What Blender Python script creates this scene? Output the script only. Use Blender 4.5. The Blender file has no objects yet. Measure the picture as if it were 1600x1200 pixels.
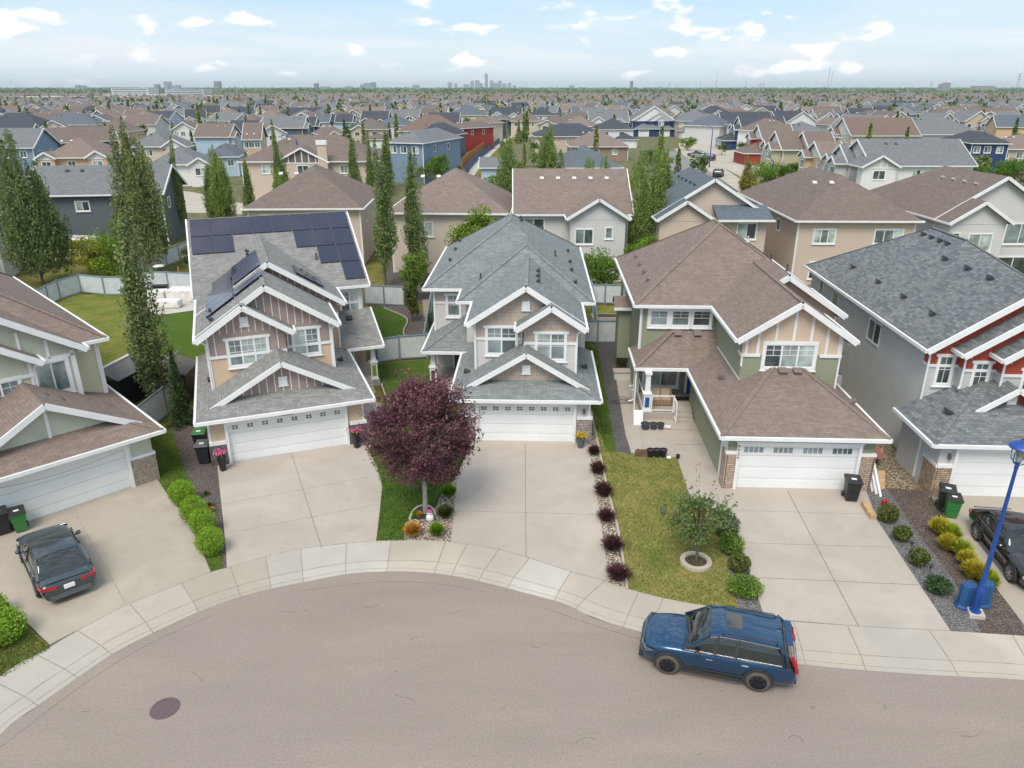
import bpy, bmesh, math, random
from mathutils import Vector, Matrix
R = math.radians
rnd = random.Random(7)
S = bpy.context.scene
COL = S.collection

# ------------------------------------------------------------------ camera, sky, sun
CAM_H, FOC, HORIZ = 17.0, 1150.0, 139.0
PITCH = math.atan((600 - HORIZ) / FOC)
cam_d = bpy.data.cameras.new('camera'); cam = bpy.data.objects.new('camera', cam_d); COL.objects.link(cam)
cam.location = (0, 0, CAM_H); cam.rotation_euler = (math.pi / 2 - PITCH, 0, 0)
cam_d.sensor_width = 36; cam_d.lens = 36 * FOC / 1600; cam_d.clip_end = 60000; cam_d.clip_start = 0.5
S.camera = cam
S.view_settings.view_transform = 'Standard'; S.view_settings.look = 'None'
S.view_settings.exposure = 1.05; S.view_settings.gamma = 1
SUN_EL, SUN_AZ = 56, 200           # compass-like: measured clockwise from +Y; the sun stands behind the camera
W = bpy.data.worlds.new('World'); S.world = W; W.use_nodes = True
def world():
    nt = W.node_tree; N = nt.nodes; L = nt.links
    bg = N['Background']
    sky = N.new('ShaderNodeTexSky'); sky.sky_type = 'NISHITA'; sky.sun_disc = False
    sky.sun_elevation = R(SUN_EL); sky.sun_rotation = R(SUN_AZ); sky.air_density = 0.8; sky.dust_density = 0.6; sky.ozone_density = 1.5
    tc = N.new('ShaderNodeTexCoord'); sep = N.new('ShaderNodeSeparateXYZ'); L.new(tc.outputs['Generated'], sep.inputs[0])
    # clouds: a flat layer seen from below: direction divided by height
    zz = N.new('ShaderNodeMath'); zz.operation = 'MAXIMUM'; zz.inputs[1].default_value = 0.0; L.new(sep.outputs['Z'], zz.inputs[0])
    za = N.new('ShaderNodeMath'); za.operation = 'ADD'; za.inputs[1].default_value = 0.05; L.new(zz.outputs[0], za.inputs[0])
    cx = N.new('ShaderNodeMath'); cx.operation = 'DIVIDE'; L.new(sep.outputs['X'], cx.inputs[0]); L.new(za.outputs[0], cx.inputs[1])
    cy = N.new('ShaderNodeMath'); cy.operation = 'DIVIDE'; L.new(sep.outputs['Y'], cy.inputs[0]); L.new(za.outputs[0], cy.inputs[1])
    cmb = N.new('ShaderNodeCombineXYZ'); L.new(cx.outputs[0], cmb.inputs[0]); L.new(cy.outputs[0], cmb.inputs[1])
    def noise(vec, scale, det, rough, sc=None):
        n = N.new('ShaderNodeTexNoise'); n.inputs['Scale'].default_value = scale; n.inputs['Detail'].default_value = det; n.inputs['Roughness'].default_value = rough
        L.new(vec, n.inputs['Vector']); return n.outputs['Fac']
    def ramp(f, a, b):
        m = N.new('ShaderNodeMapRange'); m.interpolation_type = 'SMOOTHSTEP'; m.inputs[1].default_value = a; m.inputs[2].default_value = b; L.new(f, m.inputs[0]); return m.outputs[0]
    def mth(op, a, b):
        m = N.new('ShaderNodeMath'); m.operation = op
        for i, v in ((0, a), (1, b)):
            if isinstance(v, (int, float)): m.inputs[i].default_value = v
            else: L.new(v, m.inputs[i])
        return m.outputs[0]
    # cumulus in direction space (stretched sideways) so that they read as separate puffs near the horizon
    mp = N.new('ShaderNodeMapping'); mp.inputs['Scale'].default_value = (1.0, 1.0, 2.7); mp.inputs['Location'].default_value = (3.15, 0.4, 0.7); L.new(tc.outputs['Generated'], mp.inputs[0])
    puff = noise(mp.outputs[0], 15.0, 8, 0.5)
    big = noise(mp.outputs[0], 4.0, 2, 0.5)
    p = mth('ADD', puff, mth('MULTIPLY', mth('SUBTRACT', big, 0.5), 0.35))
    hi = ramp(sep.outputs['Z'], 0.2, 0.6); p = mth('ADD', p, mth('MULTIPLY', hi, 0.07)); cum = ramp(p, 0.545, 0.65)
    mp2 = N.new('ShaderNodeMapping'); mp2.inputs['Scale'].default_value = (1.0, 1.0, 8.0); mp2.inputs['Location'].default_value = (.6, 0, .35); L.new(tc.outputs['Generated'], mp2.inputs[0])
    band = mth('MULTIPLY', ramp(noise(mp2.outputs[0], 5.5, 8, 0.55), 0.42, 0.56), mth('MULTIPLY', ramp(sep.outputs['Z'], 0.012, 0.028), mth('SUBTRACT', 1.0, ramp(sep.outputs['Z'], 0.046, 0.068))))
    cum = mth('MAXIMUM', cum, mth('MULTIPLY', band, 0.8))
    veil = mth('MULTIPLY', ramp(noise(cmb.outputs[0], 0.35, 5, 0.6), 0.4, 0.7), 0.5)
    low = mth('SUBTRACT', 1.0, ramp(sep.outputs['Z'], -0.01, 0.13))
    veil2 = mth('MINIMUM', mth('ADD', veil, mth('MULTIPLY', low, 0.85)), 0.94)
    mix = N.new('ShaderNodeMix'); mix.data_type = 'RGBA'; mb_ = N.new('ShaderNodeMix'); mb_.data_type = 'RGBA'; mb_.inputs['Factor'].default_value = .72; L.new(sky.outputs[0], mb_.inputs['A']); mb_.inputs['B'].default_value = (2.35, 3.45, 4.35, 1)
    L.new(veil2, mix.inputs['Factor']); L.new(mb_.outputs['Result'], mix.inputs['A']); mix.inputs['B'].default_value = (4.2, 4.75, 5.0, 1)
    shade = N.new('ShaderNodeMix'); shade.data_type = 'RGBA'; L.new(ramp(p, 0.565, 0.68), shade.inputs['Factor']); shade.inputs['A'].default_value = (4.7, 4.9, 5.1, 1); shade.inputs['B'].default_value = (6.8, 6.7, 6.6, 1)
    mix2 = N.new('ShaderNodeMix'); mix2.data_type = 'RGBA'; L.new(mth('MULTIPLY', cum, 0.9), mix2.inputs['Factor']); L.new(mix.outputs['Result'], mix2.inputs['A']); L.new(shade.outputs['Result'], mix2.inputs['B'])
    L.new(mix2.outputs['Result'], bg.inputs['Color']); bg.inputs['Strength'].default_value = 0.1
world()
sd = bpy.data.lights.new('sun', 'SUN'); sd.energy = 1.5; sd.angle = R(28); sd.color = (1, .93, .82)
sun = bpy.data.objects.new('sun', sd); COL.objects.link(sun)
sun.rotation_euler = (R(90 - SUN_EL), 0, math.pi - R(SUN_AZ))

def at(px, py, z=0.0):
    """point of the photograph (1600 x 1200) on the level z -> world x, y"""
    u = (px - 800) / FOC; v = (py - 600) / FOC; c, s = math.cos(PITCH), math.sin(PITCH)
    dz = -s - v * c; t = (z - CAM_H) / dz
    return (u * t, (c - v * s) * t)

# ------------------------------------------------------------------ materials
def _n(nt, t, **kw):
    n = nt.nodes.new(t)
    for k, v in kw.items(): setattr(n, k, v)
    return n
def base(name, col=(.5, .5, .5), rough=.7, metal=0, spec=None, coat=0):
    m = bpy.data.materials.new(name); m.use_nodes = True; b = m.node_tree.nodes['Principled BSDF']
    b.inputs['Base Color'].default_value = (*col, 1); b.inputs['Roughness'].default_value = rough; b.inputs['Metallic'].default_value = metal
    if spec is not None: b.inputs['Specular IOR Level'].default_value = spec
    if coat: b.inputs['Coat Weight'].default_value = coat; b.inputs['Coat Roughness'].default_value = .05
    return m, m.node_tree, b
def mixc(nt, f, a, b, blend='MIX'):
    n = _n(nt, 'ShaderNodeMix', data_type='RGBA', blend_type=blend)
    for k, v in (('Factor', f), ('A', a), ('B', b)):
        if isinstance(v, (int, float)): n.inputs[k].default_value = v
        elif isinstance(v, tuple): n.inputs[k].default_value = (*v[:3], 1)
        else: nt.links.new(v, n.inputs[k])
    return n.outputs['Result']
def noise(nt, scale, det=3, rough=.55, vec=None, dist=0):
    n = _n(nt, 'ShaderNodeTexNoise'); n.inputs['Scale'].default_value = scale; n.inputs['Detail'].default_value = det; n.inputs['Roughness'].default_value = rough; n.inputs['Distortion'].default_value = dist
    if vec is None: vec = _n(nt, 'ShaderNodeTexCoord').outputs['Object']
    nt.links.new(vec, n.inputs['Vector']); return n.outputs['Fac']
def mrange(nt, f, a, b, c=0., d=1.):
    m = _n(nt, 'ShaderNodeMapRange'); nt.links.new(f, m.inputs[0])
    for i, v in enumerate((a, b, c, d)): m.inputs[i + 1].default_value = v
    return m.outputs[0]
def bump(nt, b, h, strength=.3, dist=.02):
    n = _n(nt, 'ShaderNodeBump'); n.inputs['Strength'].default_value = strength; n.inputs['Distance'].default_value = dist
    nt.links.new(h, n.inputs['Height']); nt.links.new(n.outputs[0], b.inputs['Normal'])
def uvn(nt): return _n(nt, 'ShaderNodeTexCoord').outputs['UV']
def world_pos(nt): return _n(nt, 'ShaderNodeNewGeometry').outputs['Position']
def objcol(nt): return _n(nt, 'ShaderNodeObjectInfo').outputs['Color']

def mat_plain(name, col, rough=.6, metal=0, var=.06, scale=3, coat=0):
    m, nt, b = base(name, col, rough, metal, coat=coat)
    f = noise(nt, scale, 4)
    dark = tuple(c * (1 - 2.2 * var) for c in col); lite = tuple(min(1, c * (1 + var)) for c in col)
    nt.links.new(mixc(nt, mrange(nt, f, .3, .7), dark, lite), b.inputs['Base Color']); return m
def mat_shingle(name, a, b_, c_, obj=False, spotty=.5):
    m, nt, b = base(name, a, .93, spec=.25)
    uv = uvn(nt)
    br = _n(nt, 'ShaderNodeTexBrick', offset=.5, squash=1)
    nt.links.new(uv, br.inputs['Vector'])
    for k, v in (('Scale', 1), ('Mortar Size', .008), ('Mortar Smooth', .3), ('Bias', .1), ('Brick Width', .33), ('Row Height', .145)): br.inputs[k].default_value = v
    br.inputs['Color1'].default_value = (0, 0, 0, 1); br.inputs['Color2'].default_value = (1, 1, 1, 1); br.inputs['Mortar'].default_value = (.1, .1, .1, 1)
    fine = noise(nt, 160, 2, .6, uv)
    if obj:
        oc = objcol(nt)
        ca = mixc(nt, 1., oc, (.9, .93, .95), 'MULTIPLY'); cb = mixc(nt, 1., oc, (1.3, 1.33, 1.36), 'MULTIPLY')
        c = mixc(nt, br.outputs['Color'], ca, cb)
        c = mixc(nt, mrange(nt, noise(nt, 1.3, 3, .6, uv), .35, .7, 0, .5), c, ca)
    else:
        c = mixc(nt, br.outputs['Color'], a, b_)
        c = mixc(nt, mrange(nt, noise(nt, 4.5, 3, .75, uv), .42, .62, 0, spotty), c, c_)
        big = noise(nt, .5, 3, .6, uv)
        c = mixc(nt, mrange(nt, big, .3, .7, 0, .35), c, a)
        st = _n(nt, 'ShaderNodeMapping'); st.inputs['Scale'].default_value = (2.2, .22, 1); nt.links.new(uv, st.inputs[0])
        c = mixc(nt, mrange(nt, noise(nt, 1.6, 4, .6, st.outputs[0]), .5, .78, 0, .22), c, (.05, .05, .05))
    c = mixc(nt, mrange(nt, fine, .2, .8, .0, .35), c, (.04, .04, .045))
    c = mixc(nt, mrange(nt, br.outputs['Fac'], 0, 1, 0, .38), c, (.02, .02, .02))
    nt.links.new(c, b.inputs['Base Color'])
    bump(nt, b, mixc(nt, .25, br.outputs['Color'], fine), .5, .012)
    return m
def mat_siding(name, col, lap=.13, obj=False, lap_shade=.4, stroke=None):
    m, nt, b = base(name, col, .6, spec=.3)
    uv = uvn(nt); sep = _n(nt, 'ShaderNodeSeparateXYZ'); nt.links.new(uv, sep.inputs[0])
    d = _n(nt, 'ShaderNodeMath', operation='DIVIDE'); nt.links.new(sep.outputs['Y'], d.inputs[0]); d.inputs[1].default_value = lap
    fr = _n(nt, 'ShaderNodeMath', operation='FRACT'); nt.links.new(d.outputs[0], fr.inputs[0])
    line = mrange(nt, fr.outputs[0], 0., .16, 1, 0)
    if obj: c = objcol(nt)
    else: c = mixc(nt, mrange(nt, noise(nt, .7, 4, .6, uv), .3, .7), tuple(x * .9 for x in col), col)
    c = mixc(nt, mrange(nt, line, 0, 1, 0, lap_shade), c, mixc(nt, 1., c, (.35, .35, .36), 'MULTIPLY'))  # gap shadow at each lap, painted as a darker line in the siding colour
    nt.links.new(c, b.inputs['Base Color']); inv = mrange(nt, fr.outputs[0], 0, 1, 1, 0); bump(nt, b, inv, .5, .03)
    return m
def mat_shake(name, col):
    m, nt, b = base(name, col, .7); uv = uvn(nt)
    br = _n(nt, 'ShaderNodeTexBrick', offset=.37); nt.links.new(uv, br.inputs['Vector'])
    for k, v in (('Scale', 1), ('Mortar Size', .006), ('Brick Width', .13), ('Row Height', .2)): br.inputs[k].default_value = v
    br.inputs['Color1'].default_value = (*[x * .9 for x in col], 1); br.inputs['Color2'].default_value = (*[min(1, x * 1.08) for x in col], 1); br.inputs['Mortar'].default_value = (*[x * .5 for x in col], 1)
    nt.links.new(br.outputs['Color'], b.inputs['Base Color']); bump(nt, b, br.outputs['Fac'], -.3, .01); return m
def mat_stone(name, a, b_, c_):
    m, nt, b = base(name, a, .85); uv = uvn(nt)
    wv = _n(nt, 'ShaderNodeVectorMath', operation='ADD'); nt.links.new(uv, wv.inputs[0])
    nz = _n(nt, 'ShaderNodeTexNoise'); nz.inputs['Scale'].default_value = 3; nt.links.new(uv, nz.inputs['Vector'])
    sc = _n(nt, 'ShaderNodeVectorMath', operation='SCALE'); sc.inputs['Scale'].default_value = .09; nt.links.new(nz.outputs['Color'], sc.inputs[0]); nt.links.new(sc.outputs[0], wv.inputs[1])
    br = _n(nt, 'ShaderNodeTexBrick', offset=.41, squash=.6, squash_frequency=3); nt.links.new(wv.outputs[0], br.inputs['Vector'])
    for k, v in (('Scale', 1), ('Mortar Size', .012), ('Brick Width', .34), ('Row Height', .095), ('Bias', 0)): br.inputs[k].default_value = v
    br.inputs['Color1'].default_value = (0, 0, 0, 1); br.inputs['Color2'].default_value = (1, 1, 1, 1); br.inputs['Mortar'].default_value = (0, 0, 0, 1)
    c = mixc(nt, br.outputs['Color'], a, b_); c = mixc(nt, mrange(nt, noise(nt, 4, 2, .5, uv), .45, .6), c, c_)
    c = mixc(nt, mrange(nt, br.outputs['Fac'], 0, 1, 0, .75), c, (.09, .075, .06))
    nt.links.new(c, b.inputs['Base Color']); bump(nt, b, mixc(nt, br.outputs['Fac'], br.outputs['Color'], (0, 0, 0)), .8, .04); return m
def mat_concrete(name, col, stain=.3, tone=(1, 1, 1)):
    m, nt, b = base(name, col, .85, spec=.3); P = world_pos(nt)
    c = mixc(nt, mrange(nt, noise(nt, .35, 5, .6, P, .4), .3, .72), tuple(x * .87 for x in col), col)
    c = mixc(nt, mrange(nt, noise(nt, 1.7, 4, .65, P), .52, .8, 0, stain), c, tuple(x * y for x, y in zip(col, (.74, .70, .64))))
    c = mixc(nt, mrange(nt, noise(nt, 40, 3, .6, P), .3, .75, 0, .22), c, tuple(x * .72 for x in col))
    c = mixc(nt, mrange(nt, noise(nt, .22, 3, .6, P, .8), .5, .75, 0, .5), c, tuple(min(1, x * 1.25) for x in col))
    sp = mrange(nt, noise(nt, 6.5, 2, .5, P), .74, .78, 0, .55); c = mixc(nt, sp, c, tuple(x * .55 for x in col))
    nt.links.new(c, b.inputs['Base Color']); bump(nt, b, noise(nt, 60, 2, .6, P), .15, .006); return m
def mat_asphalt(name, col):
    m, nt, b = base(name, col, .9, spec=.25); P = world_pos(nt)
    mp = _n(nt, 'ShaderNodeMapping'); mp.inputs['Scale'].default_value = (.28, 1.25, 1); mp.inputs['Rotation'].default_value = (0, 0, R(-14)); nt.links.new(P, mp.inputs[0])
    c = mixc(nt, mrange(nt, noise(nt, .5, 5, .6, mp.outputs[0], .6), .3, .72), tuple(x * .86 for x in col), tuple(x * 1.07 for x in col))
    c = mixc(nt, mrange(nt, noise(nt, .16, 3, .6, P), .42, .7, 0, .4), c, tuple(x * y for x, y in zip(col, (.87, .86, .9))))
    c = mixc(nt, mrange(nt, noise(nt, 14, 5, .85, P), .44, .62, 0, .75), c, tuple(x * .70 for x in col))
    c = mixc(nt, mrange(nt, noise(nt, 19, 4, .8, P), .56, .68, 0, .6), c, tuple(min(1, x * 1.4) for x in col))
    c = mixc(nt, mrange(nt, noise(nt, 2.3, 2, .4, P), .76, .8, 0, .5), c, tuple(x * .45 for x in col))
    nt.links.new(c, b.inputs['Base Color']); bump(nt, b, noise(nt, 55, 3, .7, P), .35, .01); return m
def mat_grass(name, a, dry, amt=.5, stripe=0, rot=0):
    m, nt, b = base(name, a, .95, spec=.1); P = world_pos(nt)
    c = mixc(nt, mrange(nt, noise(nt, .6, 5, .65, P, .3), .5 - amt * .35, .72 - amt * .35), a, dry)
    c = mixc(nt, mrange(nt, noise(nt, 5, 5, .75, P), .38, .62, 0, .45), c, tuple(x * .55 for x in a))
    c = mixc(nt, mrange(nt, noise(nt, 48, 3, .7, P), .35, .7, 0, .55), c, tuple(x * .5 for x in a))
    c = mixc(nt, mrange(nt, noise(nt, 30, 2, .7, P), .6, .75, 0, .35), c, tuple(min(1, x * 1.7) for x in dry))
    if stripe:
        w = _n(nt, 'ShaderNodeTexWave', wave_type='BANDS'); mp = _n(nt, 'ShaderNodeMapping'); mp.inputs['Rotation'].default_value = (0, 0, R(rot)); nt.links.new(P, mp.inputs[0]); nt.links.new(mp.outputs[0], w.inputs['Vector'])
        w.inputs['Scale'].default_value = .55; w.inputs['Distortion'].default_value = 1.2; w.inputs['Detail'].default_value = 2
        c = mixc(nt, mrange(nt, w.outputs['Fac'], .3, .7, 0, stripe), c, tuple(x * .62 for x in a))
    nt.links.new(c, b.inputs['Base Color']); bump(nt, b, noise(nt, 45, 3, .8, P), .7, .05); return m
def mat_gravel(name, cols, scale=22, dark=(.05, .045, .04)):
    m, nt, b = base(name, cols[0], .85); P = world_pos(nt)
    v = _n(nt, 'ShaderNodeTexVoronoi', feature='F1'); v.inputs['Scale'].default_value = scale; v.inputs['Randomness'].default_value = 1; nt.links.new(P, v.inputs['Vector'])
    s = _n(nt, 'ShaderNodeSeparateColor'); nt.links.new(v.outputs['Color'], s.inputs[0])
    cr = _n(nt, 'ShaderNodeValToRGB'); nt.links.new(s.outputs[0], cr.inputs[0]); cr.color_ramp.interpolation = 'CONSTANT'
    el = cr.color_ramp.elements; el[0].position = 0; el[0].color = (*cols[0], 1); el[1].position = 1 / len(cols); el[1].color = (*cols[1], 1)
    for i, k in enumerate(cols[2:], 2): e = el.new(i / len(cols)); e.color = (*k, 1)
    c = mixc(nt, mrange(nt, v.outputs['Distance'], .35, .62, 0, .85), cr.outputs[0], dark)
    c = mixc(nt, mrange(nt, noise(nt, .9, 3, .6, P), .4, .7, 0, .3), c, tuple(x * .5 for x in cols[0]))
    nt.links.new(c, b.inputs['Base Color']); bump(nt, b, mrange(nt, v.outputs['Distance'], 0, .7, 1, 0), .9, .04); return m
def mat_leaf(name, cols, rough=.6, trans=.12, obj=False, clump=1.2):
    """leaf colour differs from leaf to leaf and from bough to bough"""
    m, nt, b = base(name, cols[0], rough, spec=.25)
    g = _n(nt, 'ShaderNodeNewGeometry')
    cr = _n(nt, 'ShaderNodeValToRGB'); el = cr.color_ramp.elements
    el[0].color = (*cols[0], 1); el[1].color = (*cols[-1], 1)
    for i, k in enumerate(cols[1:-1], 1): e = el.new(i / (len(cols) - 1)); e.color = (*k, 1)
    nz = noise(nt, clump, 3, .6)
    ad = _n(nt, 'ShaderNodeMath', operation='ADD'); h = _n(nt, 'ShaderNodeMath', operation='MULTIPLY'); h.inputs[1].default_value = .55; nt.links.new(g.outputs['Random Per Island'], h.inputs[0])
    nt.links.new(h.outputs[0], ad.inputs[0]); nt.links.new(mrange(nt, nz, .3, .7, -.05, .5), ad.inputs[1]); nt.links.new(ad.outputs[0], cr.inputs[0])
    c = cr.outputs[0]
    if obj: c = mixc(nt, 1., c, objcol(nt), 'MULTIPLY')
    nt.links.new(c, b.inputs['Base Color'])
    if trans:
        t = _n(nt, 'ShaderNodeBsdfTranslucent'); nt.links.new(c, t.inputs[0]); mx = _n(nt, 'ShaderNodeMixShader'); mx.inputs[0].default_value = trans
        nt.links.new(b.outputs[0], mx.inputs[1]); nt.links.new(t.outputs[0], mx.inputs[2]); nt.links.new(mx.outputs[0], nt.nodes['Material Output'].inputs[0])
    return m
M = {}
M['brown_shingle'] = mat_shingle('brown_shingle', (.225, .172, .145), (.32, .25, .215), (.195, .15, .128), spotty=.4)
M['taupe_shingle'] = mat_shingle('taupe_shingle', (.21, .15, .125), (.31, .235, .20), (.16, .115, .10), spotty=.5)
M['grey_shingle'] = mat_shingle('grey_shingle', (.235, .23, .22), (.38, .375, .36), (.17, .18, .18), spotty=.4)
M['blue_shingle'] = mat_shingle('blue_shingle', (.19, .215, .22), (.32, .345, .345), (.19, .195, .19), spotty=.4)
M['slate_shingle'] = mat_shingle('slate_shingle', (.125, .14, .15), (.30, .315, .32), (.11, .125, .14), spotty=.5)
M['ridge_brown'] = mat_plain('ridge_brown', (.25, .182, .15), .9, var=.1, scale=8)
M['ridge_grey'] = mat_plain('ridge_grey', (.24, .25, .25), .9, var=.12, scale=8)
M['far_shingle'] = mat_shingle('far_shingle', (.2, .15, .13), (.3, .2, .2), (.1, .1, .1), obj=True)
M['far_siding'] = mat_siding('far_siding', (.5, .5, .5), .16, obj=True, lap_shade=.25)
M['white'] = mat_plain('white_trim', (.80, .80, .80), .5, var=.03, scale=1.5)
M['door_white'] = mat_plain('garage_white', (.79, .80, .80), .45, var=.03, scale=.6)
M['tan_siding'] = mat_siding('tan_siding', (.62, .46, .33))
M['pale_siding'] = mat_siding('pale_siding', (.60, .57, .56), lap_shade=.35)
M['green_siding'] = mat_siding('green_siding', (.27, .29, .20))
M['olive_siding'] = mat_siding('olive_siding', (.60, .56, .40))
M['grey_siding'] = mat_siding('grey_siding', (.60, .59, .585), .15, lap_shade=.75)
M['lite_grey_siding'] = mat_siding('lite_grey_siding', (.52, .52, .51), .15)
M['beige_siding'] = mat_siding('beige_siding', (.56, .46, .385), .15, lap_shade=.3)
M['cream_siding'] = mat_siding('cream_siding', (.62, .53, .44), .15, lap_shade=.15)
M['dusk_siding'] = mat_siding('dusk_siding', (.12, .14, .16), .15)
M['taupe_board'] = mat_plain('taupe_board', (.37, .28, .25), .75, scale=1)
M['tan_shake'] = mat_shake('tan_shake', (.47, .385, .325))
M['cream_board'] = mat_plain('cream_board', (.62, .475, .36), .75, scale=1)
M['sage_board'] = mat_plain('sage_board', (.50, .53, .43), .75, scale=1)
M['red_board'] = mat_shake('red_board', (.40, .065, .035))
M['beige_board'] = mat_plain('beige_board', (.55, .455, .385), .75, scale=1)
M['grey_stone'] = mat_stone('grey_stone', (.13, .115, .115), (.24, .21, .20), (.09, .085, .09))
M['buff_stone'] = mat_stone('buff_stone', (.37, .29, .22), (.50, .42, .34), (.33, .27, .23))
M['pink_stone'] = mat_stone('pink_stone', (.46, .30, .21), (.60, .47, .37), (.42, .33, .29))
M['pale_stone'] = mat_stone('pale_stone', (.36, .31, .27), (.46, .42, .38), (.30, .26, .25))
M['orange_stone'] = mat_stone('orange_stone', (.42, .26, .14), (.60, .46, .31), (.30, .24, .20))
M['concrete'] = mat_concrete('concrete', (.41, .36, .30), .4)
M['concrete_pale'] = mat_concrete('concrete_pale', (.445, .395, .345), .4)
M['concrete_walk'] = mat_concrete('concrete_walk', (.455, .405, .345), .35)
M['concrete_new'] = mat_concrete('concrete_new', (.49, .455, .41), .2)
M['concrete_grey'] = mat_concrete('concrete_grey', (.44, .405, .36), .3)
M['joint'] = mat_plain('joint', (.27, .235, .20), .9, var=.15, scale=6)
M['joint_soft'] = mat_plain('joint_soft', (.36, .32, .28), .9, var=.2, scale=4)
M['joint_dark'] = mat_plain('joint_dark', (.205, .17, .152), .9, var=.15, scale=6)
M['asphalt'] = mat_asphalt('asphalt', (.31, .262, .23))
M['far_asphalt'] = mat_asphalt('far_asphalt', (.25, .24, .235))
M['grass_green'] = mat_grass('grass_green', (.085, .15, .025), (.17, .19, .04), .15)
M['grass_striped'] = mat_grass('grass_striped', (.085, .16, .022), (.13, .18, .035), .25, .4, 20)
M['grass_yellow'] = mat_grass('grass_yellow', (.14, .19, .035), (.30, .27, .07), .4, .3, 20)
M['grass_dry'] = mat_grass('grass_dry', (.17, .22, .05), (.44, .36, .14), .55)
M['grass_mix'] = mat_grass('grass_mix', (.10, .13, .03), (.27, .22, .07), .45)
M['field'] = mat_grass('field', (.10, .12, .05), (.24, .22, .13), .5)
M['gravel_purple'] = mat_gravel('gravel_purple', [(.17, .13, .12), (.22, .17, .155), (.13, .10, .10), (.28, .23, .21)], 20)
M['gravel_grey'] = mat_gravel('gravel_grey', [(.24, .23, .245), (.32, .31, .32), (.17, .165, .18), (.40, .39, .38)], 22)
M['gravel_dark'] = mat_gravel('gravel_dark', [(.16, .15, .16), (.22, .21, .22), (.12, .115, .12), (.27, .25, .25)], 22)
M['mulch'] = mat_gravel('mulch', [(.15, .10, .08), (.21, .15, .115), (.11, .08, .065), (.28, .215, .165)], 18)
M['rocks_buff'] = mat_gravel('rocks_buff', [(.52, .40, .29), (.62, .53, .43), (.36, .25, .17), (.70, .64, .56)], 13)
M['rocks_gold'] = mat_gravel('rocks_gold', [(.42, .32, .18), (.52, .42, .27), (.30, .22, .13), (.58, .50, .38)], 12)
M['soil'] = mat_gravel('soil', [(.07, .045, .035), (.10, .065, .05), (.05, .035, .03), (.13, .09, .07)], 22)
M['black_plastic'] = mat_plain('black_plastic', (.022, .022, .025), .45)
M['green_plastic'] = mat_plain('green_plastic', (.035, .20, .045), .45)
M['grey_plastic'] = mat_plain('grey_plastic', (.10, .11, .12), .5)
M['vent_dark'] = mat_plain('vent_dark', (.055, .06, .07), .6)
M['vent_brown'] = mat_plain('vent_brown', (.20, .16, .155), .5)
M['vent_white'] = mat_plain('vent_white', (.62, .60, .58), .5)
M['blue_paint'] = mat_plain('blue_paint', (.012, .065, .30), .35)
M['blue_planter'] = mat_plain('blue_planter', (.012, .075, .21), .5)
M['fence_slat'] = mat_plain('fence_slat', (.60, .64, .66), .7, var=.06, scale=2)
M['fence_trim'] = mat_plain('fence_trim', (.19, .26, .29), .7)
M['cedar'] = mat_plain('cedar', (.50, .20, .06), .8, var=.2, scale=3)
M['brown_wood'] = mat_plain('brown_wood', (.20, .11, .07), .8, var=.2, scale=5)
M['lite_wood'] = mat_plain('lite_wood', (.52, .34, .18), .7, var=.12, scale=5)
M['bark'] = mat_plain('bark', (.16, .13, .105), .9, var=.2, scale=9)
M['bark_pale'] = mat_plain('bark_pale', (.42, .38, .34), .9, var=.2, scale=9)
M['tyre'] = mat_plain('tyre', (.035, .03, .028), .85)
M['dusty_tyre'] = mat_plain('dusty_tyre', (.10, .08, .065), .9)
M['chrome'] = mat_plain('chrome', (.72, .73, .75), .18, 1, var=.02)
M['rim_silver'] = mat_plain('rim_silver', (.42, .43, .45), .3, .8)
M['rim_black'] = mat_plain('rim_black', (.02, .022, .03), .25, .3)
M['red_lens'] = mat_plain('red_lens', (.40, .008, .015), .15, coat=.5)
M['car_blue'] = base('car_blue', (.008, .058, .14), .22, .55, coat=1)[0]
M['car_slate'] = base('car_slate', (.045, .062, .075), .28, .55, coat=1)[0]
M['car_black'] = base('car_black', (.014, .015, .017), .25, .3, coat=1)[0]
M['car_trim'] = mat_plain('car_trim', (.035, .036, .04), .55)
M['cloth_white'] = mat_plain('cloth_white', (.74, .71, .69), .9, var=.05, scale=2)
M['cloth_lilac'] = mat_plain('cloth_lilac', (.62, .55, .74), .85, scale=1)
M['cloth_red'] = mat_plain('cloth_red', (.32, .02, .045), .85)
M['wicker'] = mat_plain('wicker', (.33, .21, .14), .85, var=.2, scale=18)
M['cushion'] = mat_plain('cushion', (.48, .37, .29), .9)
M['door_blue'] = mat_plain('door_blue', (.012, .10, .33), .4)
M['door_purple'] = mat_plain('door_purple', (.11, .045, .10), .4)
M['door_green'] = mat_plain('door_green', (.02, .075, .035), .4)
M['metal'] = mat_plain('metal', (.42, .43, .44), .4, .7)
M['ring_stone'] = mat_concrete('ring_stone', (.48, .42, .35), .5)
M['manhole_metal'] = mat_plain('manhole_metal', (.15, .11, .115), .65, .3, var=.12, scale=20)
def mat_glass(name, col, rough=.04, blind=None, spec=.6):
    m, nt, b = base(name, col, rough, spec=spec, coat=.6)
    P = world_pos(nt); c = mixc(nt, mrange(nt, noise(nt, .9, 2, .5, P), .35, .65), tuple(x * .5 for x in col), tuple(min(1, x * 1.35) for x in col))
    nt.links.new(c, b.inputs['Base Color']); return m
M['pane_dark'] = mat_glass('pane_dark', (.075, .10, .10))
M['pane_blind'] = mat_glass('pane_blind', (.42, .49, .46))
M['pane_grey'] = mat_glass('pane_grey', (.20, .25, .26))
M['car_glass'] = mat_glass('car_glass', (.012, .018, .02), .02, spec=.8)
M['screen_glass'] = mat_glass('screen_glass', (.014, .022, .022), .02, spec=.7)
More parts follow.
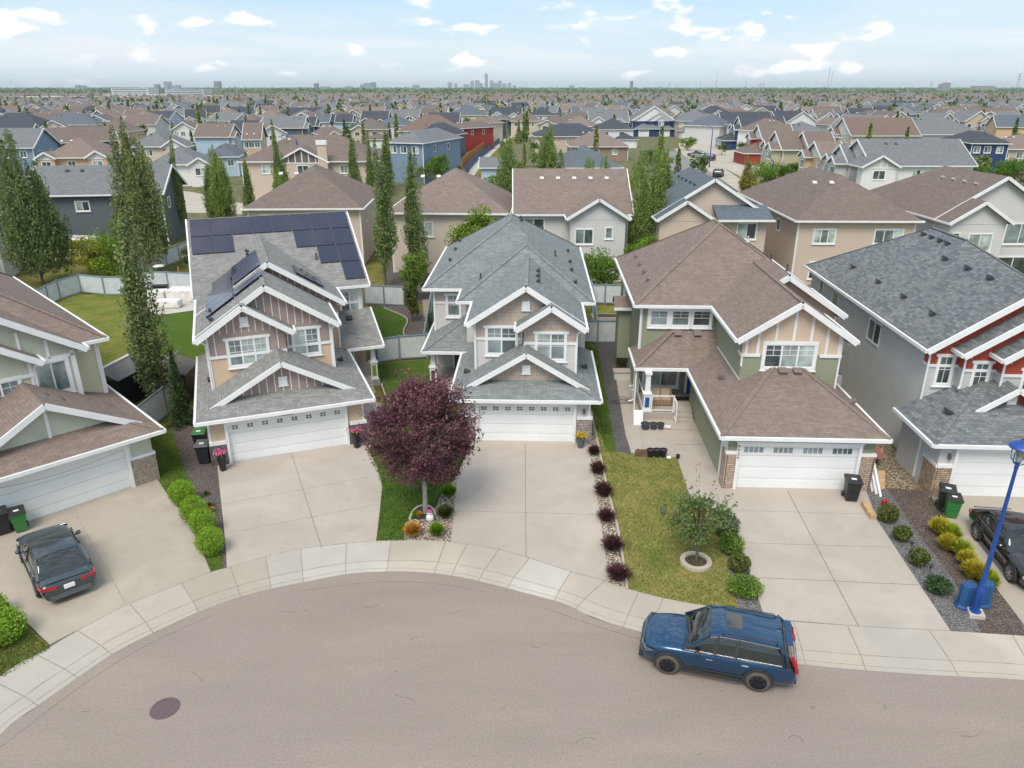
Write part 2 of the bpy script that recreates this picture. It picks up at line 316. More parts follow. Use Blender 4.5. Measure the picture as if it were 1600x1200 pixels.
def mat_solar():
    m, nt, b = base('solar_cell', (.02, .022, .05), .22, spec=.6, coat=.4); uv = uvn(nt)
    br = _n(nt, 'ShaderNodeTexBrick', offset=0); nt.links.new(uv, br.inputs['Vector'])
    for k, v in (('Scale', 1), ('Mortar Size', .004), ('Brick Width', .16), ('Row Height', .16)): br.inputs[k].default_value = v
    br.inputs['Color1'].default_value = (.022, .022, .048, 1); br.inputs['Color2'].default_value = (.026, .025, .052, 1); br.inputs['Mortar'].default_value = (.035, .035, .06, 1)
    nt.links.new(br.outputs['Color'], b.inputs['Base Color']); return m
M['solar'] = mat_solar()
M['leaf_purple'] = mat_leaf('leaf_purple', [(.045, .018, .030), (.105, .040, .058), (.19, .078, .092), (.32, .17, .15)], trans=.2, clump=.9)
M['leaf_barberry'] = mat_leaf('leaf_barberry', [(.04, .018, .02), (.10, .045, .045), (.16, .08, .07)], clump=5)
M['leaf_poplar'] = mat_leaf('leaf_poplar', [(.10, .145, .055), (.20, .26, .10), (.31, .37, .16), (.45, .49, .26)], trans=.35, obj=True, clump=.7)
M['leaf_bright'] = mat_leaf('leaf_bright', [(.06, .12, .015), (.12, .21, .025), (.20, .31, .045), (.29, .38, .07)], trans=.35, obj=True, clump=1.5)
M['leaf_lime'] = mat_leaf('leaf_lime', [(.09, .17, .012), (.19, .33, .02), (.30, .46, .04)], clump=4)
M['leaf_spruce'] = mat_leaf('leaf_spruce', [(.02, .045, .015), (.045, .085, .03), (.08, .12, .045)], trans=0, clump=1.5)
M['leaf_gold'] = mat_leaf('leaf_gold', [(.26, .27, .03), (.50, .42, .04), (.62, .44, .05)], clump=3)
M['leaf_orange'] = mat_leaf('leaf_orange', [(.35, .17, .02), (.55, .30, .04), (.62, .42, .08)], clump=5)
M['leaf_shrub'] = mat_leaf('leaf_shrub', [(.03, .06, .012), (.07, .11, .02), (.13, .15, .035), (.24, .13, .04)], clump=5)
M['leaf_small_tree'] = mat_leaf('leaf_small_tree', [(.04, .07, .02), (.075, .13, .035), (.14, .20, .06), (.15, .11, .08)], clump=1.5)
M['leaf_far'] = mat_leaf('leaf_far', [(.08, .12, .045), (.14, .19, .07), (.21, .25, .09)], obj=True, trans=0, clump=.3)
M['petal_pink'] = mat_leaf('petal_pink', [(.45, .04, .16), (.65, .12, .28), (.75, .35, .45)], clump=9)
M['petal_yellow'] = mat_leaf('petal_yellow', [(.45, .30, .01), (.70, .50, .02), (.2, .3, .03)], clump=9)

# ------------------------------------------------------------------ mesh builder
class MB:
    def __init__(s): s.v = []; s.f = []; s.uv = []; s.sm = []
    def poly(s, pts, smooth=False, uv=None):
        P = [Vector(p) for p in pts]; i = len(s.v); s.v += [tuple(p) for p in P]; s.f.append(tuple(range(i, i + len(P)))); s.sm.append(smooth)
        if uv: s.uv += uv; return
        n = Vector((0, 0, 0))
        for k in range(len(P)): a = P[k]; b = P[(k + 1) % len(P)]; n += Vector(((a.y - b.y) * (a.z + b.z), (a.z - b.z) * (a.x + b.x), (a.x - b.x) * (a.y + b.y)))
        if n.length < 1e-9: n = Vector((0, 0, 1))
        n.normalize()
        if abs(n.z) > .97: s.uv += [(p.x, p.y) for p in P]
        else:
            u = Vector((-n.y, n.x, 0)).normalized(); w = n.cross(u); w = w if w.z > 0 else -w
            s.uv += [(p.dot(u), p.dot(w)) for p in P]
    def box(s, x0, y0, z0, x1, y1, z1):
        x0, x1 = sorted((x0, x1)); y0, y1 = sorted((y0, y1)); z0, z1 = sorted((z0, z1))
        c = [(x0, y0, z0), (x1, y0, z0), (x1, y1, z0), (x0, y1, z0), (x0, y0, z1), (x1, y0, z1), (x1, y1, z1), (x0, y1, z1)]
        for q in ((3, 2, 1, 0), (4, 5, 6, 7), (0, 1, 5, 4), (1, 2, 6, 5), (2, 3, 7, 6), (3, 0, 4, 7)): s.poly([c[k] for k in q])
    def beam(s, a, b, w, h, up=(0, 0, 1)):
        a = Vector(a); b = Vector(b); d = (b - a).normalized(); up = Vector(up)
        if abs(d.dot(up)) > .98: up = Vector((0, 1, 0))
        r = d.cross(up).normalized() * w / 2; u = r.cross(d).normalized() * h / 2
        c = [a - r - u, a + r - u, a + r + u, a - r + u, b - r - u, b + r - u, b + r + u, b - r + u]
        for q in ((0, 1, 2, 3), (7, 6, 5, 4), (1, 0, 4, 5), (2, 1, 5, 6), (3, 2, 6, 7), (0, 3, 7, 4)): s.poly([c[k] for k in q])
    def tube(s, pts, rad, n=8, caps=True, smooth=True):
        pts = [Vector(p) for p in pts]; rad = rad if isinstance(rad, (list, tuple)) else [rad] * len(pts); rings = []
        for i, p in enumerate(pts):
            d = (pts[min(i + 1, len(pts) - 1)] - pts[max(i - 1, 0)]).normalized()
            up = Vector((0, 0, 1)) if abs(d.z) < .95 else Vector((0, 1, 0)); r = d.cross(up).normalized(); u = r.cross(d)
            rings.append([p + (r * math.cos(k * 2 * math.pi / n) + u * math.sin(k * 2 * math.pi / n)) * rad[i] for k in range(n)])
        for a, b in zip(rings, rings[1:]):
            for k in range(n): j = (k + 1) % n; s.poly([a[k], a[j], b[j], b[k]], smooth)
        if caps: s.poly(rings[0][::-1]); s.poly(rings[-1])
    def lathe(s, c, prof, n=16, smooth=True, sy=1.0):
        rings = [[(c[0] + r * math.cos(k * 2 * math.pi / n), c[1] + r * sy * math.sin(k * 2 * math.pi / n), c[2] + z) for k in range(n)] for r, z in prof]
        for a, b in zip(rings, rings[1:]):
            for k in range(n): j = (k + 1) % n; s.poly([a[k], a[j], b[j], b[k]], smooth)
        s.poly(rings[0][::-1]); s.poly(rings[-1])
    def prism(s, pts, z0, z1):
        s.poly([(x, y, z1) for x, y in pts]); s.poly([(x, y, z0) for x, y in pts][::-1])
        for k in range(len(pts)): a = pts[k]; b = pts[(k + 1) % len(pts)]; s.poly([(a[0], a[1], z0), (b[0], b[1], z0), (b[0], b[1], z1), (a[0], a[1], z1)])
    def build(s, name, mat, parent=None, merge=False, **kw):
        if name in ('ridge_cap', 'stone_veneer') and not getattr(s, 'sub', False):
            G = {}
            k0 = 0
            for i, f in enumerate(s.f):
                cx = sum(s.v[k][0] for k in f) / len(f); key = i // 6 if name == 'ridge_cap' else (cx > 2.5); q = G.setdefault(key, MB()); q.sub = True
                n = len(q.v); q.v += [s.v[k] for k in f]; q.f.append(tuple(range(n, n + len(f)))); q.uv += s.uv[k0:k0 + len(f)]; q.sm.append(s.sm[i]); k0 += len(f)
            return [q.build(name, mat, parent) for q in G.values()][0]
        me = bpy.data.meshes.new(name); me.from_pydata(s.v, [], s.f)
        ul = me.uv_layers.new(name='UVMap'); ul.data.foreach_set('uv', [c for t in s.uv for c in t])
        me.polygons.foreach_set('use_smooth', s.sm)
        me.materials.append(M[mat] if isinstance(mat, str) else mat)
        if merge:
            bm = bmesh.new(); bm.from_mesh(me); bmesh.ops.remove_doubles(bm, verts=bm.verts, dist=1e-4); bmesh.ops.recalc_face_normals(bm, faces=bm.faces); bm.to_mesh(me); bm.free()
        me.update(); return link(name, me, parent, **kw)
CH = {}
def link(name, me, parent=None, loc=None, rz=None, col=None):
    o = bpy.data.objects.new(name, me); COL.objects.link(o)
    if parent: o.parent = parent; CH.setdefault(parent.name, []).append(o)
    if loc: o.location = loc
    if rz is not None: o.rotation_euler = (0, 0, rz)
    if col: o.color = (*col[:3], 1)
    return o
def tag(o, label=None, cat=None, group=None, kind=None):
    if label: o['label'] = label
    if cat: o['category'] = cat
    if group: o['group'] = group
    if kind: o['kind'] = kind
    return o
def thing(name, label, cat, loc=(0, 0, 0), rz=0, group=None):
    o = bpy.data.objects.new(name, None); COL.objects.link(o); o.location = loc; o.rotation_euler = (0, 0, rz); o.empty_display_size = .3
    return tag(o, label, cat, group)
def copy_tree(o, parent=None):
    c = o.copy(); COL.objects.link(c)
    if parent: c.parent = parent; CH.setdefault(parent.name, []).append(c)
    for ch in list(CH.get(o.name, [])): copy_tree(ch, c)
    return c
# ------------------------------------------------------------------ setting: ground, street, pavement, lawns
def sheet(name, pts, z, mat, kind='structure', px=True, label=None, cat=None):
    mb = MB(); P = [at(*p) if px else p for p in pts]; mb.poly([(x, y, z) for x, y in P])
    bm = bmesh.new(); vs = [bm.verts.new((x, y, z)) for x, y in P]; f = bm.faces.new(vs); bmesh.ops.triangulate(bm, faces=[f])
    me = bpy.data.meshes.new(name); bm.to_mesh(me); bm.free()
    if me.polygons and me.polygons[0].normal.z < 0: me.flip_normals()
    me.materials.append(M[mat]); o = link(name, me); return tag(o, label, cat, kind=kind)
def slab(name, pts, z0, z1, mat, px=True):
    P = [at(*p) if px else p for p in pts]; bm = bmesh.new(); vs = [bm.verts.new((x, y, z0)) for x, y in P]; f = bm.faces.new(vs)
    if f.normal.z > 0: f.normal_flip()
    bm.faces.ensure_lookup_table(); f.normal_update()
    r = bmesh.ops.extrude_face_region(bm, geom=[f]); bmesh.ops.translate(bm, vec=(0, 0, z1 - z0), verts=[g for g in r['geom'] if isinstance(g, bmesh.types.BMVert)])
    bmesh.ops.triangulate(bm, faces=bm.faces); bmesh.ops.recalc_face_normals(bm, faces=bm.faces)
    me = bpy.data.meshes.new(name); bm.to_mesh(me); bm.free(); me.materials.append(M[mat]); o = link(name, me); return tag(o, kind='structure')
def smooth(pts, n=4):
    out = []
    for i in range(len(pts) - 1):
        p0 = pts[max(i - 1, 0)]; p1 = pts[i]; p2 = pts[i + 1]; p3 = pts[min(i + 2, len(pts) - 1)]
        for k in range(n):
            t = k / n; out.append(tuple(.5 * ((2 * p1[j]) + (-p0[j] + p2[j]) * t + (2 * p0[j] - 5 * p1[j] + 4 * p2[j] - p3[j]) * t * t + (-p0[j] + 3 * p1[j] - 3 * p2[j] + p3[j]) * t ** 3) for j in range(2)))
    out.append(pts[-1]); return out
mb = MB(); mb.poly([(-30000, -3000, -.03), (30000, -3000, -.03), (30000, 40000, -.03), (-30000, 40000, -.03)])
tag(mb.build('ground', 'field'), kind='structure')
sheet('yard_ground', [(-70, -5), (75, -5), (75, 98), (-70, 98)], -.012, 'grass_mix', px=False)
IN = [at(*p) for p in [(0, 1062), (63, 1024.5), (129, 985.5), (199.5, 948), (282, 916), (330, 897), (355, 891), (417, 873), (465, 862), (540, 853), (588, 848.5), (639, 847.6), (703, 850), (780, 862), (820, 873.5), (898, 898.6), (950.5, 913), (980.5, 923.5), (1045, 940), (1156, 959.5), (1195, 970.5), (1342, 982.5), (1484.5, 990), (1600, 997.5)]]
OUT = [at(*p) for p in [(0, 1149), (48, 1111), (117, 1062), (174, 1023), (225, 996), (306, 958), (366, 936), (420, 921), (480, 909), (540, 897.5), (597, 893.5), (650, 894), (708, 900), (780, 916), (805, 923), (880, 943), (928, 966), (1003, 988), (1120, 1022), (1246, 1038), (1342, 1047), (1470, 1056), (1600, 1063)]]
IN = [(-18.2, 9.5), (-16.9, 13.4)] + IN + [(19.2, 19.4), (30, 18.6), (60, 16.8)]
OUT = [(-15.9, 8.4), (-14.6, 12.2)] + OUT + [(18.6, 17.2), (30, 16.5), (60, 14.7)]
INs = smooth(IN, 5); OUTs = smooth(OUT, 5)
# the gutter line between the pavement proper and the sloping kerb
def dense(P, n):
    L = [0]
    for a, b in zip(P, P[1:]): L.append(L[-1] + math.dist(a, b))
    out = []; j = 0
    for k in range(n + 1):
        s = L[-1] * k / n
        while j < len(P) - 2 and L[j + 1] < s: j += 1
        t = (s - L[j]) / max(1e-9, L[j + 1] - L[j]); out.append((P[j][0] + (P[j + 1][0] - P[j][0]) * t, P[j][1] + (P[j + 1][1] - P[j][1]) * t))
    return out
NS = 200
DI = dense(INs, NS); DO = []
for p in DI:                                   # nearest point of the outer line
    best = min(((q[0] - p[0]) ** 2 + (q[1] - p[1]) ** 2, q) for q in dense(OUTs, 400)) if False else None
    DO.append(None)
OD = dense(OUTs, 900)
for i, p in enumerate(DI): DO[i] = min(OD, key=lambda q: (q[0] - p[0]) ** 2 + (q[1] - p[1]) ** 2)
def lerp(a, b, t): return (a[0] + (b[0] - a[0]) * t, a[1] + (b[1] - a[1]) * t)
def strip(name, rows, mat, a=0, b=NS, parent=None):
    mb = MB()
    for (t0, z0), (t1, z1) in zip(rows, rows[1:]):
        for i in range(a, b):
            mb.poly([(*lerp(DI[i], DO[i], t1), z1), (*lerp(DI[i + 1], DO[i + 1], t1), z1), (*lerp(DI[i + 1], DO[i + 1], t0), z0), (*lerp(DI[i], DO[i], t0), z0)], True, [(0, 0)] * 4)
    o = mb.build(name, mat, parent, merge=True); return tag(o, kind='structure')
def colfrac(x):
    """index of the pavement section nearest to the photograph's column x on the kerb"""
    y = min(OUT[2:-3], key=lambda p: abs(px_of(p) - x)); return min(range(NS + 1), key=lambda i: (DO[i][0] - y[0]) ** 2 + (DO[i][1] - y[1]) ** 2)
def px_of(p, z=0):
    d = (p[1] * math.cos(PITCH) - (z - CAM_H) * math.sin(PITCH)); return 800 + FOC * p[0] / d
def idx(px): return min(range(NS + 1), key=lambda i: abs(px_of(DI[i]) - px) + (0 if DI[i][1] > 14 else 999))
cuts = [(0, 129, 'concrete_grey'), (129, 282, 'concrete_walk'), (282, 417, 'concrete'), (417, 465, 'concrete_grey'), (465, 607, 'concrete_new'), (607, 832, 'concrete_walk'), (832, 898, 'concrete_new'), (898, 1195, 'concrete_walk'), (1195, 1342, 'concrete_walk'), (1342, 1450, 'concrete_grey'), (1450, 1600, 'concrete_walk')]
rows = [(0, .105), (.69, .10), (.76, .085), (.90, .022), (1.0, .008)]
ii = [0] + [idx(c[1]) for c in cuts[:-1]] + [NS]
for k, c in enumerate(cuts): strip('sidewalk', rows, c[2], ii[k], ii[k + 1])
J = MB()
for pxc in (0, 63, 129, 205, 282, 355, 417, 465, 540, 607, 703, 728, 780, 832, 898, 950, 995, 1045, 1120, 1230, 1325, 1450, 1590):
    i = idx(pxc)
    for (t0, z0), (t1, z1) in zip(rows, rows[1:]):
        a = Vector((*lerp(DI[i], DO[i], t0), z0 + .004)); b = Vector((*lerp(DI[i], DO[i], t1), z1 + .004)); J.beam(a, b, .022, .006)
tag(J.build('sidewalk_joints', 'joint'), kind='structure')
GL = MB()
for t_, z_ in ((.70, .104), (.90, .026)):
    for i in range(NS): a = lerp(DI[i], DO[i], t_); b = lerp(DI[i + 1], DO[i + 1], t_); GL.beam((*a, z_), (*b, z_), .018, .004)
tag(GL.build('kerb_lines', 'joint_soft'), kind='structure')
# street
sheet('street', [(x, y) for x, y in OUTs] + [(60, -12), (-16.5, -12)], .004, 'asphalt', px=False)
def flat(name, pts, mat, z=.10, px=True): return slab(name, pts, -.01, z, mat, px)
# driveways (their tops are flush with the pavement)
H1L, H1R = at(45, 817), at(247, 753)
flat('driveway', [(79.5, 1011), (24, 958), (-20, 905), (-110, 900), (-110, 874), (45, 817), (207, 762), (247, 752), (265, 780), (287, 805), (307, 842), (330, 897), (282, 916), (199.5, 948), (129, 985.5)], 'concrete')
flat('driveway', [(340, 731), (352.5, 847), (355, 891), (417, 873), (465, 862), (540, 853), (588, 848.5), (592, 815), (597.5, 762), (590, 735), (576, 705), (567, 690)], 'concrete_pale')
flat('driveway', [(738, 689), (715, 745), (705, 850), (780, 862), (820, 873.5), (898, 898.6), (950.5, 913), (946, 870), (930, 760), (917.5, 690)], 'concrete_pale')
flat('driveway', [(1127, 762), (1148, 830), (1195, 970.5), (1342, 982.5), (1484.5, 990), (1370, 816), (1352, 768)], 'concrete_pale')
flat('driveway', [(1450, 772), (1553, 919), (1600, 981), (1600, 997), (1690, 1003), (1690, 772)], 'concrete')
flat('front_walk', [(563, 625), (596, 632), (600, 652), (588, 672), (580, 703), (567, 690)], 'concrete_pale', .09)
flat('front_walk', [(961, 585), (985, 585), (1000, 640), (1108, 640), (1116, 700), (1130, 755), (1130, 762), (1148, 830), (1131, 803), (1095, 792), (1080, 785), (1072, 760), (1058, 717), (986, 709), (977, 680)], 'concrete_pale', .085)
JJ = MB(); JS = MB()
def jt(pts, z=.104, w=.03, soft=False):
    for a, b in zip(pts, pts[1:]):
        a = at(*a, .1); b = at(*b, .1); (JS if soft else JJ).beam((*a, z), (*b, z), w, .004)
jt([(115, 797), (199, 948)], soft=True); jt([(79.5, 1006), (129, 981), (199.5, 944), (282, 912), (330, 893)])
jt([(455/4+150, 822), (299, 818)], soft=True, w=.02)
jt([(455, 707), (503, 857)]); jt([(346, 788), (577, 745)], soft=True, w=.02); jt([(350, 834), (590, 788)], soft=True, w=.02)
jt([(355, 887), (417, 869), (465, 858), (540, 849), (588, 845)], soft=True)
jt([(820.5, 691), (822, 870)]); jt([(709, 798), (940, 804)], soft=True, w=.02); jt([(703, 846), (780, 858), (820, 869.5), (898, 895), (950.5, 909)])
jt([(1231, 768), (1342, 979)], w=.04); jt([(1141, 797), (1371, 804)], w=.025, soft=True); jt([(1157, 848), (1395, 855)], w=.03, soft=True); jt([(1172, 902), (1437, 914)], w=.03)
jt([(1195, 966.5), (1342, 978.5), (1484.5, 986)]); jt([(1050, 671), (1103, 672)], w=.02, soft=True); jt([(1503, 845), (1600, 848)], w=.02, soft=True)
jt([(1055, 694), (1101, 694)], w=.02, soft=True); jt([(1002, 672), (1006, 706)], w=.02, soft=True)
tag(JJ.build('driveway_joints', 'joint'), kind='structure'); tag(JS.build('driveway_seams', 'joint_soft'), kind='structure')
# lawns and beds
def bed(name, pts, mat, z=.06, kind='structure'): return slab(name, pts, -.01, z, mat)
bed('lawn', [(79, 1014), (24, 962), (-20, 909), (-110, 905), (-110, 1130), (0, 1062), (63, 1024.5)], 'grass_mix', .09)
bed('lawn', [(235, 742), (247, 752), (265, 780), (287, 805), (307, 842), (330, 897), (347, 893), (345, 860), (318, 800), (290, 740), (268, 672), (240, 672)], 'grass_green', .075)
bed('gravel_bed', [(268, 672), (290, 740), (318, 800), (345, 860), (347, 893), (355, 891), (352.5, 847), (340, 731), (326, 690), (322, 640), (296, 640)], 'gravel_purple', .055)
bed('lawn', [(576, 708), (597, 762), (592, 815), (588, 848.5), (632, 847.6), (632, 822), (652, 803), (680, 796), (693, 768), (712, 745), (733, 692), (620, 640), (603, 650)], 'grass_striped', .085)
bed('rock_bed', [(632, 847.6), (703, 850), (705, 850), (715, 745), (693, 768), (680, 798), (655, 803), (632, 822)], 'rocks_buff', .10)
bed('planting_bed', smooth([(640, 812), (645, 800), (655, 792), (668, 791), (677, 797), (680, 806), (676, 812), (655, 815), (640, 812)], 3)[:-1], 'soil', .13)
bed('rock_bed', [(917.5, 640), (917.5, 692), (930, 760), (946, 870), (950.5, 913), (980.5, 923.5), (966, 830), (948, 760), (935, 697), (925, 640)], 'rocks_buff', .075)
bed('lawn', [(912, 545), (932, 545), (944, 600), (955, 665), (963, 708), (985, 712), (1058, 717), (1072, 760), (1080, 785), (1095, 792), (1131, 803), (1131, 850), (1141, 905), (1156, 959.5), (1045, 940), (980.5, 923.5), (966, 830), (948, 760), (935, 697), (925, 640)], 'grass_dry', .08)
bed('gravel_path', [(932, 533), (972, 533), (961, 585), (977, 680), (986, 711), (963, 708), (955, 665), (944, 600)], 'gravel_dark', .06)
bed('lawn', [(908, 535), (932, 545), (944, 600), (955, 665), (963, 708), (955, 712), (945, 700), (936, 660), (925, 640), (917, 600)], 'grass_green', .0835)
bed('gravel_bed', [(1131, 803), (1148, 830), (1195, 970.5), (1156, 959.5), (1141, 905), (1131, 850)], 'gravel_grey', .07)
bed('gravel_bed', [(1352, 768), (1370, 816), (1484.5, 990), (1534, 993), (1491, 911), (1465, 874), (1420, 819), (1397, 780), (1385, 765)], 'gravel_grey', .07)
bed('mulch_bed', [(1385, 765), (1397, 780), (1420, 819), (1465, 874), (1491, 911), (1534, 993), (1600, 997), (1600, 979), (1553, 919), (1450, 778), (1440, 768)], 'mulch', .0735)
bed('rock_bed', [(1345, 700), (1385, 765), (1440, 770), (1450, 775), (1420, 730), (1385, 690), (1350, 650)], 'rocks_gold', .065)
bed('rock_bed', [(1320, 640), (1345, 700), (1385, 690), (1350, 650), (1310, 560), (1290, 560)], 'gravel_grey', .05)
# back gardens
bed('lawn', [(110, 462), (160, 460), (215, 463), (215, 530), (222, 600), (160, 640), (120, 560), (60, 470)], 'grass_yellow', .06)
bed('lawn', [(215, 500), (245, 493), (303, 486), (330, 500), (330, 560), (300, 575), (262, 578), (254, 560), (238, 540), (215, 560)], 'grass_striped', .065)
bed('patio', [(232, 455), (305, 452), (330, 480), (303, 486), (245, 494), (228, 490)], 'concrete_new', .07)
bed('mulch_bed', [(238, 542), (254, 562), (262, 578), (245, 590), (222, 600), (215, 562)], 'gravel_purple', .055)
bed('lawn', [(575, 482), (600, 481), (632, 495), (636, 505), (630, 520), (640, 532), (590, 533), (560, 533)], 'grass_striped', .06)
bed('mulch_bed', [(575, 478), (650, 478), (670, 500), (664, 540), (640, 532), (630, 520), (636, 505), (632, 495), (600, 481)], 'gravel_purple', .055)
bed('lawn', [(585, 572), (668, 562), (700, 565), (715, 600), (640, 640), (600, 622), (594, 600)], 'grass_green', .06)
bed('lawn', [(664, 540), (680, 525), (688, 480), (672, 460), (664, 500)], 'grass_green', .058)
bed('path', [(660, 470), (676, 468), (678, 510), (664, 525)], 'rocks_buff', .068)
bed('lawn', [(930, 480), (975, 480), (975, 533), (930, 533)], 'grass_yellow', .055)
bed('mulch_bed', [(605, 360), (790, 350), (790, 470), (650, 475), (605, 470)], 'gravel_purple', .045)
e = MB()
for pts in ([(640, 812), (645, 800), (655, 792), (668, 791), (677, 797), (680, 806)], [(241, 540), (255, 562), (262, 578)], [(600, 481), (632, 495), (636, 505), (630, 520), (640, 532)], [(596, 600), (603, 620), (612, 628)], [(922, 640), (935, 697), (948, 760), (966, 830), (980, 921)]):
    q = [(*at(*p, .1), .11) for p in smooth(pts, 3)]
    for a, b in zip(q, q[1:]): e.beam(a, b, .09, .1)
tag(e.build('concrete_edging', 'concrete_walk'), kind='structure')
# small cracks, twigs and tar flecks lying on the asphalt
cr = MB(); q = random.Random(44)
for (px, py) in [(440, 955), (570, 948), (475, 953), (358, 1145), (617, 1085), (1125, 1080), (1230, 1155), (640, 1000), (780, 1110), (900, 1160), (520, 1100), (300, 1050), (128, 1112), (1090, 1180), (700, 960), (830, 1010), (1380, 1110), (1500, 1150)]:
    x, y = at(px, py); a = q.uniform(-.6, .6)
    for k in range(q.randint(1, 3)): L = q.uniform(.08, .3); cr.beam((x, y, .007), (x + math.cos(a) * L, y + math.sin(a) * L, .007), q.uniform(.01, .022), .006); x += math.cos(a) * L; y += math.sin(a) * L; a += q.uniform(-.9, .9)
for (pts) in ([(0, 1168), (60, 1122), (140, 1063), (230, 1008), (330, 962)], [(470, 924), (560, 912), (660, 910), (760, 925)], [(850, 950), (930, 978), (1000, 998)]):
    P = [at(*p) for p in pts]; P = smooth(P, 6)
    for a, b in zip(P, P[1:]): o_ = q.uniform(-.02, .02); cr.beam((a[0], a[1] + o_, .006), (b[0], b[1] + o_, .006), .018, .004)
tag(cr.build('street_cracks', 'joint_dark'), kind='structure')
# manhole cover and patches on the street
mx, my = at(258, 1107)
mb = MB(); mb.lathe((mx, my, .004), [(.42, 0), (.42, .008), (.37, .008), (.37, .004), (.34, .004), (.34, .008)], 32, False)
for k in range(4): a = k * math.pi / 2 + .6; mb.box(mx + .15 * math.cos(a) - .02, my + .15 * math.sin(a) - .02, .012, mx + .15 * math.cos(a) + .02, my + .15 * math.sin(a) + .02, .016)
tag(mb.build('manhole_cover', 'manhole_metal'), 'round brown iron manhole cover set in the street asphalt', 'manhole cover')

# ------------------------------------------------------------------ house kit (all in the house's own metres: x along the front, y to the back)
def roof_mesh(mb, fas, r, th=.14, gut=True):
    """r = x0, x1, y0, y1, eave z, slope, ridge axis, end at low side, end at high side ('g' gable, 'h' hip, 'n' none)"""
    x0, x1, y0, y1, z, s, ax, e0, e1 = r
    if ax == 'x': T = lambda a, b, c: (b, a, c); a0, a1, b0, b1 = y0, y1, x0, x1
    else: T = lambda a, b, c: (a, b, c); a0, a1, b0, b1 = x0, x1, y0, y1
    m = (a1 - a0) / 2; zr = z + m * s; c = (a0 + a1) / 2
    r0 = b0 + (m if e0 == 'h' else 0); r1 = b1 - (m if e1 == 'h' else 0)
    if r0 > r1: r0 = r1 = (r0 + r1) / 2
    A, B, C, D = (a0, b0, z), (a1, b0, z), (a1, b1, z), (a0, b1, z); E, F = (c, r0, zr), (c, r1, zr)
    faces = [(A, E, F, D), (B, C, F, E)]
    if e0 == 'h': faces.append((A, B, E))
    if e1 == 'h': faces.append((C, D, F))
    for f in faces:
        P = [T(*p) for p in f]; P = P if (Vector(P[1]) - Vector(P[0])).cross(Vector(P[2]) - Vector(P[0])).z > 0 else P[::-1]
        mb.poly(P); mb.poly([(p[0], p[1], p[2] - th) for p in P][::-1])
    for a, b in ((A, D), (B, C)) + (((A, B),) if e0 == 'h' else ()) + (((C, D),) if e1 == 'h' else ()):
        a = Vector(T(*a)); b = Vector(T(*b)); d = (b - a).normalized(); n = Vector((d.y, -d.x, 0)); cen = Vector(T(c, (b0 + b1) / 2, z))
        if (cen - a).dot(n) > 0: n = -n
        if fas is not None: fas.beam(a + n * .05 - d * .04 + Vector((0, 0, -.085)), b + n * .05 + d * .04 + Vector((0, 0, -.085)), .13, .16); fas.beam(a - n * .2 + Vector((0, 0, -.155)), b - n * .2 + Vector((0, 0, -.155)), .4, .02)
    for e, bb in ((e0, b0), (e1, b1)):
        if e == 'g' and fas is not None:
            sg = -1 if bb == b0 else 1
            for aa in (a0, a1):
                p = Vector(T(aa, bb + sg * .03, z - .135)); q = Vector(T(c, bb + sg * .03, zr - .135)); fas.beam(p, q, .09, .27)
    return c, zr
def ridge_caps(mb, segs):
    for a, b in segs: mb.beam((*a[:2], a[2] + .002), (*b[:2], b[2] + .002), .22, .022)
def gable_tri(mb, x0, x1, y, z, s, zb=None, inset=.0):
    """triangular (or, with zb, five-sided) wall under a front gable"""
    c = (x0 + x1) / 2; m = (x1 - x0) / 2
    if zb is None: mb.poly([(x0, y, z), (x1, y, z), (c, y, z + m * s)])
    else: mb.poly([(x0, y, zb), (x1, y, zb), (x1, y, z), (c, y, z + m * s), (x0, y, z)])
def walls(mb, x0, x1, y0, y1, z0, z1, sides='fblr'):
    if 'f' in sides: mb.poly([(x0, y0, z0), (x1, y0, z0), (x1, y0, z1), (x0, y0, z1)])
    if 'b' in sides: mb.poly([(x1, y1, z0), (x0, y1, z0), (x0, y1, z1), (x1, y1, z1)])
    if 'l' in sides: mb.poly([(x0, y1, z0), (x0, y0, z0), (x0, y0, z1), (x0, y1, z1)])
    if 'r' in sides: mb.poly([(x1, y0, z0), (x1, y1, z0), (x1, y1, z1), (x1, y0, z1)])
def gwalls(mb, x0, x1, y0, y1, z1, d0, d1, dz):
    """garage walls with the door opening left open"""
    d0 -= .02; d1 += .02
    for a, b, c, d in ((x0, d0, 0, z1), (d1, x1, 0, z1), (d0, d1, dz + .02, z1)): mb.poly([(a, y0, c), (b, y0, c), (b, y0, d), (a, y0, d)])
    walls(mb, x0, x1, y0, y1, 0, z1, 'lrb')
FACE = {'f': 0, 'r': math.pi / 2, 'b': math.pi, 'l': -math.pi / 2}
WN = {}
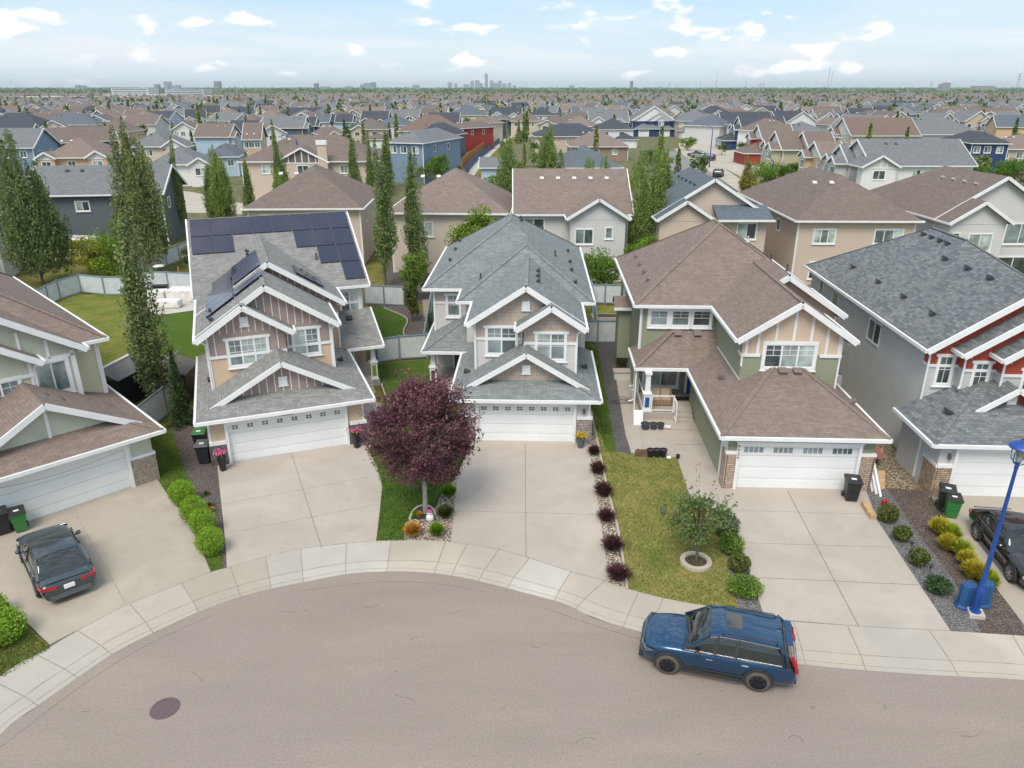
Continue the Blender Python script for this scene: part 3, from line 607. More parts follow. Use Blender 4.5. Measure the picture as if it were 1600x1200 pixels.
def window(house, x, y, z, w, h, lites=2, face='f', trim=.11, panes=None, grid='top', head=True, glass='pane_dark'):
    """centre x, y of the opening on the wall, z = its sill, w x h the opening; frame > pane"""
    key = (w, h, lites, trim, grid, head)
    if key not in WN:
        f = MB(); t = trim
        f.box(-w / 2 - t, -.05, -t * 1.15, w / 2 + t, .02, 0); f.box(-w / 2 - t, -.05, 0, -w / 2, .02, h); f.box(w / 2, -.05, 0, w / 2 + t, .02, h); f.box(-w / 2 - t - (.09 if head else 0), -.06, h, w / 2 + t + (.09 if head else 0), .02, h + t * 1.15)
        if t > .08: f.box(-w / 2 - t - .05, -.085, -t * 1.15 - .05, w / 2 + t + .05, .02, -t * 1.15)
        lw = w / lites
        for k in range(lites):
            a = -w / 2 + k * lw
            for u in (a, a + lw - .04): f.box(u, -.035, 0, u + .04, .02, h)
            for v in (0, h - .04): f.box(a + .04, -.035, v, a + lw - .04, .02, v + .04)
            if grid in ('top', 'all') and lw < 1.3:
                f.box(a + lw / 2 - .011, -.022, h * .52 if grid == 'top' else .04, a + lw / 2 + .011, .0, h - .04)
                f.box(a + .04, -.022, h * .52 - .012, a + lw - .04, .0, h * .52 + .012)
                if grid == 'top': f.box(a + .04, -.02, h * .76 - .01, a + lw - .04, .0, h * .76 + .01)
        fm = f.build('window', 'white', house); fm.location = (0, 0, 0)
        g = MB(); g.poly([(-w / 2, -.004, 0), (w / 2, -.004, 0), (w / 2, -.004, h), (-w / 2, -.004, h)]); WN[key] = (fm.data, g)
        o = fm
    else: o = link('window', WN[key][0], house)
    o.location = (x, y, z); o.rotation_euler = (0, 0, FACE[face] if isinstance(face, str) else face)
    panes = panes or [glass] * lites; lw = w / lites
    groups = {}
    for k, p in enumerate(panes): groups.setdefault(p, []).append(k)
    for p, ks in groups.items():
        g = MB()
        for k in ks: a = -w / 2 + k * lw; g.poly([(a, -.004, 0), (a + lw, -.004, 0), (a + lw, -.004, h), (a, -.004, h)])
        g.build('pane', p, o)
    return o
def gable_vent(house, x, y, z, s=.42):
    v = MB(); v.box(x - s / 2, y - .05, z, x + s / 2, y, z + s * 1.25); v.box(x - s / 2 - .04, y - .06, z, x + s / 2 + .04, y, z + .05)
    for k in range(6): v.box(x - s / 2 + .05, y - .062, z + .09 + k * s * .19, x + s / 2 - .05, y - .05, z + .09 + k * s * .19 + .03)
    v.build('gable_vent', 'white', house)
def roof_vents(house, pts, s, ax='x', sg=1, mat='vent_dark', size=.3):
    """low box vents lying on a roof plane; pts = x, y, z; slope s rising along +/- axis"""
    for (x, y, z) in pts:
        v = MB(); h = size / 2; v.box(-h, -h, 0, h, h, .10); v.box(-h - .03, -h - .03, .10, h + .03, h + .03, .14)
        o = v.build('roof_vent', mat, house, loc=(x, y, z)); a = math.atan(s) * sg
        o.rotation_euler = (a, 0, 0) if ax == 'y' else (0, -a, 0)
def pipe(house, x, y, z, h=.35, mat='vent_dark'):
    v = MB(); v.tube([(x, y, z - .1), (x, y, z + h)], .05, 8); v.lathe((x, y, z - .02), [(.14, 0), (.08, .06), (.06, .1)], 8); v.build('vent_pipe', mat, house)
def downspout(house, pts):
    v = MB()
    for a, b in zip(pts, pts[1:]): v.beam(a, b, .075, .06)
    v.build('downspout', 'white', house)
def corner(mb, x, y, z0, z1, w=.12, p=.02):
    mb.box(x - w / 2, y - p, z0, x + w / 2, y + w, z1)
def garage_door(house, x0, x1, z1, y=.0, style='squares', address=None, panels=4):
    d = MB(); n = panels
    for k in range(n):
        a = k * z1 / n; d.box(x0, y - .03, a + .012, x1, y + .03, a + z1 / n - .004)
        if style != 'plain':
            m = 8; w = (x1 - x0) / m
            if style == 'row': m = 4; w = (x1 - x0) / 4
            for j in range(m):
                if k == n - 1: continue
                u = x0 + j * w
                d.box(u + .08, y - .038, a + .1, u + w - .08, y - .03, a + z1 / n - .09)
    dr = d.build('garage_door', 'door_white', house)
    if style == 'squares':
        w = (x1 - x0) / 8
        for j in range(8):
            g = MB(); c = x0 + (j + .5) * w
            for i in (-1, 1):
                for k in (0, 1): g.box(c + i * .075 - .055, y - .036, z1 - .30 + k * .11, c + i * .075 + .055, y - .028, z1 - .22 + k * .11)
            g.build('door_light', 'pane_dark', dr)
    if style == 'row':
        w = (x1 - x0) / 4
        for j in range(4):
            g = MB(); c = x0 + (j + .5) * w
            for i in range(4): u = c - .42 + i * .22; g.box(u, y - .036, z1 - .42, u + .18, y - .028, z1 - .16)
            g.build('door_light', 'pane_grey', dr)
    t = MB(); t.box(x0 - .13, y - .23, 0, x0, y + .02, z1 + .15); t.box(x1, y - .23, 0, x1 + .13, y + .02, z1 + .15); t.box(x0, y - .22, z1, x1, y + .02, z1 + .15); t.box(x0 - .2, y - .26, z1 + .15, x1 + .2, y + .02, z1 + .2)
    t.build('door_trim', 'white', house)
    if address:
        txt, ax, az, size, vert, board = address
        if board: q = MB(); q.box(ax - .35, y - .25, az - .09, ax + .35, y - .222, az + .11); q.build('number_board', board, house)
        for k, ch in enumerate(txt):
            cu = bpy.data.curves.new('t', 'FONT'); cu.body = ch; cu.size = size; cu.extrude = .006; cu.align_x = 'CENTER'
            tmp = bpy.data.objects.new('t', cu); COL.objects.link(tmp); bpy.context.view_layer.update()
            me = bpy.data.meshes.new_from_object(tmp.evaluated_get(bpy.context.evaluated_depsgraph_get())); bpy.data.objects.remove(tmp)
            me.materials.append(M['white' if board == 'grey_plastic' else 'black_plastic']); o = link('house_number', me, house)
            o.rotation_euler = (math.pi / 2, 0, 0); o.location = (ax, y - .236, az - k * size * .95) if vert else (ax + (k - (len(txt) - 1) / 2) * size * .62, y - .258, az - .06)
def front_door(house, x, y, z, mat, w=.95, h=2.05, face='f', lite=True):
    d = MB(); d.box(-w / 2, -.05, 0, w / 2, .02, h)
    for a, b in ((.15, .75), (.9, 1.2)):
        for s_ in (-1, 1): d.box(s_ * w / 4 - w * .17, -.062, a, s_ * w / 4 + w * .17, -.05, b)
    o = d.build('front_door', mat, house, loc=(x, y, z), rz=FACE[face])
    k = MB(); k.tube([(w / 2 - .1, -.06, .95), (w / 2 - .1, -.13, .95), (w / 2 - .1, -.13, 1.1)], .015, 6); k.build('door_handle', 'metal', o)
    if lite: g = MB(); g.box(-w * .35, -.056, h - .7, w * .35, -.045, h - .15); g.build('door_glass', 'pane_grey', o)
    t = MB(); t.box(-w / 2 - .12, -.07, 0, -w / 2, .02, h + .12); t.box(w / 2, -.07, 0, w / 2 + .12, .02, h + .12); t.box(-w / 2, -.07, h, w / 2, .02, h + .12); t.build('door_frame', 'white', house, loc=(x, y, z), rz=FACE[face])
def column(house, x, y, z0, z1, panel=None, base_h=1.1):
    c = MB(); c.box(x - .2, y - .2, z0, x + .2, y + .2, z0 + base_h); c.box(x - .25, y - .25, z0 + base_h, x + .25, y + .25, z0 + base_h + .08); c.box(x - .23, y - .23, z0, x + .23, y + .23, z0 + .12)
    a = .15; b = .11
    for k in range(4):
        sx, sy = ((-1, -1), (1, -1), (1, 1), (-1, 1))[k]; tx, ty = ((-1, -1), (1, -1), (1, 1), (-1, 1))[(k + 1) % 4]
        c.poly([(x + sx * a, y + sy * a, z0 + base_h + .08), (x + tx * a, y + ty * a, z0 + base_h + .08), (x + tx * b, y + ty * b, z1), (x + sx * b, y + sy * b, z1)])
    c.box(x - .18, y - .18, z1 - .12, x + .18, y + .18, z1)
    o = c.build('porch_column', 'white', house)
    if panel:
        p = MB(); p.box(x - .12, y - .208, z0 + .25, x + .12, y - .2, z0 + base_h - .15); p.box(x - .208, y - .12, z0 + .25, x - .2, y + .12, z0 + base_h - .15); p.build('column_panel', panel, o)
def rail(house, a, b, z, h=.95, glass=True, posts=None):
    m = MB(); A = Vector((*a, z)); B = Vector((*b, z)); n = posts or max(1, round((B - A).length / 1.5))
    for k in range(n + 1): p = A.lerp(B, k / n); m.box(p.x - .035, p.y - .035, z, p.x + .035, p.y + .035, z + h + .03)
    m.beam(A + Vector((0, 0, h)), B + Vector((0, 0, h)), .06, .05); m.beam(A + Vector((0, 0, .1)), B + Vector((0, 0, .1)), .05, .04)
    if not glass:
        L = (B - A).length; q = int(L / .13)
        for k in range(1, q): p = A.lerp(B, k / q); m.box(p.x - .012, p.y - .012, z + .1, p.x + .012, p.y + .012, z + h)
    m.build('railing', 'white', house)
def battens(mb, x0, x1, y, zb, z, s, step=.4, w=.045, p=.025, skip=()):
    """vertical white battens up to a front gable whose eaves are x0, x1 at z"""
    c = (x0 + x1) / 2; n = int((x1 - x0) / step); st = (x1 - x0) / n
    for k in range(1, n):
        x = x0 + k * st; zt = z + (min(x - x0, x1 - x)) * s - .12
        if any(a <= x <= b for a, b in skip): continue
        if zt > zb + .05: mb.box(x - w / 2, y - p, zb, x + w / 2, y, zt)
# ------------------------------------------------------------------ the five houses on the cul-de-sac
OV = .42
def front_steps(h, x0, x1, y0, z, n=3, side='f', mat='concrete_pale'):
    s = MB()
    for k in range(n): s.box(x0, y0 - .3 * (n - k), 0, x1, y0 - .3 * (n - k - 1) + .02 * 0, z * (k + 1) / n - .01 * 0)
    s.build('front_steps', mat, h)
def cone_lamp(h, x, y, z):
    l = MB(); l.box(x - .05, y - .03, z - .1, x + .05, y, z + .12); l.lathe((x, y - .1, z - .12), [(.05, 0), (.075, .03), (.075, .2), (.03, .27)], 8, False); l.build('wall_lamp', 'grey_plastic', h)

# --- house 3: pale grey with blue grey roof, centre
def house3():
    h = thing('house', 'pale grey house with blue grey roof and tan gables, behind the purple tree', 'house', (-1.73, 34.37, 0), R(-1.8), 'houses around the cul-de-sac')
    w = MB(); gwalls(w, -.95, 5.72, -.1, 9, 2.75, 0, 4.86, 2.12); walls(w, -3.42, 5.85, 9.75, 22, 0, 5.75, 'fblr'); walls(w, -1.15, 5.8, 7.0, 10, 0, 5.75, 'flr')
    walls(w, -.3, 5.05, 2.62, 8, 2.5, 4.75, 'flr'); walls(w, 2.3, 5.0, 1.92, 3, 2.5, 4.75, 'flr')
    w.build('wall', 'pale_siding', h)
    g = MB(); s = .66
    gable_tri(g, -.3, 5.05, 2.60, 5.75, .66, 4.75); g.poly([(-.3, 8, 4.75), (-.3, 2.6, 4.75), (-.3, 2.6, 5.75), (-.3, 8, 5.75)]); g.poly([(5.05, 2.6, 4.75), (5.05, 8, 4.75), (5.05, 8, 5.75), (5.05, 2.6, 5.75)])
    gable_tri(g, 2.3, 5.0, 1.9, 5.72, .66, 4.75); g.poly([(2.3, 3, 4.75), (2.3, 1.9, 4.75), (2.3, 1.9, 5.72), (2.3, 3, 5.72)]); g.poly([(5.0, 1.9, 4.75), (5.0, 3, 4.75), (5.0, 3, 5.72), (5.0, 1.9, 5.72)])
    gable_tri(g, -.3, 5.2, .85, 2.9, .6, 2.6); g.box(-3.44, 9.73, 4.75, -1.16, 9.75, 5.7)
    g.build('gable_panel', 'tan_shake', h)
    st = MB(); st.box(5.0, -.2, 0, 5.75, -.08, 1.42); st.box(5.70, -.2, 0, 5.80, .5, 1.42); st.box(-.98, -.2, 0, -.14, -.08, 1.42); st.build('stone_veneer', 'pale_stone', h)
    r = MB(); f = MB()
    roof_mesh(r, f, (-3.95, 6.2, 9.33, 22.3, 5.72, .65, 'y', 'h', 'h'))
    roof_mesh(r, f, (-1.6, 6.205, 6.5, 17, 5.718, .65, 'y', 'h', 'h'))
    roof_mesh(r, f, (-.72, 5.46, 2.2, 12, 5.715, .655, 'y', 'g', 'n'))
    roof_mesh(r, f, (1.88, 5.47, 1.45, 6, 5.712, .66, 'y', 'g', 'n'))
    z0, s = 2.62, .36                                     # garage skirt roof
    A = (-1.38, -.55, z0); B = (6.17, -.55, z0); Bb = (6.17, 7, z0); Ab = (-1.38, 7, z0)
    def plane(P): r.poly(P); r.poly([(p[0], p[1], p[2] - .12) for p in P][::-1])
    plane([A, B, (6.17 - 3.4, 2.85, z0 + 3.4 * s), (-1.38 + 3.4, 2.85, z0 + 3.4 * s)]); plane([Ab, A, (2.02, 2.85, z0 + 3.4 * s), (.1, 7, z0 + 1.48 * s)]); plane([B, Bb, (4.9, 7, z0 + 1.27 * s), (2.77, 2.85, z0 + 3.4 * s)])
    roof_mesh(r, None, (-.74, 5.6, .42, 3, 2.8, .6, 'y', 'g', 'n'))
    for p, q in (((-.76, .40, 2.71), (2.43, .40, 4.62)), ((5.62, .40, 2.71), (2.43, .40, 4.62))): f.beam(p, q, .09, .24)
    roof_mesh(r, f, (-3.72, 3.6, 6.33, 13, 2.72, .55, 'y', 'h', 'n'))
    for a, b in ((A, B), (B, Bb)): f.beam((a[0] + (.05 if a[0] > 0 and a[1] != b[1] else 0), a[1] - (.05 if a[1] == b[1] else 0), z0 - .08), (b[0] + (.05 if a[1] != b[1] else 0), b[1] - (.05 if a[1] == b[1] else 0), z0 - .08), .12, .16)
    f.beam((-1.43, -.55, z0 - .08), (-1.43, 6.4, z0 - .08), .12, .16); f.box(-1.3, -.5, 2.44, 6.1, -.1, 2.47)
    f.box(-1.0, -.21, 1.42, -.12, -.06, 1.56); f.box(5.02, -.23, 1.42, 5.83, .5, 1.56); f.box(-.32, 2.57, 4.70, 5.07, 2.63, 4.84); f.box(2.28, 1.87, 4.70, 5.02, 1.92, 4.84); f.box(-3.46, 9.70, 4.66, -1.15, 9.76, 4.79)
    for x, y, a, b in ((-.3, 2.6, 2.6, 4.7), (5.0, 1.9, 2.6, 4.7), (2.32, 1.9, 2.6, 4.7), (-3.4, 9.73, 2.9, 5.6), (-.3, 2.6, 4.8, 5.7), (5.66, -.12, 1.5, 2.5)): corner(f, x, y, a, b, .1)
    r.build('roof', 'blue_shingle', h); f.build('roof_trim', 'white', h)
    c = MB(); ridge_caps(c, [((-3.95, 9.33, 5.72), (1.12, 14.4, 9.01)), ((6.2, 22.3, 5.72), (1.13, 17.2, 9.01)), ((-3.95, 22.3, 5.72), (1.12, 17.2, 9.01)), ((-1.6, 6.5, 5.72), (2.3, 10.4, 8.25)), ((6.2, 6.5, 5.72), (2.3, 10.4, 8.25)), ((1.12, 14.4, 9.01), (1.12, 17.2, 9.01)), ((2.37, 2.25, 7.74), (2.37, 9.6, 7.74)), ((-1.38, -.55, 2.62), (1.9, 2.7, 3.8)), ((6.17, -.55, 2.62), (2.9, 2.7, 3.8)), ((-3.72, 6.33, 2.72), (-1.6, 8.45, 3.88))]); c.build('ridge_cap', 'blue_shingle', h)
    window(h, 1.1, 2.6, 3.95, 1.52, 1.42, 2, panes=['pane_grey', 'pane_dark']); window(h, 3.68, 1.9, 3.9, 1.45, 1.4, 2, panes=['pane_blind', 'pane_grey'])
    window(h, -2.2, 9.73, 3.9, .75, 1.3, 1, glass='pane_grey'); window(h, 6.0 - .15, 14, 3.9, 1.2, 1.2, 2, 'r', head=False)
    gable_vent(h, 2.37, 2.58, 6.3); gable_vent(h, 2.43, .83, 3.45)
    garage_door(h, 0, 4.86, 2.12, 0, 'squares'); cone_lamp(h, 5.38, -.1, 1.85)
    downspout(h, [(-.45, 2.3, 5.55), (-.28, 2.55, 5.3), (-.28, 2.55, 2.95), (-.35, 2.3, 2.9)]); downspout(h, [(5.25, 1.6, 5.55), (5.03, 1.85, 5.3), (5.03, 1.85, 3.0), (5.12, 1.7, 2.95)]); downspout(h, [(1.95, 1.6, 5.55), (2.15, 2.5, 5.3), (2.15, 2.5, 4.1), (2.1, 2.3, 4.05)])
    roof_vents(h, [(6.2 - d, y, 5.72 + d * .65) for d, y in ((1.1, 11.2), (1.1, 13.5), (1.1, 17), (2.9, 19.5))] + [(5.2, 8.3, 5.72 + 1 * .65)], .65, 'x', 1)
    roof_vents(h, [(-3.95 + 1.2, y, 5.72 + 1.2 * .65) for y in (13.5, 17, 20)], .65, 'x', -1); roof_vents(h, [(3.0, y, 7.33) for y in (4.6, 5.8, 7.0)], .655, 'x', 1); roof_vents(h, [(1.75, 17.6, 8.6), (1.85, 16.9, 8.55)], .65, 'x', 1)
    roof_vents(h, [(5.6, 3.5, 2.84)], .36, 'x', 1); roof_vents(h, [(-.8, 2.6, 2.84)], .36, 'x', -1); pipe(h, 4.1, 12.5, 7.1); pipe(h, -.4, 8.6, 6.5)
    front_door(h, -1.75, 9.72, .45, 'door_purple'); p = MB(); p.box(-3.5, 6.6, 0, -.95, 9.72, .44); p.build('porch_floor', 'concrete_pale', h); column(h, -3.2, 6.85, .44, 2.6, 'door_purple'); front_steps(h, -2.8, -1.1, 6.6, .44)
    return h
house3()

# --- house 2: tan with grey roof and solar panels
def house2():
    h = thing('house', 'tan house with grey roof, solar panels and taupe batten gables', 'house', (-13.65, 31.97, 0), R(21), 'houses around the cul-de-sac')
    w = MB(); gwalls(w, -.85, 6.5, -.1, 9, 2.75, 0, 5.54, 2.12); walls(w, -.5, 8.6, 10.85, 23.9, 0, 5.8); walls(w, -.45, 3.3, 2.85, 11, 2.5, 4.55, 'fl'); walls(w, 3.3, 5.62, 3.35, 11, 2.5, 4.55, 'frl'); walls(w, 5.0, 6.6, 7.35, 11, 2.5, 4.55, 'fr'); w.box(3.28, 2.87, 2.5, 3.32, 3.4, 4.55)
    walls(w, 5.62, 6.6, 7.35, 11, 0, 2.7, 'fr')
    w.build('wall', 'tan_siding', h)
    g = MB()
    gable_tri(g, -.45, 3.3, 2.83, 5.72, .65, 4.55); g.poly([(-.45, 11, 4.55), (-.45, 2.83, 4.55), (-.45, 2.83, 5.72), (-.45, 11, 5.72)]); g.poly([(3.3, 2.83, 4.55), (3.3, 3.4, 4.55), (3.3, 3.4, 5.72), (3.3, 2.83, 5.72)])
    gable_tri(g, -.4, 5.65, 3.33, 5.72, .65, 4.55); g.poly([(5.65, 3.33, 4.55), (5.65, 9, 4.55), (5.65, 9, 5.72), (5.65, 3.33, 5.72)]); gable_tri(g, -.4, 6.6, 7.33, 5.72, .65, 4.55); g.poly([(6.6, 7.33, 4.55), (6.6, 11, 4.55), (6.6, 11, 5.72), (6.6, 7.33, 5.72)])
    gable_tri(g, -.2, 5.85, .85, 2.9, .56, 2.6); g.box(6.6, 10.83, 4.55, 8.62, 10.86, 5.7)
    g.build('gable_panel', 'taupe_board', h)
    f = MB(); r = MB()
    battens(f, -.45, 3.3, 2.83, 4.6, 5.72, .65, .36, skip=((.1, 2.85),)); 
    for k in range(1, 11):
        x = -.45 + .34 * k
        if .1 < x < 2.85: f.box(x - .02, 2.80, 5.72, x + .02, 2.83, 5.72 + min(x + .45, 3.3 - x) * .65 - .12)
    battens(f, -.4, 5.65, 3.33, 4.6, 5.72, .65, .36, skip=((-1, 5.3),)); 
    for k in range(1, 17):
        x = -.4 + .36 * k
        if x > 1.6 and x < 5.4: f.box(x - .02, 3.30, 5.7, x + .02, 3.33, 5.72 + min(x + .4, 5.65 - x) * .65 - .12)
    battens(f, -.4, 6.6, 7.33, 5.0, 5.72, .65, .36); battens(f, -.2, 5.85, .85, 2.9, 2.9, .56, .36); battens(f, 6.7, 8.6, 10.83, 4.6, 5.7, 0, .3, skip=((7.1, 8.5),))
    f.box(-.47, 2.79, 4.48, 3.32, 2.85, 4.62); f.box(3.3, 3.29, 4.48, 5.67, 3.35, 4.62); f.box(7, 10.8, 4.46, 8.63, 10.86, 4.58)
    roof_mesh(r, f, (-1.12, 9.08, 10.4, 24.4, 5.7, .5, 'x', 'n', 'g'))
    for p, q in (((-1.14, 10.6, 5.62), (-1.14, 17.4, 9.12)), ((-1.14, 24.4, 5.62), (-1.14, 17.4, 9.12))): f.beam(p, q, .09, .24)
    roof_mesh(r, f, (-.94, 7.02, 6.9, 15.9, 5.69, .66, 'y', 'g', 'n')); roof_mesh(r, f, (-.935, 6.07, 2.9, 12, 5.683, .662, 'y', 'g', 'n')); roof_mesh(r, f, (-.93, 3.73, 2.4, 9, 5.676, .665, 'y', 'g', 'n'))
    z0, s = 2.62, .36; A = (-1.3, -.55, z0); B = (6.98, -.55, z0); Bb = (6.98, 7.6, z0); Ab = (-1.3, 9.3, z0)
    def plane(P, mb=r): mb.poly(P); mb.poly([(p[0], p[1], p[2] - .12) for p in P][::-1])
    m = 3.9; plane([A, B, (B[0] - m, -.55 + m, z0 + m * s), (A[0] + m, -.55 + m, z0 + m * s)]); plane([Ab, A, (A[0] + m, -.55 + m, z0 + m * s), (-.3, 9.3, z0 + .36)]); plane([B, Bb, (5.6, 7.6, z0 + 1.38 * s), (B[0] - m, -.55 + m, z0 + m * s)])
    roof_mesh(r, None, (-.64, 6.3, .42, 3.3, 2.8, .56, 'y', 'g', 'n'))
    for p, q in (((-.66, .40, 2.71), (2.83, .40, 4.66)), ((6.32, .40, 2.71), (2.83, .40, 4.66))): f.beam(p, q, .09, .24)
    P = [(6.3, 7.2, 2.72), (9.1, 7.2, 2.72), (9.1, 10.9, 4.1), (6.3, 10.9, 4.1)]; plane(P)
    f.beam((6.9, 7.15, 2.64), (9.15, 7.15, 2.64), .12, .16); f.beam((9.13, 7.15, 2.64), (9.13, 10.9, 4.02), .09, .2); f.box(6.3, 7.3, 2.5, 8.9, 7.5, 2.62)
    f.beam((-1.35, -.6, 2.54), (7.03, -.6, 2.54), .12, .16); f.beam((-1.35, -.6, 2.54), (-1.35, 9.3, 2.54), .12, .16); f.beam((7.03, -.6, 2.54), (7.03, 7.2, 2.54), .12, .16); f.box(-1.25, -.55, 2.44, 6.95, -.1, 2.47)
    f.box(-.9, -.23, 1.18, -.1, .0, 1.34); f.box(5.75, -.23, 1.18, 6.6, .0, 1.34)
    for x, y, a, b in ((-.42, 2.83, 2.5, 5.6), (3.28, 2.83, 2.9, 4.5), (5.62, 3.33, 2.7, 5.6), (6.58, 7.33, 2.8, 5.0), (8.58, 10.83, 3.6, 5.6), (-.83, -.12, 1.2, 2.5), (6.46, -.12, 1.2, 2.5)): corner(f, x, y, a, b, .1)
    r.build('roof', 'grey_shingle', h); f.build('roof_trim', 'white', h)
    c = MB(); ridge_caps(c, [((-1.1, 17.4, 9.2), (9.1, 17.4, 9.2)), ((3.04, 6.9, 8.31), (3.04, 15.6, 8.31)), ((2.57, 2.9, 8.0), (2.57, 7, 8.0)), ((1.4, 2.4, 7.22), (1.4, 3, 7.22))]); c.build('ridge_cap', 'grey_shingle', h)
    st = MB(); st.box(-.9, -.2, 0, -.13, -.08, 1.18); st.box(-.93, -.2, 0, -.83, .6, 1.18); st.box(5.68, -.2, 0, 6.55, -.08, 1.18); st.box(6.5, -.2, 0, 6.6, .6, 1.18); st.build('stone_veneer', 'grey_stone', h)
    window(h, 1.45, 2.83, 4.02, 1.85, 1.35, 3, panes=['pane_grey', 'pane_blind', 'pane_blind']); window(h, 4.35, 3.33, 4.05, 1.25, 1.35, 2, panes=['pane_blind', 'pane_grey']); window(h, 7.85, 10.83, 3.95, 1.1, 1.3, 2, panes=['pane_grey', 'pane_blind'])
    window(h, 8.6, 14, 3.9, .8, 1.2, 1, 'r', head=False)
    gable_vent(h, 1.42, 2.80, 6.0); gable_vent(h, 2.83, .83, 3.35)
    garage_door(h, 0, 5.54, 2.12, 0, 'squares', address=('8920', 2.75, 2.33, .13, False, 'brown_wood'))
    downspout(h, [(-.8, 2.7, 5.5), (-.5, 2.78, 5.3), (-.5, 2.78, 2.6)]); downspout(h, [(5.95, 3.2, 5.5), (5.7, 3.3, 5.3), (5.7, 3.3, 2.8)]); downspout(h, [(3.6, 2.65, 5.5), (3.42, 3.25, 5.2), (3.42, 3.25, 3.7), (3.5, 3.1, 3.65)])
    # solar panels on the main slope: rows under the ridge, then stepping down on the right
    k = 1 / math.hypot(1, .5); slope = math.atan(.5)
    def panel(u, v, w_=1.22, l_=1.72, land=False):
        if land: w_, l_ = l_, w_
        q = MB(); q.box(.01, .01, .08, w_ - .01, l_ - .01, .115)
        o = q.build('solar_panel', 'solar', h, loc=(u, 17.32 - v * k, 9.12 - v * k * .5)); o.rotation_euler = (slope, 0, 0)
        b = MB(); b.box(.1, .3, .0, w_ - .1, .34, .08); b.box(.1, l_ - .34, 0, w_ - .1, l_ - .3, .08)
        for cx_ in (0, w_): b.box(cx_ - .02, l_ - .03, .08, cx_ + .02, l_ + .02, .125)
        b.build('rail', 'metal', o)
    W_, L_ = 1.24, 1.75
    for i in range(8): panel(-.95 + i * W_, L_ + .08)
    for i in range(2): panel(-.95 + i * W_, 2 * L_ + .1)
    for i in (5, 6, 7): panel(-.95 + i * W_, 2 * L_ + .1)
    for i in (6, 7): panel(-.95 + i * W_, 3 * L_ + .12)
    panel(-.95 + 7 * W_, 4 * L_ + .14)
    # and on the left and right slopes of the front gables
    sl = math.atan(.662)
    def side(x, z, y, sg, w_=1.05, l_=1.75, mat='solar_side'):
        q = MB(); q.box(0, 0, .08, l_, w_, .115); o = q.build('solar_panel', 'solar', h, loc=(x, y, z)); o.rotation_euler = (0, -sl * sg, 0)
        b = MB(); b.box(.3, -.02, 0, .34, w_, .08); b.box(l_ - .34, -.02, 0, l_ - .3, w_, .08)
        for xx in (.05, l_ - .1): b.box(xx, -.05, .03, xx + .05, .0, .13)
        b.build('rail', 'black_plastic', o)
    c_ = math.cos(sl); sn = math.sin(sl)
    def on_left(d, y): side(-.94 + d * c_, 5.69 + d * sn, y, 1)
    for y in (4.5, 5.58): on_left(.75, y)
    for y in (6.66, 7.74, 8.82, 9.9): on_left(.75 if y < 8 else 1.2, y); 
    for y in (6.9, 7.98, 9.06, 10.14): on_left(2.6, y)
    on_left(2.55, 4.6)
    for y in (7.6, 8.68): q = 1.3; side(7.02 - (q + 1.75) * c_, 5.69 + (q + 1.75) * sn, y, -1)
    roof_vents(h, [(-.1, 3.6, 6.25), (-.1, 5.2, 6.25), (2.2, 12.6, 7.78), (2.2, 11.6, 7.78)], .66, 'x', -1); roof_vents(h, [(7.6, 9.9, 3.75)], .36, 'y', 1); roof_vents(h, [(-.6, 4.2, 2.86)], .36, 'x', -1); roof_vents(h, [(6.2, 4.8, 2.9)], .36, 'x', 1); pipe(h, 5.0, 9.3, 6.9); pipe(h, 6.3, 13, 7.0)
    p = MB(); p.box(6.6, 7.5, 0, 8.8, 10.85, .44); p.build('porch_floor', 'concrete_pale', h); column(h, 8.5, 7.7, .44, 2.6, 'leaf_lime'); front_door(h, 7.15, 10.0, .45, 'door_green'); front_steps(h, 7.0, 8.3, 7.5, .44, 4)
    return h
house2()

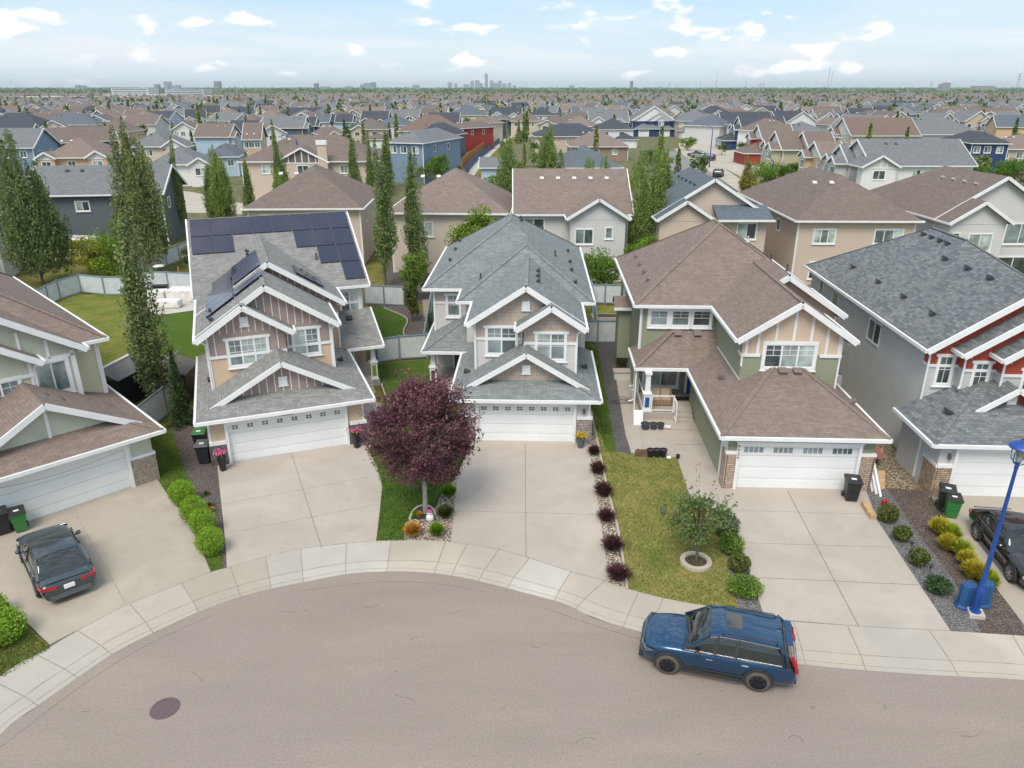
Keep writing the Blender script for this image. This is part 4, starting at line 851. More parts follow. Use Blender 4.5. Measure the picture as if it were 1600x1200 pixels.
# --- house 4: sage green, brown roof
def house4():
    h = thing('house', 'sage green house with brown hip roof, blue front door and cream timbered gable', 'house', (10.18, 29.55, 0), R(-2.5), 'houses around the cul-de-sac')
    w = MB(); gwalls(w, -.5, 5.9, -.1, 9, 2.9, 0, 5.2, 2.3); walls(w, -3.35, 6.6, 10.2, 21.7, 0, 5.9); walls(w, .83, 5.55, 4.3, 11, 0, 5.02); walls(w, .83, 5.55, 4.3, 11, 5.0, 5.95, 'lr'); walls(w, 5.5, 6.7, 8.75, 11, 2.5, 5.9); walls(w, -4.1, -3.35, 15.0, 16.6, .9, 4.3); w.build('wall', 'green_siding', h)
    g = MB(); gable_tri(g, .81, 5.57, 4.28, 5.95, .667, 5.0); gable_tri(g, 1.2, 6.7, 8.72, 5.95, .66, 5.0); g.build('gable_panel', 'cream_board', h)
    r = MB(); f = MB()
    roof_mesh(r, f, (-3.78, 7.05, 9.8, 22.1, 5.9, .667, 'y', 'h', 'h')); roof_mesh(r, f, (.43, 6.06, 3.9, 14, 5.895, .667, 'y', 'g', 'n')); roof_mesh(r, f, (.7, 7.15, 8.3, 14, 5.89, .66, 'y', 'g', 'n'))
    def plane(P): r.poly(P); r.poly([(p[0], p[1], p[2] - .12) for p in P][::-1])
    z = 2.85
    plane([(-.94, -.45, z), (6.3, -.45, z), (3.75, 4.4, 4.4), (2.45, 4.4, 4.4)]); plane([(-.94, 9.9, z), (-.94, -.45, z), (2.45, 4.4, 4.4), (2.45, 9.9, 4.4)]); plane([(6.3, -.45, z), (6.3, 8.8, z), (3.75, 8.8, 4.4), (3.75, 4.4, 4.4)])
    z = 2.9
    plane([(-3.76, 7.88, z), (2.2, 7.88, z), (2.2, 10.3, 4.42), (-1.4, 10.3, 4.42)]); plane([(-3.76, 11.2, z), (-3.76, 7.88, z), (-1.4, 10.3, 4.42), (-1.4, 11.2, 4.42)])
    f.beam((-3.81, 7.83, 2.82), (-.94, 7.83, 2.82), .12, .16); f.beam((-3.81, 7.83, 2.82), (-3.81, 11.2, 2.82), .12, .16); f.beam((-.99, -.5, 2.77), (-.99, 7.9, 2.77), .12, .16); f.beam((-.99, -.5, 2.77), (6.35, -.5, 2.77), .12, .16); f.beam((6.35, -.5, 2.77), (6.35, 8.8, 2.77), .12, .16)
    f.box(-.9, -.45, 2.67, 6.25, 0, 2.7); f.box(-3.7, 7.9, 2.7, -.95, 10.1, 2.74)
    for x, tilt in ((1.0, 0), (1.55, 0), (2.35, 0), (3.19, 0), (4.02, 0), (4.8, 0), (5.42, 0)): zt = 5.95 + min(x - .43, 6.06 - x) * .667 - .3; f.box(x - .06, 4.25, 5.0 if x < 1.7 or x > 4.7 else 5.72, x + .06, 4.28, zt)
    f.box(.77, 4.24, 4.9, 1.7, 4.29, 5.05); f.box(4.55, 4.24, 4.9, 5.6, 4.29, 5.05); f.box(.79, 4.24, 4.9, .83, 4.9, 5.05)
    f.beam((.82, 4.25, 3.72), (.82, 10.1, 3.72), .03, .06)
    f.box(-.62, -.22, 1.85, -.13, .0, 1.98); f.box(5.33, -.22, 1.85, 6.0, .0, 1.98); f.box(-.58, -.05, 1.3, -.5, .0, 1.98)
    f.box(-.53, -.02, 0, -.46, 1.1, 2.7)
    for x, y, a, b in ((.85, 4.28, 4.4, 5.0), (5.53, 4.28, 3.0, 5.9), (-3.32, 10.18, 0, 5.7)): corner(f, x, y, a, b, .08)
    roof_mesh(r, f, (-4.4, -3.2, 14.8, 16.8, 4.3, .5, 'x', 'n', 'n'))
    f.build('roof_trim', 'white', h); r.build('roof', 'brown_shingle', h)
    c = MB(); ridge_caps(c, [((-3.78, 9.8, 5.9), (1.63, 15.2, 9.5)), ((7.05, 22.1, 5.9), (1.64, 16.7, 9.5)), ((-3.78, 22.1, 5.9), (1.64, 16.7, 9.5)), ((1.63, 15.2, 9.5), (1.64, 16.7, 9.5)), ((7.05, 9.8, 5.9), (1.63, 15.2, 9.5)), ((3.24, 3.9, 7.77), (3.24, 13, 7.77)), ((-.94, -.45, 2.85), (2.45, 4.35, 4.4)), ((6.3, -.45, 2.85), (3.75, 4.35, 4.4)), ((-3.76, 7.88, 2.9), (-1.4, 10.2, 4.42))]); c.build('ridge_cap', 'brown_shingle', h)
    st = MB(); st.box(-.55, -.2, 0, -.13, -.09, 1.85); st.box(-.6, -.2, 0, -.5, .55, 1.85); st.box(5.33, -.2, 0, 5.95, -.09, 1.85); st.box(5.88, -.2, 0, 5.98, .55, 1.85); st.build('stone_veneer', 'pink_stone', h)
    window(h, 3.1, 4.28, 4.38, 2.35, 1.15, 3, trim=.14, panes=['pane_dark', 'pane_blind', 'pane_blind'], head=False); 
    for x, p in ((-2.35, 'pane_grey'), (-1.15, 'pane_grey'), (.02, 'pane_dark')): window(h, x, 10.18, 4.62, .95, .85, 1, glass=p, head=False, trim=.13)
    f2 = MB(); f2.box(-3.0, 10.179, 4.42, .65, 10.2, 5.62); f2.build('window_board', 'white', h)
    window(h, -2.0, 10.18, .95, 1.9, 1.5, 2, panes=['pane_blind', 'pane_grey'], head=False); front_door(h, -.0, 10.15, .55, 'door_blue')
    window(h, -3.35, 19, 3.9, .7, 1.3, 1, 'l', head=False); window(h, 6.6, 14, 3.9, 1.0, 1.2, 1, 'r', head=False)
    garage_door(h, 0, 5.2, 2.3, 0, 'row', address=('8924', -.07, 2.2, .2, True, None))
    roof_vents(h, [(-3.78 + 1.0, y, 5.9 + .667) for y in (12.6, 14.6, 16.7, 19)], .667, 'x', -1, 'vent_brown'); roof_vents(h, [(2.75, 3.9, 4.27), (3.45, 3.9, 4.27)], .32, 'y', 1, 'vent_brown', .34)
    roof_vents(h, [(-1.3, 9.9, 4.2), (-.2, 9.9, 4.2)], .63, 'y', 1, 'vent_brown', .34); roof_vents(h, [(.2, 5.2, 3.4)], .457, 'x', -1, 'vent_brown', .34); roof_vents(h, [(5.75, 2.6, 3.25)], .6, 'x', 1, 'vent_brown'); pipe(h, 5.3, 13, 7.2); pipe(h, 4.2, 18, 7.9, mat='vent_white'); pipe(h, 5.5, 17, 6.9, .4)
    downspout(h, [(-3.6, 9.95, 5.75), (-3.4, 10.1, 5.5), (-3.4, 10.1, 3.2)]); downspout(h, [(-3.72, 8.0, 2.75), (-3.72, 8.0, .1)])
    p = MB(); p.box(-3.35, 8.2, 0, .2, 10.2, .5); p.box(-3.35, 7.3, 0, -1.6, 8.2, .5); p.build('porch_floor', 'concrete_pale', h)
    s = MB()
    for k in range(3): s.box(-1.6, 7.3 - .0 + (k - 1) * .32, 0, -.05 - .5 + .0, 8.2, .5 * (k + 1) / 3 - .005)
    s.build('front_steps', 'concrete_pale', h)
    column(h, -3.1, 7.6, .5, 2.75, 'door_blue', 1.0)
    rail(h, (-2.85, 7.4), (-1.65, 7.4), .5, .95, posts=1); rail(h, (-1.6, 7.4), (-1.6, 6.7), .15, 1.15, posts=1); rail(h, (-3.28, 7.8), (-3.28, 10.0), .5, .95)
    cm = MB(); x = 6.25; cm.tube([(-3.6, 9.6, .3), (-3.6, 9.6, 2.2)], .04, 6); cm.tube([(-3.75, 9.3, 1.0), (-3.55, 9.3, 1.0), (-3.55, 9.3, .4), (-3.9, 9.3, .3)], .05, 6); cm.tube([(-3.8, 10.2, .9), (-3.5, 10.2, .9), (-3.5, 10.2, 2.0)], .05, 6); cm.build('utility_pipes', 'white', h)
    return h
house4()

# --- house 5: grey siding, slate roof, red gables, right edge
def house5():
    h = thing('house', 'light grey house with slate shingle roof and red shake gables at the right edge', 'house', (19.47, 28.81, 0), R(-2.8), 'houses around the cul-de-sac')
    w = MB(); walls(w, -.13, 9.5, 6.7, 20.2, 0, 5.95); w.poly([(-.13, 6.7, 0), (-.13, 3.52, 0), (-.13, 3.52, 5.0), (-.13, 6.7, 5.0)]); w.poly([(-.13, 6.7, 5), (-.13, 3.52, 5), (-.13, 3.52, 5.9), (-.13, 6.7, 5.9)]); gwalls(w, -.75, 6.5, -.1, 3.5, 2.85, 0, 5.4, 2.35); w.build('wall', 'grey_siding', h)
    w = MB(); walls(w, -.1, 1.3, 3.50, 5, 2.5, 5.0, 'f'); walls(w, 1.2, 7.6, 2.92, 5, 2.5, 5.0, 'fl'); walls(w, 2.6, 6.6, 2.32, 5, 2.5, 5.0, 'fl'); w.build('front_wall', 'lite_grey_siding', h)
    g = MB(); gable_tri(g, -.13, 8.0, 3.49, 5.92, .67, 5.0); gable_tri(g, 1.2, 7.55, 2.9, 5.92, .67, 5.0); gable_tri(g, 2.6, 6.6, 2.3, 5.92, .67, 5.0); g.poly([(1.2, 3.5, 5), (1.2, 2.9, 5), (1.2, 2.9, 5.9), (1.2, 3.5, 5.9)]); g.poly([(2.6, 3, 5), (2.6, 2.3, 5), (2.6, 2.3, 5.9), (2.6, 3, 5.9)]); g.poly([(-.14, 4.0, 5), (-.14, 3.49, 5), (-.14, 3.49, 5.9), (-.14, 4.0, 5.9)]); gable_tri(g, .55, 5.2, 1.72, 3.1, .68, 2.7); g.build('gable_panel', 'red_board', h)
    r = MB(); f = MB()
    roof_mesh(r, f, (-.54, 9.94, 6.26, 20.6, 5.9, .667, 'y', 'h', 'h')); roof_mesh(r, f, (-.535, 8.4, 3.1, 14, 5.896, .667, 'y', 'g', 'n')); roof_mesh(r, f, (.8, 8.0, 2.5, 6, 5.89, .667, 'y', 'g', 'n')); roof_mesh(r, f, (2.2, 7.0, 1.9, 5, 5.885, .667, 'y', 'g', 'n'))
    roof_mesh(r, f, (-1.24, 6.9, -.4, 3.52, 2.8, .5, 'y', 'h', 'n')); roof_mesh(r, None, (.22, 5.5, 1.3, 4, 2.95, .68, 'y', 'g', 'n'))
    for p, q in (((.2, 1.28, 2.86), (2.86, 1.28, 4.67)), ((5.52, 1.28, 2.86), (2.86, 1.28, 4.67))): f.beam(p, q, .09, .24)
    f.box(-.8, -.2, 1.55, -.1, .2, 1.7); f.box(-.85, -.2, 1.55, -.76, 1.0, 1.7)
    f.box(-.14, 3.45, 4.93, 1.2, 3.5, 5.06); f.box(1.18, 2.86, 4.93, 2.6, 2.92, 5.06); f.box(2.58, 2.26, 4.93, 6.6, 2.32, 5.06); f.box(-.16, 3.47, 4.93, -.11, 4.05, 5.06)
    r.build('roof', 'slate_shingle', h); f.build('roof_trim', 'white', h)
    c = MB(); ridge_caps(c, [((-.54, 20.6, 5.9), (4.7, 15.4, 9.39)), ((4.7, 15.4, 9.39), (4.7, 11.5, 9.39)), ((4.7, 11.5, 9.39), (9.94, 6.26, 5.9)), ((-1.24, -.4, 2.8), (1.3, 2.1, 4.05))]); c.build('ridge_cap', 'slate_shingle', h)
    st = MB(); st.box(-.78, -.22, 0, -.12, -.1, 1.55); st.box(-.84, -.22, 0, -.74, .9, 1.55); st.build('stone_veneer', 'orange_stone', h)
    window(h, .62, 3.49, 4.1, .6, 1.35, 1, grid='all'); window(h, 1.95, 2.9, 4.0, .6, 1.35, 1, grid='all'); window(h, 3.9, 2.3, 3.9, .8, 1.35, 1)
    window(h, -.13, 18.2, 4.5, .5, .9, 1, 'l', trim=.06, head=False, grid=''); window(h, -.13, 15.6, 3.6, .9, 1.7, 1, 'l', trim=.06, head=False, grid='', glass='pane_grey'); window(h, -.13, 9.6, 4.1, 1.5, 1.15, 2, 'l', trim=.06, head=False, grid='', panes=['pane_grey', 'pane_dark'])
    garage_door(h, 0, 5.4, 2.35, 0, 'plain', address=('892', 2.35, 2.62, .24, False, 'lite_board')); gable_vent(h, 2.86, 1.70, 3.7)
    cone_lamp(h, -.35, -.12, 2.1)
    downspout(h, [(-.4, 3.3, 5.75), (-.2, 3.42, 5.5), (-.2, 3.42, 3.1)]); downspout(h, [(.95, 2.7, 5.75), (1.12, 2.84, 5.5), (1.12, 2.84, 4.2), (1.0, 2.7, 4.15)]); downspout(h, [(2.35, 2.1, 5.75), (2.52, 2.24, 5.5), (2.52, 2.24, 4.25), (2.4, 2.1, 4.2)]); downspout(h, [(-1.1, 1.4, 2.7), (-.8, 1.5, 2.4), (-.8, 1.5, .2)])
    roof_vents(h, [(-.54 + 1.3, y, 5.9 + 1.3 * .667) for y in (5.8, 9, 12.2, 16)] + [(3.3, y, 5.9 + 3.84 * .667) for y in (6.2, 8.3, 10.6)] + [(4.1, y, 5.9 + 4.6 * .667) for y in (12.2, 13, 14, 15)], .667, 'x', -1, size=.36); roof_vents(h, [(.1, 1.4, 3.47)], .5, 'x', -1, size=.4)
    m = MB(); m.tube([(-.25, 1.9, .9), (-.25, 1.9, 1.5)], .09, 8); m.box(-.4, 1.9, .5, -.13, 2.3, .9); m.build('gas_meter', 'metal', h)
    return h
M['lite_board'] = mat_plain('lite_board', (.6, .6, .58), .6)
house5()

# --- house 1: olive siding, brown roof, left edge, turned 45 degrees
def house1():
    h = thing('house', 'olive siding house with brown shingle roof and sage gables cut by the left edge', 'house', (-20.4, 26.65, 0), R(45), 'houses around the cul-de-sac')
    w = MB(); gwalls(w, -5, 5.32, -.1, 8, 2.75, -1.6, 4.15, 2.12); walls(w, -6, 5.35, 5.45, 22.4, 0, 5.75); walls(w, -4, 4.15, 4.62, 8, 2.5, 5.75, 'r'); walls(w, -3, 2.2, 3.97, 6, 2.5, 5.0, 'fr'); w.build('wall', 'olive_siding', h)
    g = MB(); gable_tri(g, -3.0, 4.18, 4.6, 5.75, .667, 2.6); gable_tri(g, -2.2, 2.22, 3.95, 5.75, .667, 5.0); gable_tri(g, -1.5, 4.9, .85, 2.9, .57, 2.6); g.box(4.35, -.13, 1.5, 5.25, -.1, 2.3); g.build('gable_panel', 'sage_board', h)
    r = MB(); f = MB()
    roof_mesh(r, f, (-6.2, 5.8, 5.03, 22.85, 5.72, .667, 'y', 'h', 'h')); roof_mesh(r, f, (-3.4, 4.65, 4.2, 12, 5.715, .667, 'y', 'g', 'n')); roof_mesh(r, f, (-2.6, 2.63, 3.5, 8, 5.71, .667, 'y', 'g', 'n'))
    z0, s = 2.62, .36; A = (-6, -.6, z0); B = (5.8, -.6, z0); Bb = (5.8, 7.4, z0); m = 4.6
    def plane(P): r.poly(P); r.poly([(p[0], p[1], p[2] - .12) for p in P][::-1])
    plane([A, B, (B[0] - m, -.6 + m, z0 + m * s), (-6, -.6 + m, z0 + m * s)]); plane([B, Bb, (5.2, 7.4, z0 + .6 * s), (B[0] - m, -.6 + m, z0 + m * s)])
    roof_mesh(r, None, (-1.8, 5.2, .42, 4.2, 2.8, .57, 'y', 'g', 'n'))
    for p, q in (((-1.82, .40, 2.71), (1.7, .40, 4.71)), ((5.22, .40, 2.71), (1.7, .40, 4.71))): f.beam(p, q, .09, .26)
    f.beam((-6, -.65, 2.54), (5.85, -.65, 2.54), .12, .16); f.beam((5.85, -.65, 2.54), (5.85, 7.4, 2.54), .12, .16); f.box(-6, -.6, 2.44, 5.75, -.1, 2.47)
    f.box(-1.1, .8, 2.95, 4.6, .86, 3.1); f.box(1.63, .8, 3.1, 1.77, .86, 4.5); f.box(4.22, -.2, 1.38, 5.4, .0, 1.52); f.box(4.25, -.16, 1.4, 4.38, -.1, 2.45)
    f.box(-3, 4.55, 5.32, 4.2, 4.61, 5.47); f.box(3.98, 4.55, 2.6, 4.18, 4.61, 5.6); f.box(3.05, 4.55, 5.4, 3.17, 4.61, 6.3); f.box(2.0, 4.55, 5.4, 2.12, 4.61, 6.9); f.box(-2.2, 3.9, 4.95, 2.24, 3.96, 5.1); f.box(2.95, 4.55, 2.6, 3.07, 4.61, 3.6)
    f.box(2.1, 3.93, 2.6, 2.22, 4.0, 5.6); f.box(5.26, 5.4, 2.6, 5.38, 5.5, 5.5)
    r.build('roof', 'brown_shingle', h); f.build('roof_trim', 'white', h)
    c = MB(); ridge_caps(c, [((5.8, 22.85, 5.72), (-.2, 16.85, 9.72)), ((5.8, 5.03, 5.72), (-.2, 11.0, 9.72)), ((-.2, 11, 9.72), (-.2, 16.85, 9.72)), ((5.8, -.6, 2.62), (1.2, 4, 4.28))]); c.build('ridge_cap', 'brown_shingle', h)
    st = MB(); st.box(4.2, -.2, 0, 5.33, -.08, 1.4); st.box(5.28, -.2, 0, 5.38, .6, 1.4); st.build('stone_veneer', 'buff_stone', h)
    window(h, 3.1, 4.6, 3.75, 1.25, 1.45, 2, trim=.14, panes=['pane_blind', 'pane_grey'], grid='', head=False); window(h, .9, 3.95, 3.7, 1.4, 1.3, 2, glass='pane_grey')
    garage_door(h, -1.6, 4.15, 2.12, 0, 'plain'); downspout(h, [(5.7, 5.2, 5.6), (5.42, 5.42, 5.3), (5.42, 5.42, 2.8)]); downspout(h, [(2.55, 3.6, 5.55), (2.28, 3.9, 5.3), (2.28, 3.9, 4.2)])
    roof_vents(h, [(2.2, 2.5, 4.3), (2.7, 2.2, 4.0)], .57, 'x', 1, size=.34)
    hl = MB()
    pts = [(4.0 - 5 * t, -.72, 2.3 - .22 * math.sin(math.pi * t)) for t in [k / 12 for k in range(13)]]; hl.tube(pts, .008, 4); hl.build('cable', 'vent_dark', h)
    return h
house1()
# ------------------------------------------------------------------ plants
def leafcloud(name, mat, pts, size, parent=None, tilt=1.0, seed=1, fold=True, aspect=1.6):
    """one mesh of many small leaves: pts = iterable of centre points"""
    rr = random.Random(seed); v = []; f = []
    for p in pts:
        a = rr.uniform(0, 6.283); e = rr.uniform(-1, 1) * tilt; s = size * rr.uniform(.6, 1.35)
        ux, uy, uz = math.cos(a) * math.cos(e), math.sin(a) * math.cos(e), math.sin(e)
        b = rr.uniform(0, 6.283); wx, wy, wz = -math.sin(a) * math.cos(b), math.cos(a) * math.cos(b), math.sin(b)
        x, y, z = p; h = s * .5; k = s * .5 / aspect; i = len(v)
        v += [(x - ux * h, y - uy * h, z - uz * h), (x + wx * k, y + wy * k, z + wz * k), (x + ux * h, y + uy * h, z + uz * h), (x - wx * k, y - wy * k, z - wz * k)]; f.append((i, i + 1, i + 2, i + 3))
    me = bpy.data.meshes.new(name); me.from_pydata(v, [], f); me.materials.append(M[mat]); return link(name, me, parent)
def limb_tree(mb, base, top, r, n, spread, seed, lean=0):
    rr = random.Random(seed); b = Vector(base); t = Vector(top); mb.tube([b, b.lerp(t, .5) + Vector((rr.uniform(-.1, .1), rr.uniform(-.1, .1), 0)), t], [r, r * .75, r * .3], 8)
    tips = []
    for k in range(n):
        s = b.lerp(t, rr.uniform(.35, .85)); a = rr.uniform(0, 6.283); L = spread * rr.uniform(.6, 1)
        e = s + Vector((math.cos(a) * L, math.sin(a) * L, L * rr.uniform(.4, 1.1))); m = s.lerp(e, .5) + Vector((0, 0, -.08 * L)); mb.tube([s, m, e], [r * .38, r * .25, r * .07], 5); tips.append(e)
    return tips
def bush(name, mat, x, y, r, h, n, size, label, cat, group=None, z=.08, seed=0, flat_top=.0, tilt=.9, stems=True, aspect=1.6):
    rr = random.Random(seed + int(x * 37) + int(y * 91)); t = thing(name, label, cat, (x, y, z), rr.uniform(0, 6), group)
    P = []
    lumps = [(rr.uniform(-1, 1) * r * .45, rr.uniform(-1, 1) * r * .45, rr.uniform(.3, .7) * h, rr.uniform(.45, .7)) for _ in range(7)]
    while len(P) < n:
        L = rr.choice(lumps + [(0, 0, h * .5, 1)] * 12); u = Vector((rr.gauss(0, 1), rr.gauss(0, 1), rr.gauss(0, 1))).normalized() * rr.uniform(.72, 1.04)
        q = (L[0] + u.x * r * L[3], L[1] + u.y * r * L[3], L[2] + u.z * h * .5 * L[3])
        if q[2] > .01: P.append(q)
    leafcloud('foliage', mat, P, size, t, tilt, seed, aspect=aspect)
    if stems:
        s = MB()
        for k in range(6): a = k + rr.random(); s.tube([(0, 0, 0), (math.cos(a) * r * .5, math.sin(a) * r * .5, h * .5)], [.02, .008], 5)
        s.build('stem', 'bark', t)
    return t
def spiky(name, mat, x, y, r, h, n, label, cat, group=None, z=.1, w=.02, seed=0):
    """shrub of upright arching blades or twigs"""
    rr = random.Random(seed + int(x * 53) + int(y * 17)); v = []; f = []
    for k in range(n):
        a = rr.uniform(0, 6.283); q = rr.random() ** .6; L = h * rr.uniform(.6, 1.1); ox, oy = math.cos(a) * r * .25 * q, math.sin(a) * r * .25 * q
        tx, ty = math.cos(a) * r * q * 1.05, math.sin(a) * r * q * 1.05; zt = L * (1 - .45 * q * q); px, py = -math.sin(a + rr.uniform(-.9, .9)) * w, math.cos(a + rr.uniform(-.9, .9)) * w
        mx, my, mz = (ox + tx) / 2, (oy + ty) / 2, zt * .75; i = len(v)
        v += [(ox - px, oy - py, 0), (ox + px, oy + py, 0), (mx + px, my + py, mz), (mx - px, my - py, mz), (tx, ty, zt)]; f += [(i, i + 1, i + 2, i + 3), (i + 3, i + 2, i + 4)]
    me = bpy.data.meshes.new(name); me.from_pydata(v, [], f); me.materials.append(M[mat])
    o = link(name, me, None, (x, y, z)); return tag(o, label, cat, group)

M['leaf_chartreuse'] = mat_leaf('leaf_chartreuse', [(.16, .24, .02), (.32, .40, .03), (.48, .50, .06)], clump=3)
# the purple tree
def purple_tree():
    x, y = at(665, 802, .1); t = thing('purple_leaf_tree', 'round dark purple leaved tree with a pale trunk on the front lawn', 'tree', (x, y, .12))
    rr = random.Random(5); tk = MB(); cz = 3.95; R0 = 2.05
    tips = limb_tree(tk, (0, 0, 0), (.1, .2, 4.6), .11, 26, 1.6, 8); tk.build('trunk', 'bark_pale', t)
    lob = []
    for k in range(95):
        u = Vector((rr.gauss(0, 1), rr.gauss(0, 1), rr.gauss(0, 1))).normalized(); q = rr.uniform(.5, 1.0)
        lob.append((u.x * R0 * q, u.y * R0 * q, cz + .02 + u.z * R0 * 1.22 * q, rr.uniform(.32, .66)))
    P = []
    while len(P) < 26000:
        L = rr.choice(lob); u = Vector((rr.gauss(0, 1), rr.gauss(0, 1), rr.gauss(0, 1))).normalized() * (rr.random() ** .45) * L[3] * 1.25
        P.append((L[0] + u.x, L[1] + u.y, L[2] + u.z * .85))
    tw = MB()
    for k in range(130):                       # long shoots that break the outline
        u = Vector((rr.gauss(0, 1), rr.gauss(0, 1), rr.gauss(0, .8))).normalized(); a = Vector((u.x * R0 * .8, u.y * R0 * .8, cz + u.z * R0 * .8)); b = a + Vector((u.x, u.y, u.z + .15)) * rr.uniform(.5, 1.0)
        tw.tube([a * .6 + Vector((0, 0, cz * .4)), a, b], [.02, .012, .004], 4)
        for j in range(26): s = rr.random(); c = a.lerp(b, s); P.append((c.x + rr.gauss(0, .07), c.y + rr.gauss(0, .07), c.z + rr.gauss(0, .07)))
    tw.build('branches', 'bark', t)
    leafcloud('crown', 'leaf_purple', P, .12, t, 1.0, 3)
purple_tree()

# columnar aspens: a few masters, copied
def poplar_points(seed, H, Rw, plumes, n, bare=.05):
    rr = random.Random(seed); pl = []
    for k in range(plumes):
        a = rr.uniform(0, 6.283); q = rr.uniform(.0, .74) * Rw; hb = rr.uniform(bare, .3) * H; ht = H * (rr.uniform(.5, .97) if k else 1.0)
        pl.append((math.cos(a) * q * (1 if k else 0), math.sin(a) * q * (1 if k else 0), hb, ht, rr.uniform(*((.18, .3) if Rw > 2 else (.28, .46))) * Rw, rr.uniform(-.5, .5), rr.uniform(-.5, .5)))
    P = []
    while len(P) < n:
        p = rr.choice(pl); s = rr.random() ** .9; prof = min(1, s * 4 + .3) * (1 - s) ** .5 * 1.25
        if rr.random() > prof + .15: continue
        z = p[2] + (p[3] - p[2]) * s; a = rr.uniform(0, 6.283); rad = p[4] * prof * (rr.random() ** .35) * (1 + .35 * math.sin(z * 5 + p[5] * 9) * math.sin(a * 2 + z * 2))
        P.append((p[0] * (1 - .35 * s) + p[5] * s * .4 + math.cos(a) * rad, p[1] * (1 - .35 * s) + p[6] * s * .4 + math.sin(a) * rad, z))
    for k in range(int(n / 160)):                          # thin upright shoots that feather the outline
        p = rr.choice(pl); s = rr.uniform(.1, .9); z = p[2] + (p[3] - p[2]) * s; a = math.atan2(p[1], p[0]) + rr.uniform(-1.2, 1.2); r0 = p[4] * (1 - s) ** .5; L = rr.uniform(.5, 1.1)
        for j in range(9): t = j / 9; P.append((p[0] * (1 - .35 * s) + math.cos(a) * (r0 + .35 * t * L) + rr.gauss(0, .04), p[1] * (1 - .35 * s) + math.sin(a) * (r0 + .35 * t * L) + rr.gauss(0, .04), z + L * t))
    return P, pl
def make_poplar(seed, H, Rw, plumes, n, size, mat='leaf_poplar'):
    t = thing('columnar_aspen', 'x', 'tree'); P, pl = poplar_points(seed, H, Rw, plumes, n)
    leafcloud('crown', mat, P, size, t, 1.1, seed)
    k = MB(); k.tube([(0, 0, 0), (0, 0, H * .6), (0, 0, H * .92)], [.13, .08, .02], 7)
    for p in pl[:10]: k.tube([(0, 0, p[2] * .6), (p[0] * .8, p[1] * .8, p[2] + 1), (p[0] + p[5] * .3, p[1] + p[6] * .3, p[3] * .85)], [.05, .035, .01], 5)
    k.build('trunk', 'bark', t); return t
POP = {'slim': make_poplar(11, 10, 1.25, 9, 13000, .17), 'slim2': make_poplar(12, 10, 1.35, 11, 13000, .17), 'wide': make_poplar(13, 10, 3.3, 30, 42000, .2), 'wide2': make_poplar(14, 10, 3.5, 34, 44000, .2)}
USED = set()
def aspen(kind, x, y, h, wid, label, col=(1, 1, 1), group='columnar aspens in the back gardens', cat='tree', lean=(0, 0)):
    m = POP[kind]; o = m if kind not in USED else copy_tree(m); USED.add(kind)
    o.location = (x, y, 0); o.scale = (wid, wid, h / 10); o.rotation_euler = (lean[0], lean[1], rnd.uniform(0, 6.28)) if (lean != (0, 0)) else (0, 0, rnd.uniform(0, 6.28)); o['label'] = label; o['category'] = cat; o['group'] = group
    for c in CH[o.name]: c.color = (*col, 1)
    return o
aspen('slim', -19.7, 37.6, 11.4, 1.12, 'tall grey green aspen between the olive house and the tan house', (.88, .88, .85))
aspen('wide', -36.2, 72.5, 14.6, 1.0, 'biggest aspen clump beside the dark blue grey house', (.85, .85, .75))
aspen('wide2', -43.6, 67.0, 13.9, 1.0, 'broad dark aspen behind the olive house', (.72, .78, .68))
aspen('slim2', -49.8, 65.0, 9.0, 1.7, 'aspen at the left edge of the photo behind the olive house', (.72, .8, .72))
aspen('slim2', -41.4, 92, 12.0, 1.1, 'slim leaning aspen right of the dark blue grey house', (.9, .95, .7), lean=(0, -.05))
aspen('slim', -40.0, 100, 8, 1.2, 'small aspen just right of the slim leaning aspen', (.85, .9, .7))
aspen('wide', -37.6, 97, 10.6, .66, 'bushy bright aspen left of the beige chimney house', (1.0, 1.1, .65))
aspen('slim', -33.9, 97, 9.0, .9, 'thin aspen beside the bushy bright aspen', (.9, .95, .75))
aspen('slim2', -31.5, 103, 13.5, 1.15, 'tall aspen in front of the beige chimney house', (.85, .95, .7))
aspen('wide', -30.4, 99, 7.6, .5, 'low wide aspen at the foot of the tall chimney house aspen', (1.0, 1.15, .6))
aspen('slim', -24.3, 117, 10.6, 1.1, 'leftmost of three slim aspens right of the chimney house', (.85, .95, .7))
aspen('slim2', -21.6, 117, 11, 1.0, 'middle of three slim aspens right of the chimney house', (.85, .95, .7))
aspen('slim', -18.7, 114, 11.6, 1.3, 'rightmost of three slim aspens right of the chimney house', (.82, .92, .7))
aspen('slim2', -11.7, 66.5, 13.2, 1.15, 'tall aspen with dark lower crown behind the tan house', (.8, .88, .7))
aspen('slim', -9.0, 67.8, 12.3, 1.05, 'tall pointed aspen just right of the tan house', (.8, .88, .7))
aspen('wide2', 13.2, 71.0, 12.2, .72, 'large aspen between the two gabled houses behind', (.88, 1.0, .6))
aspen('slim2', 15.6, 78, 12.8, 1.7, 'windblown aspen top behind the large aspen', (.95, 1, .7), lean=(0, .09))
aspen('wide', 15.0, 92, 9.2, .62, 'yellow green aspen beside the street behind', (1.15, 1.15, .6))
aspen('wide2', .8, 86, 12.6, .85, 'leftmost windswept aspen behind the brown roofed grey house', (.8, .92, .6), lean=(0, .12))
aspen('wide', 5.0, 88, 13.6, .95, 'tallest windswept aspen behind the brown roofed grey house', (.8, .92, .6), lean=(0, .08))
aspen('wide2', 7.9, 86, 10.2, .5, 'shorter windswept aspen behind the brown roofed grey house', (.9, 1.05, .6), lean=(0, .06))
aspen('wide', 10.2, 87, 10.4, .5, 'rightmost windswept aspen behind the brown roofed grey house', (.9, 1.05, .6), lean=(0, .06))
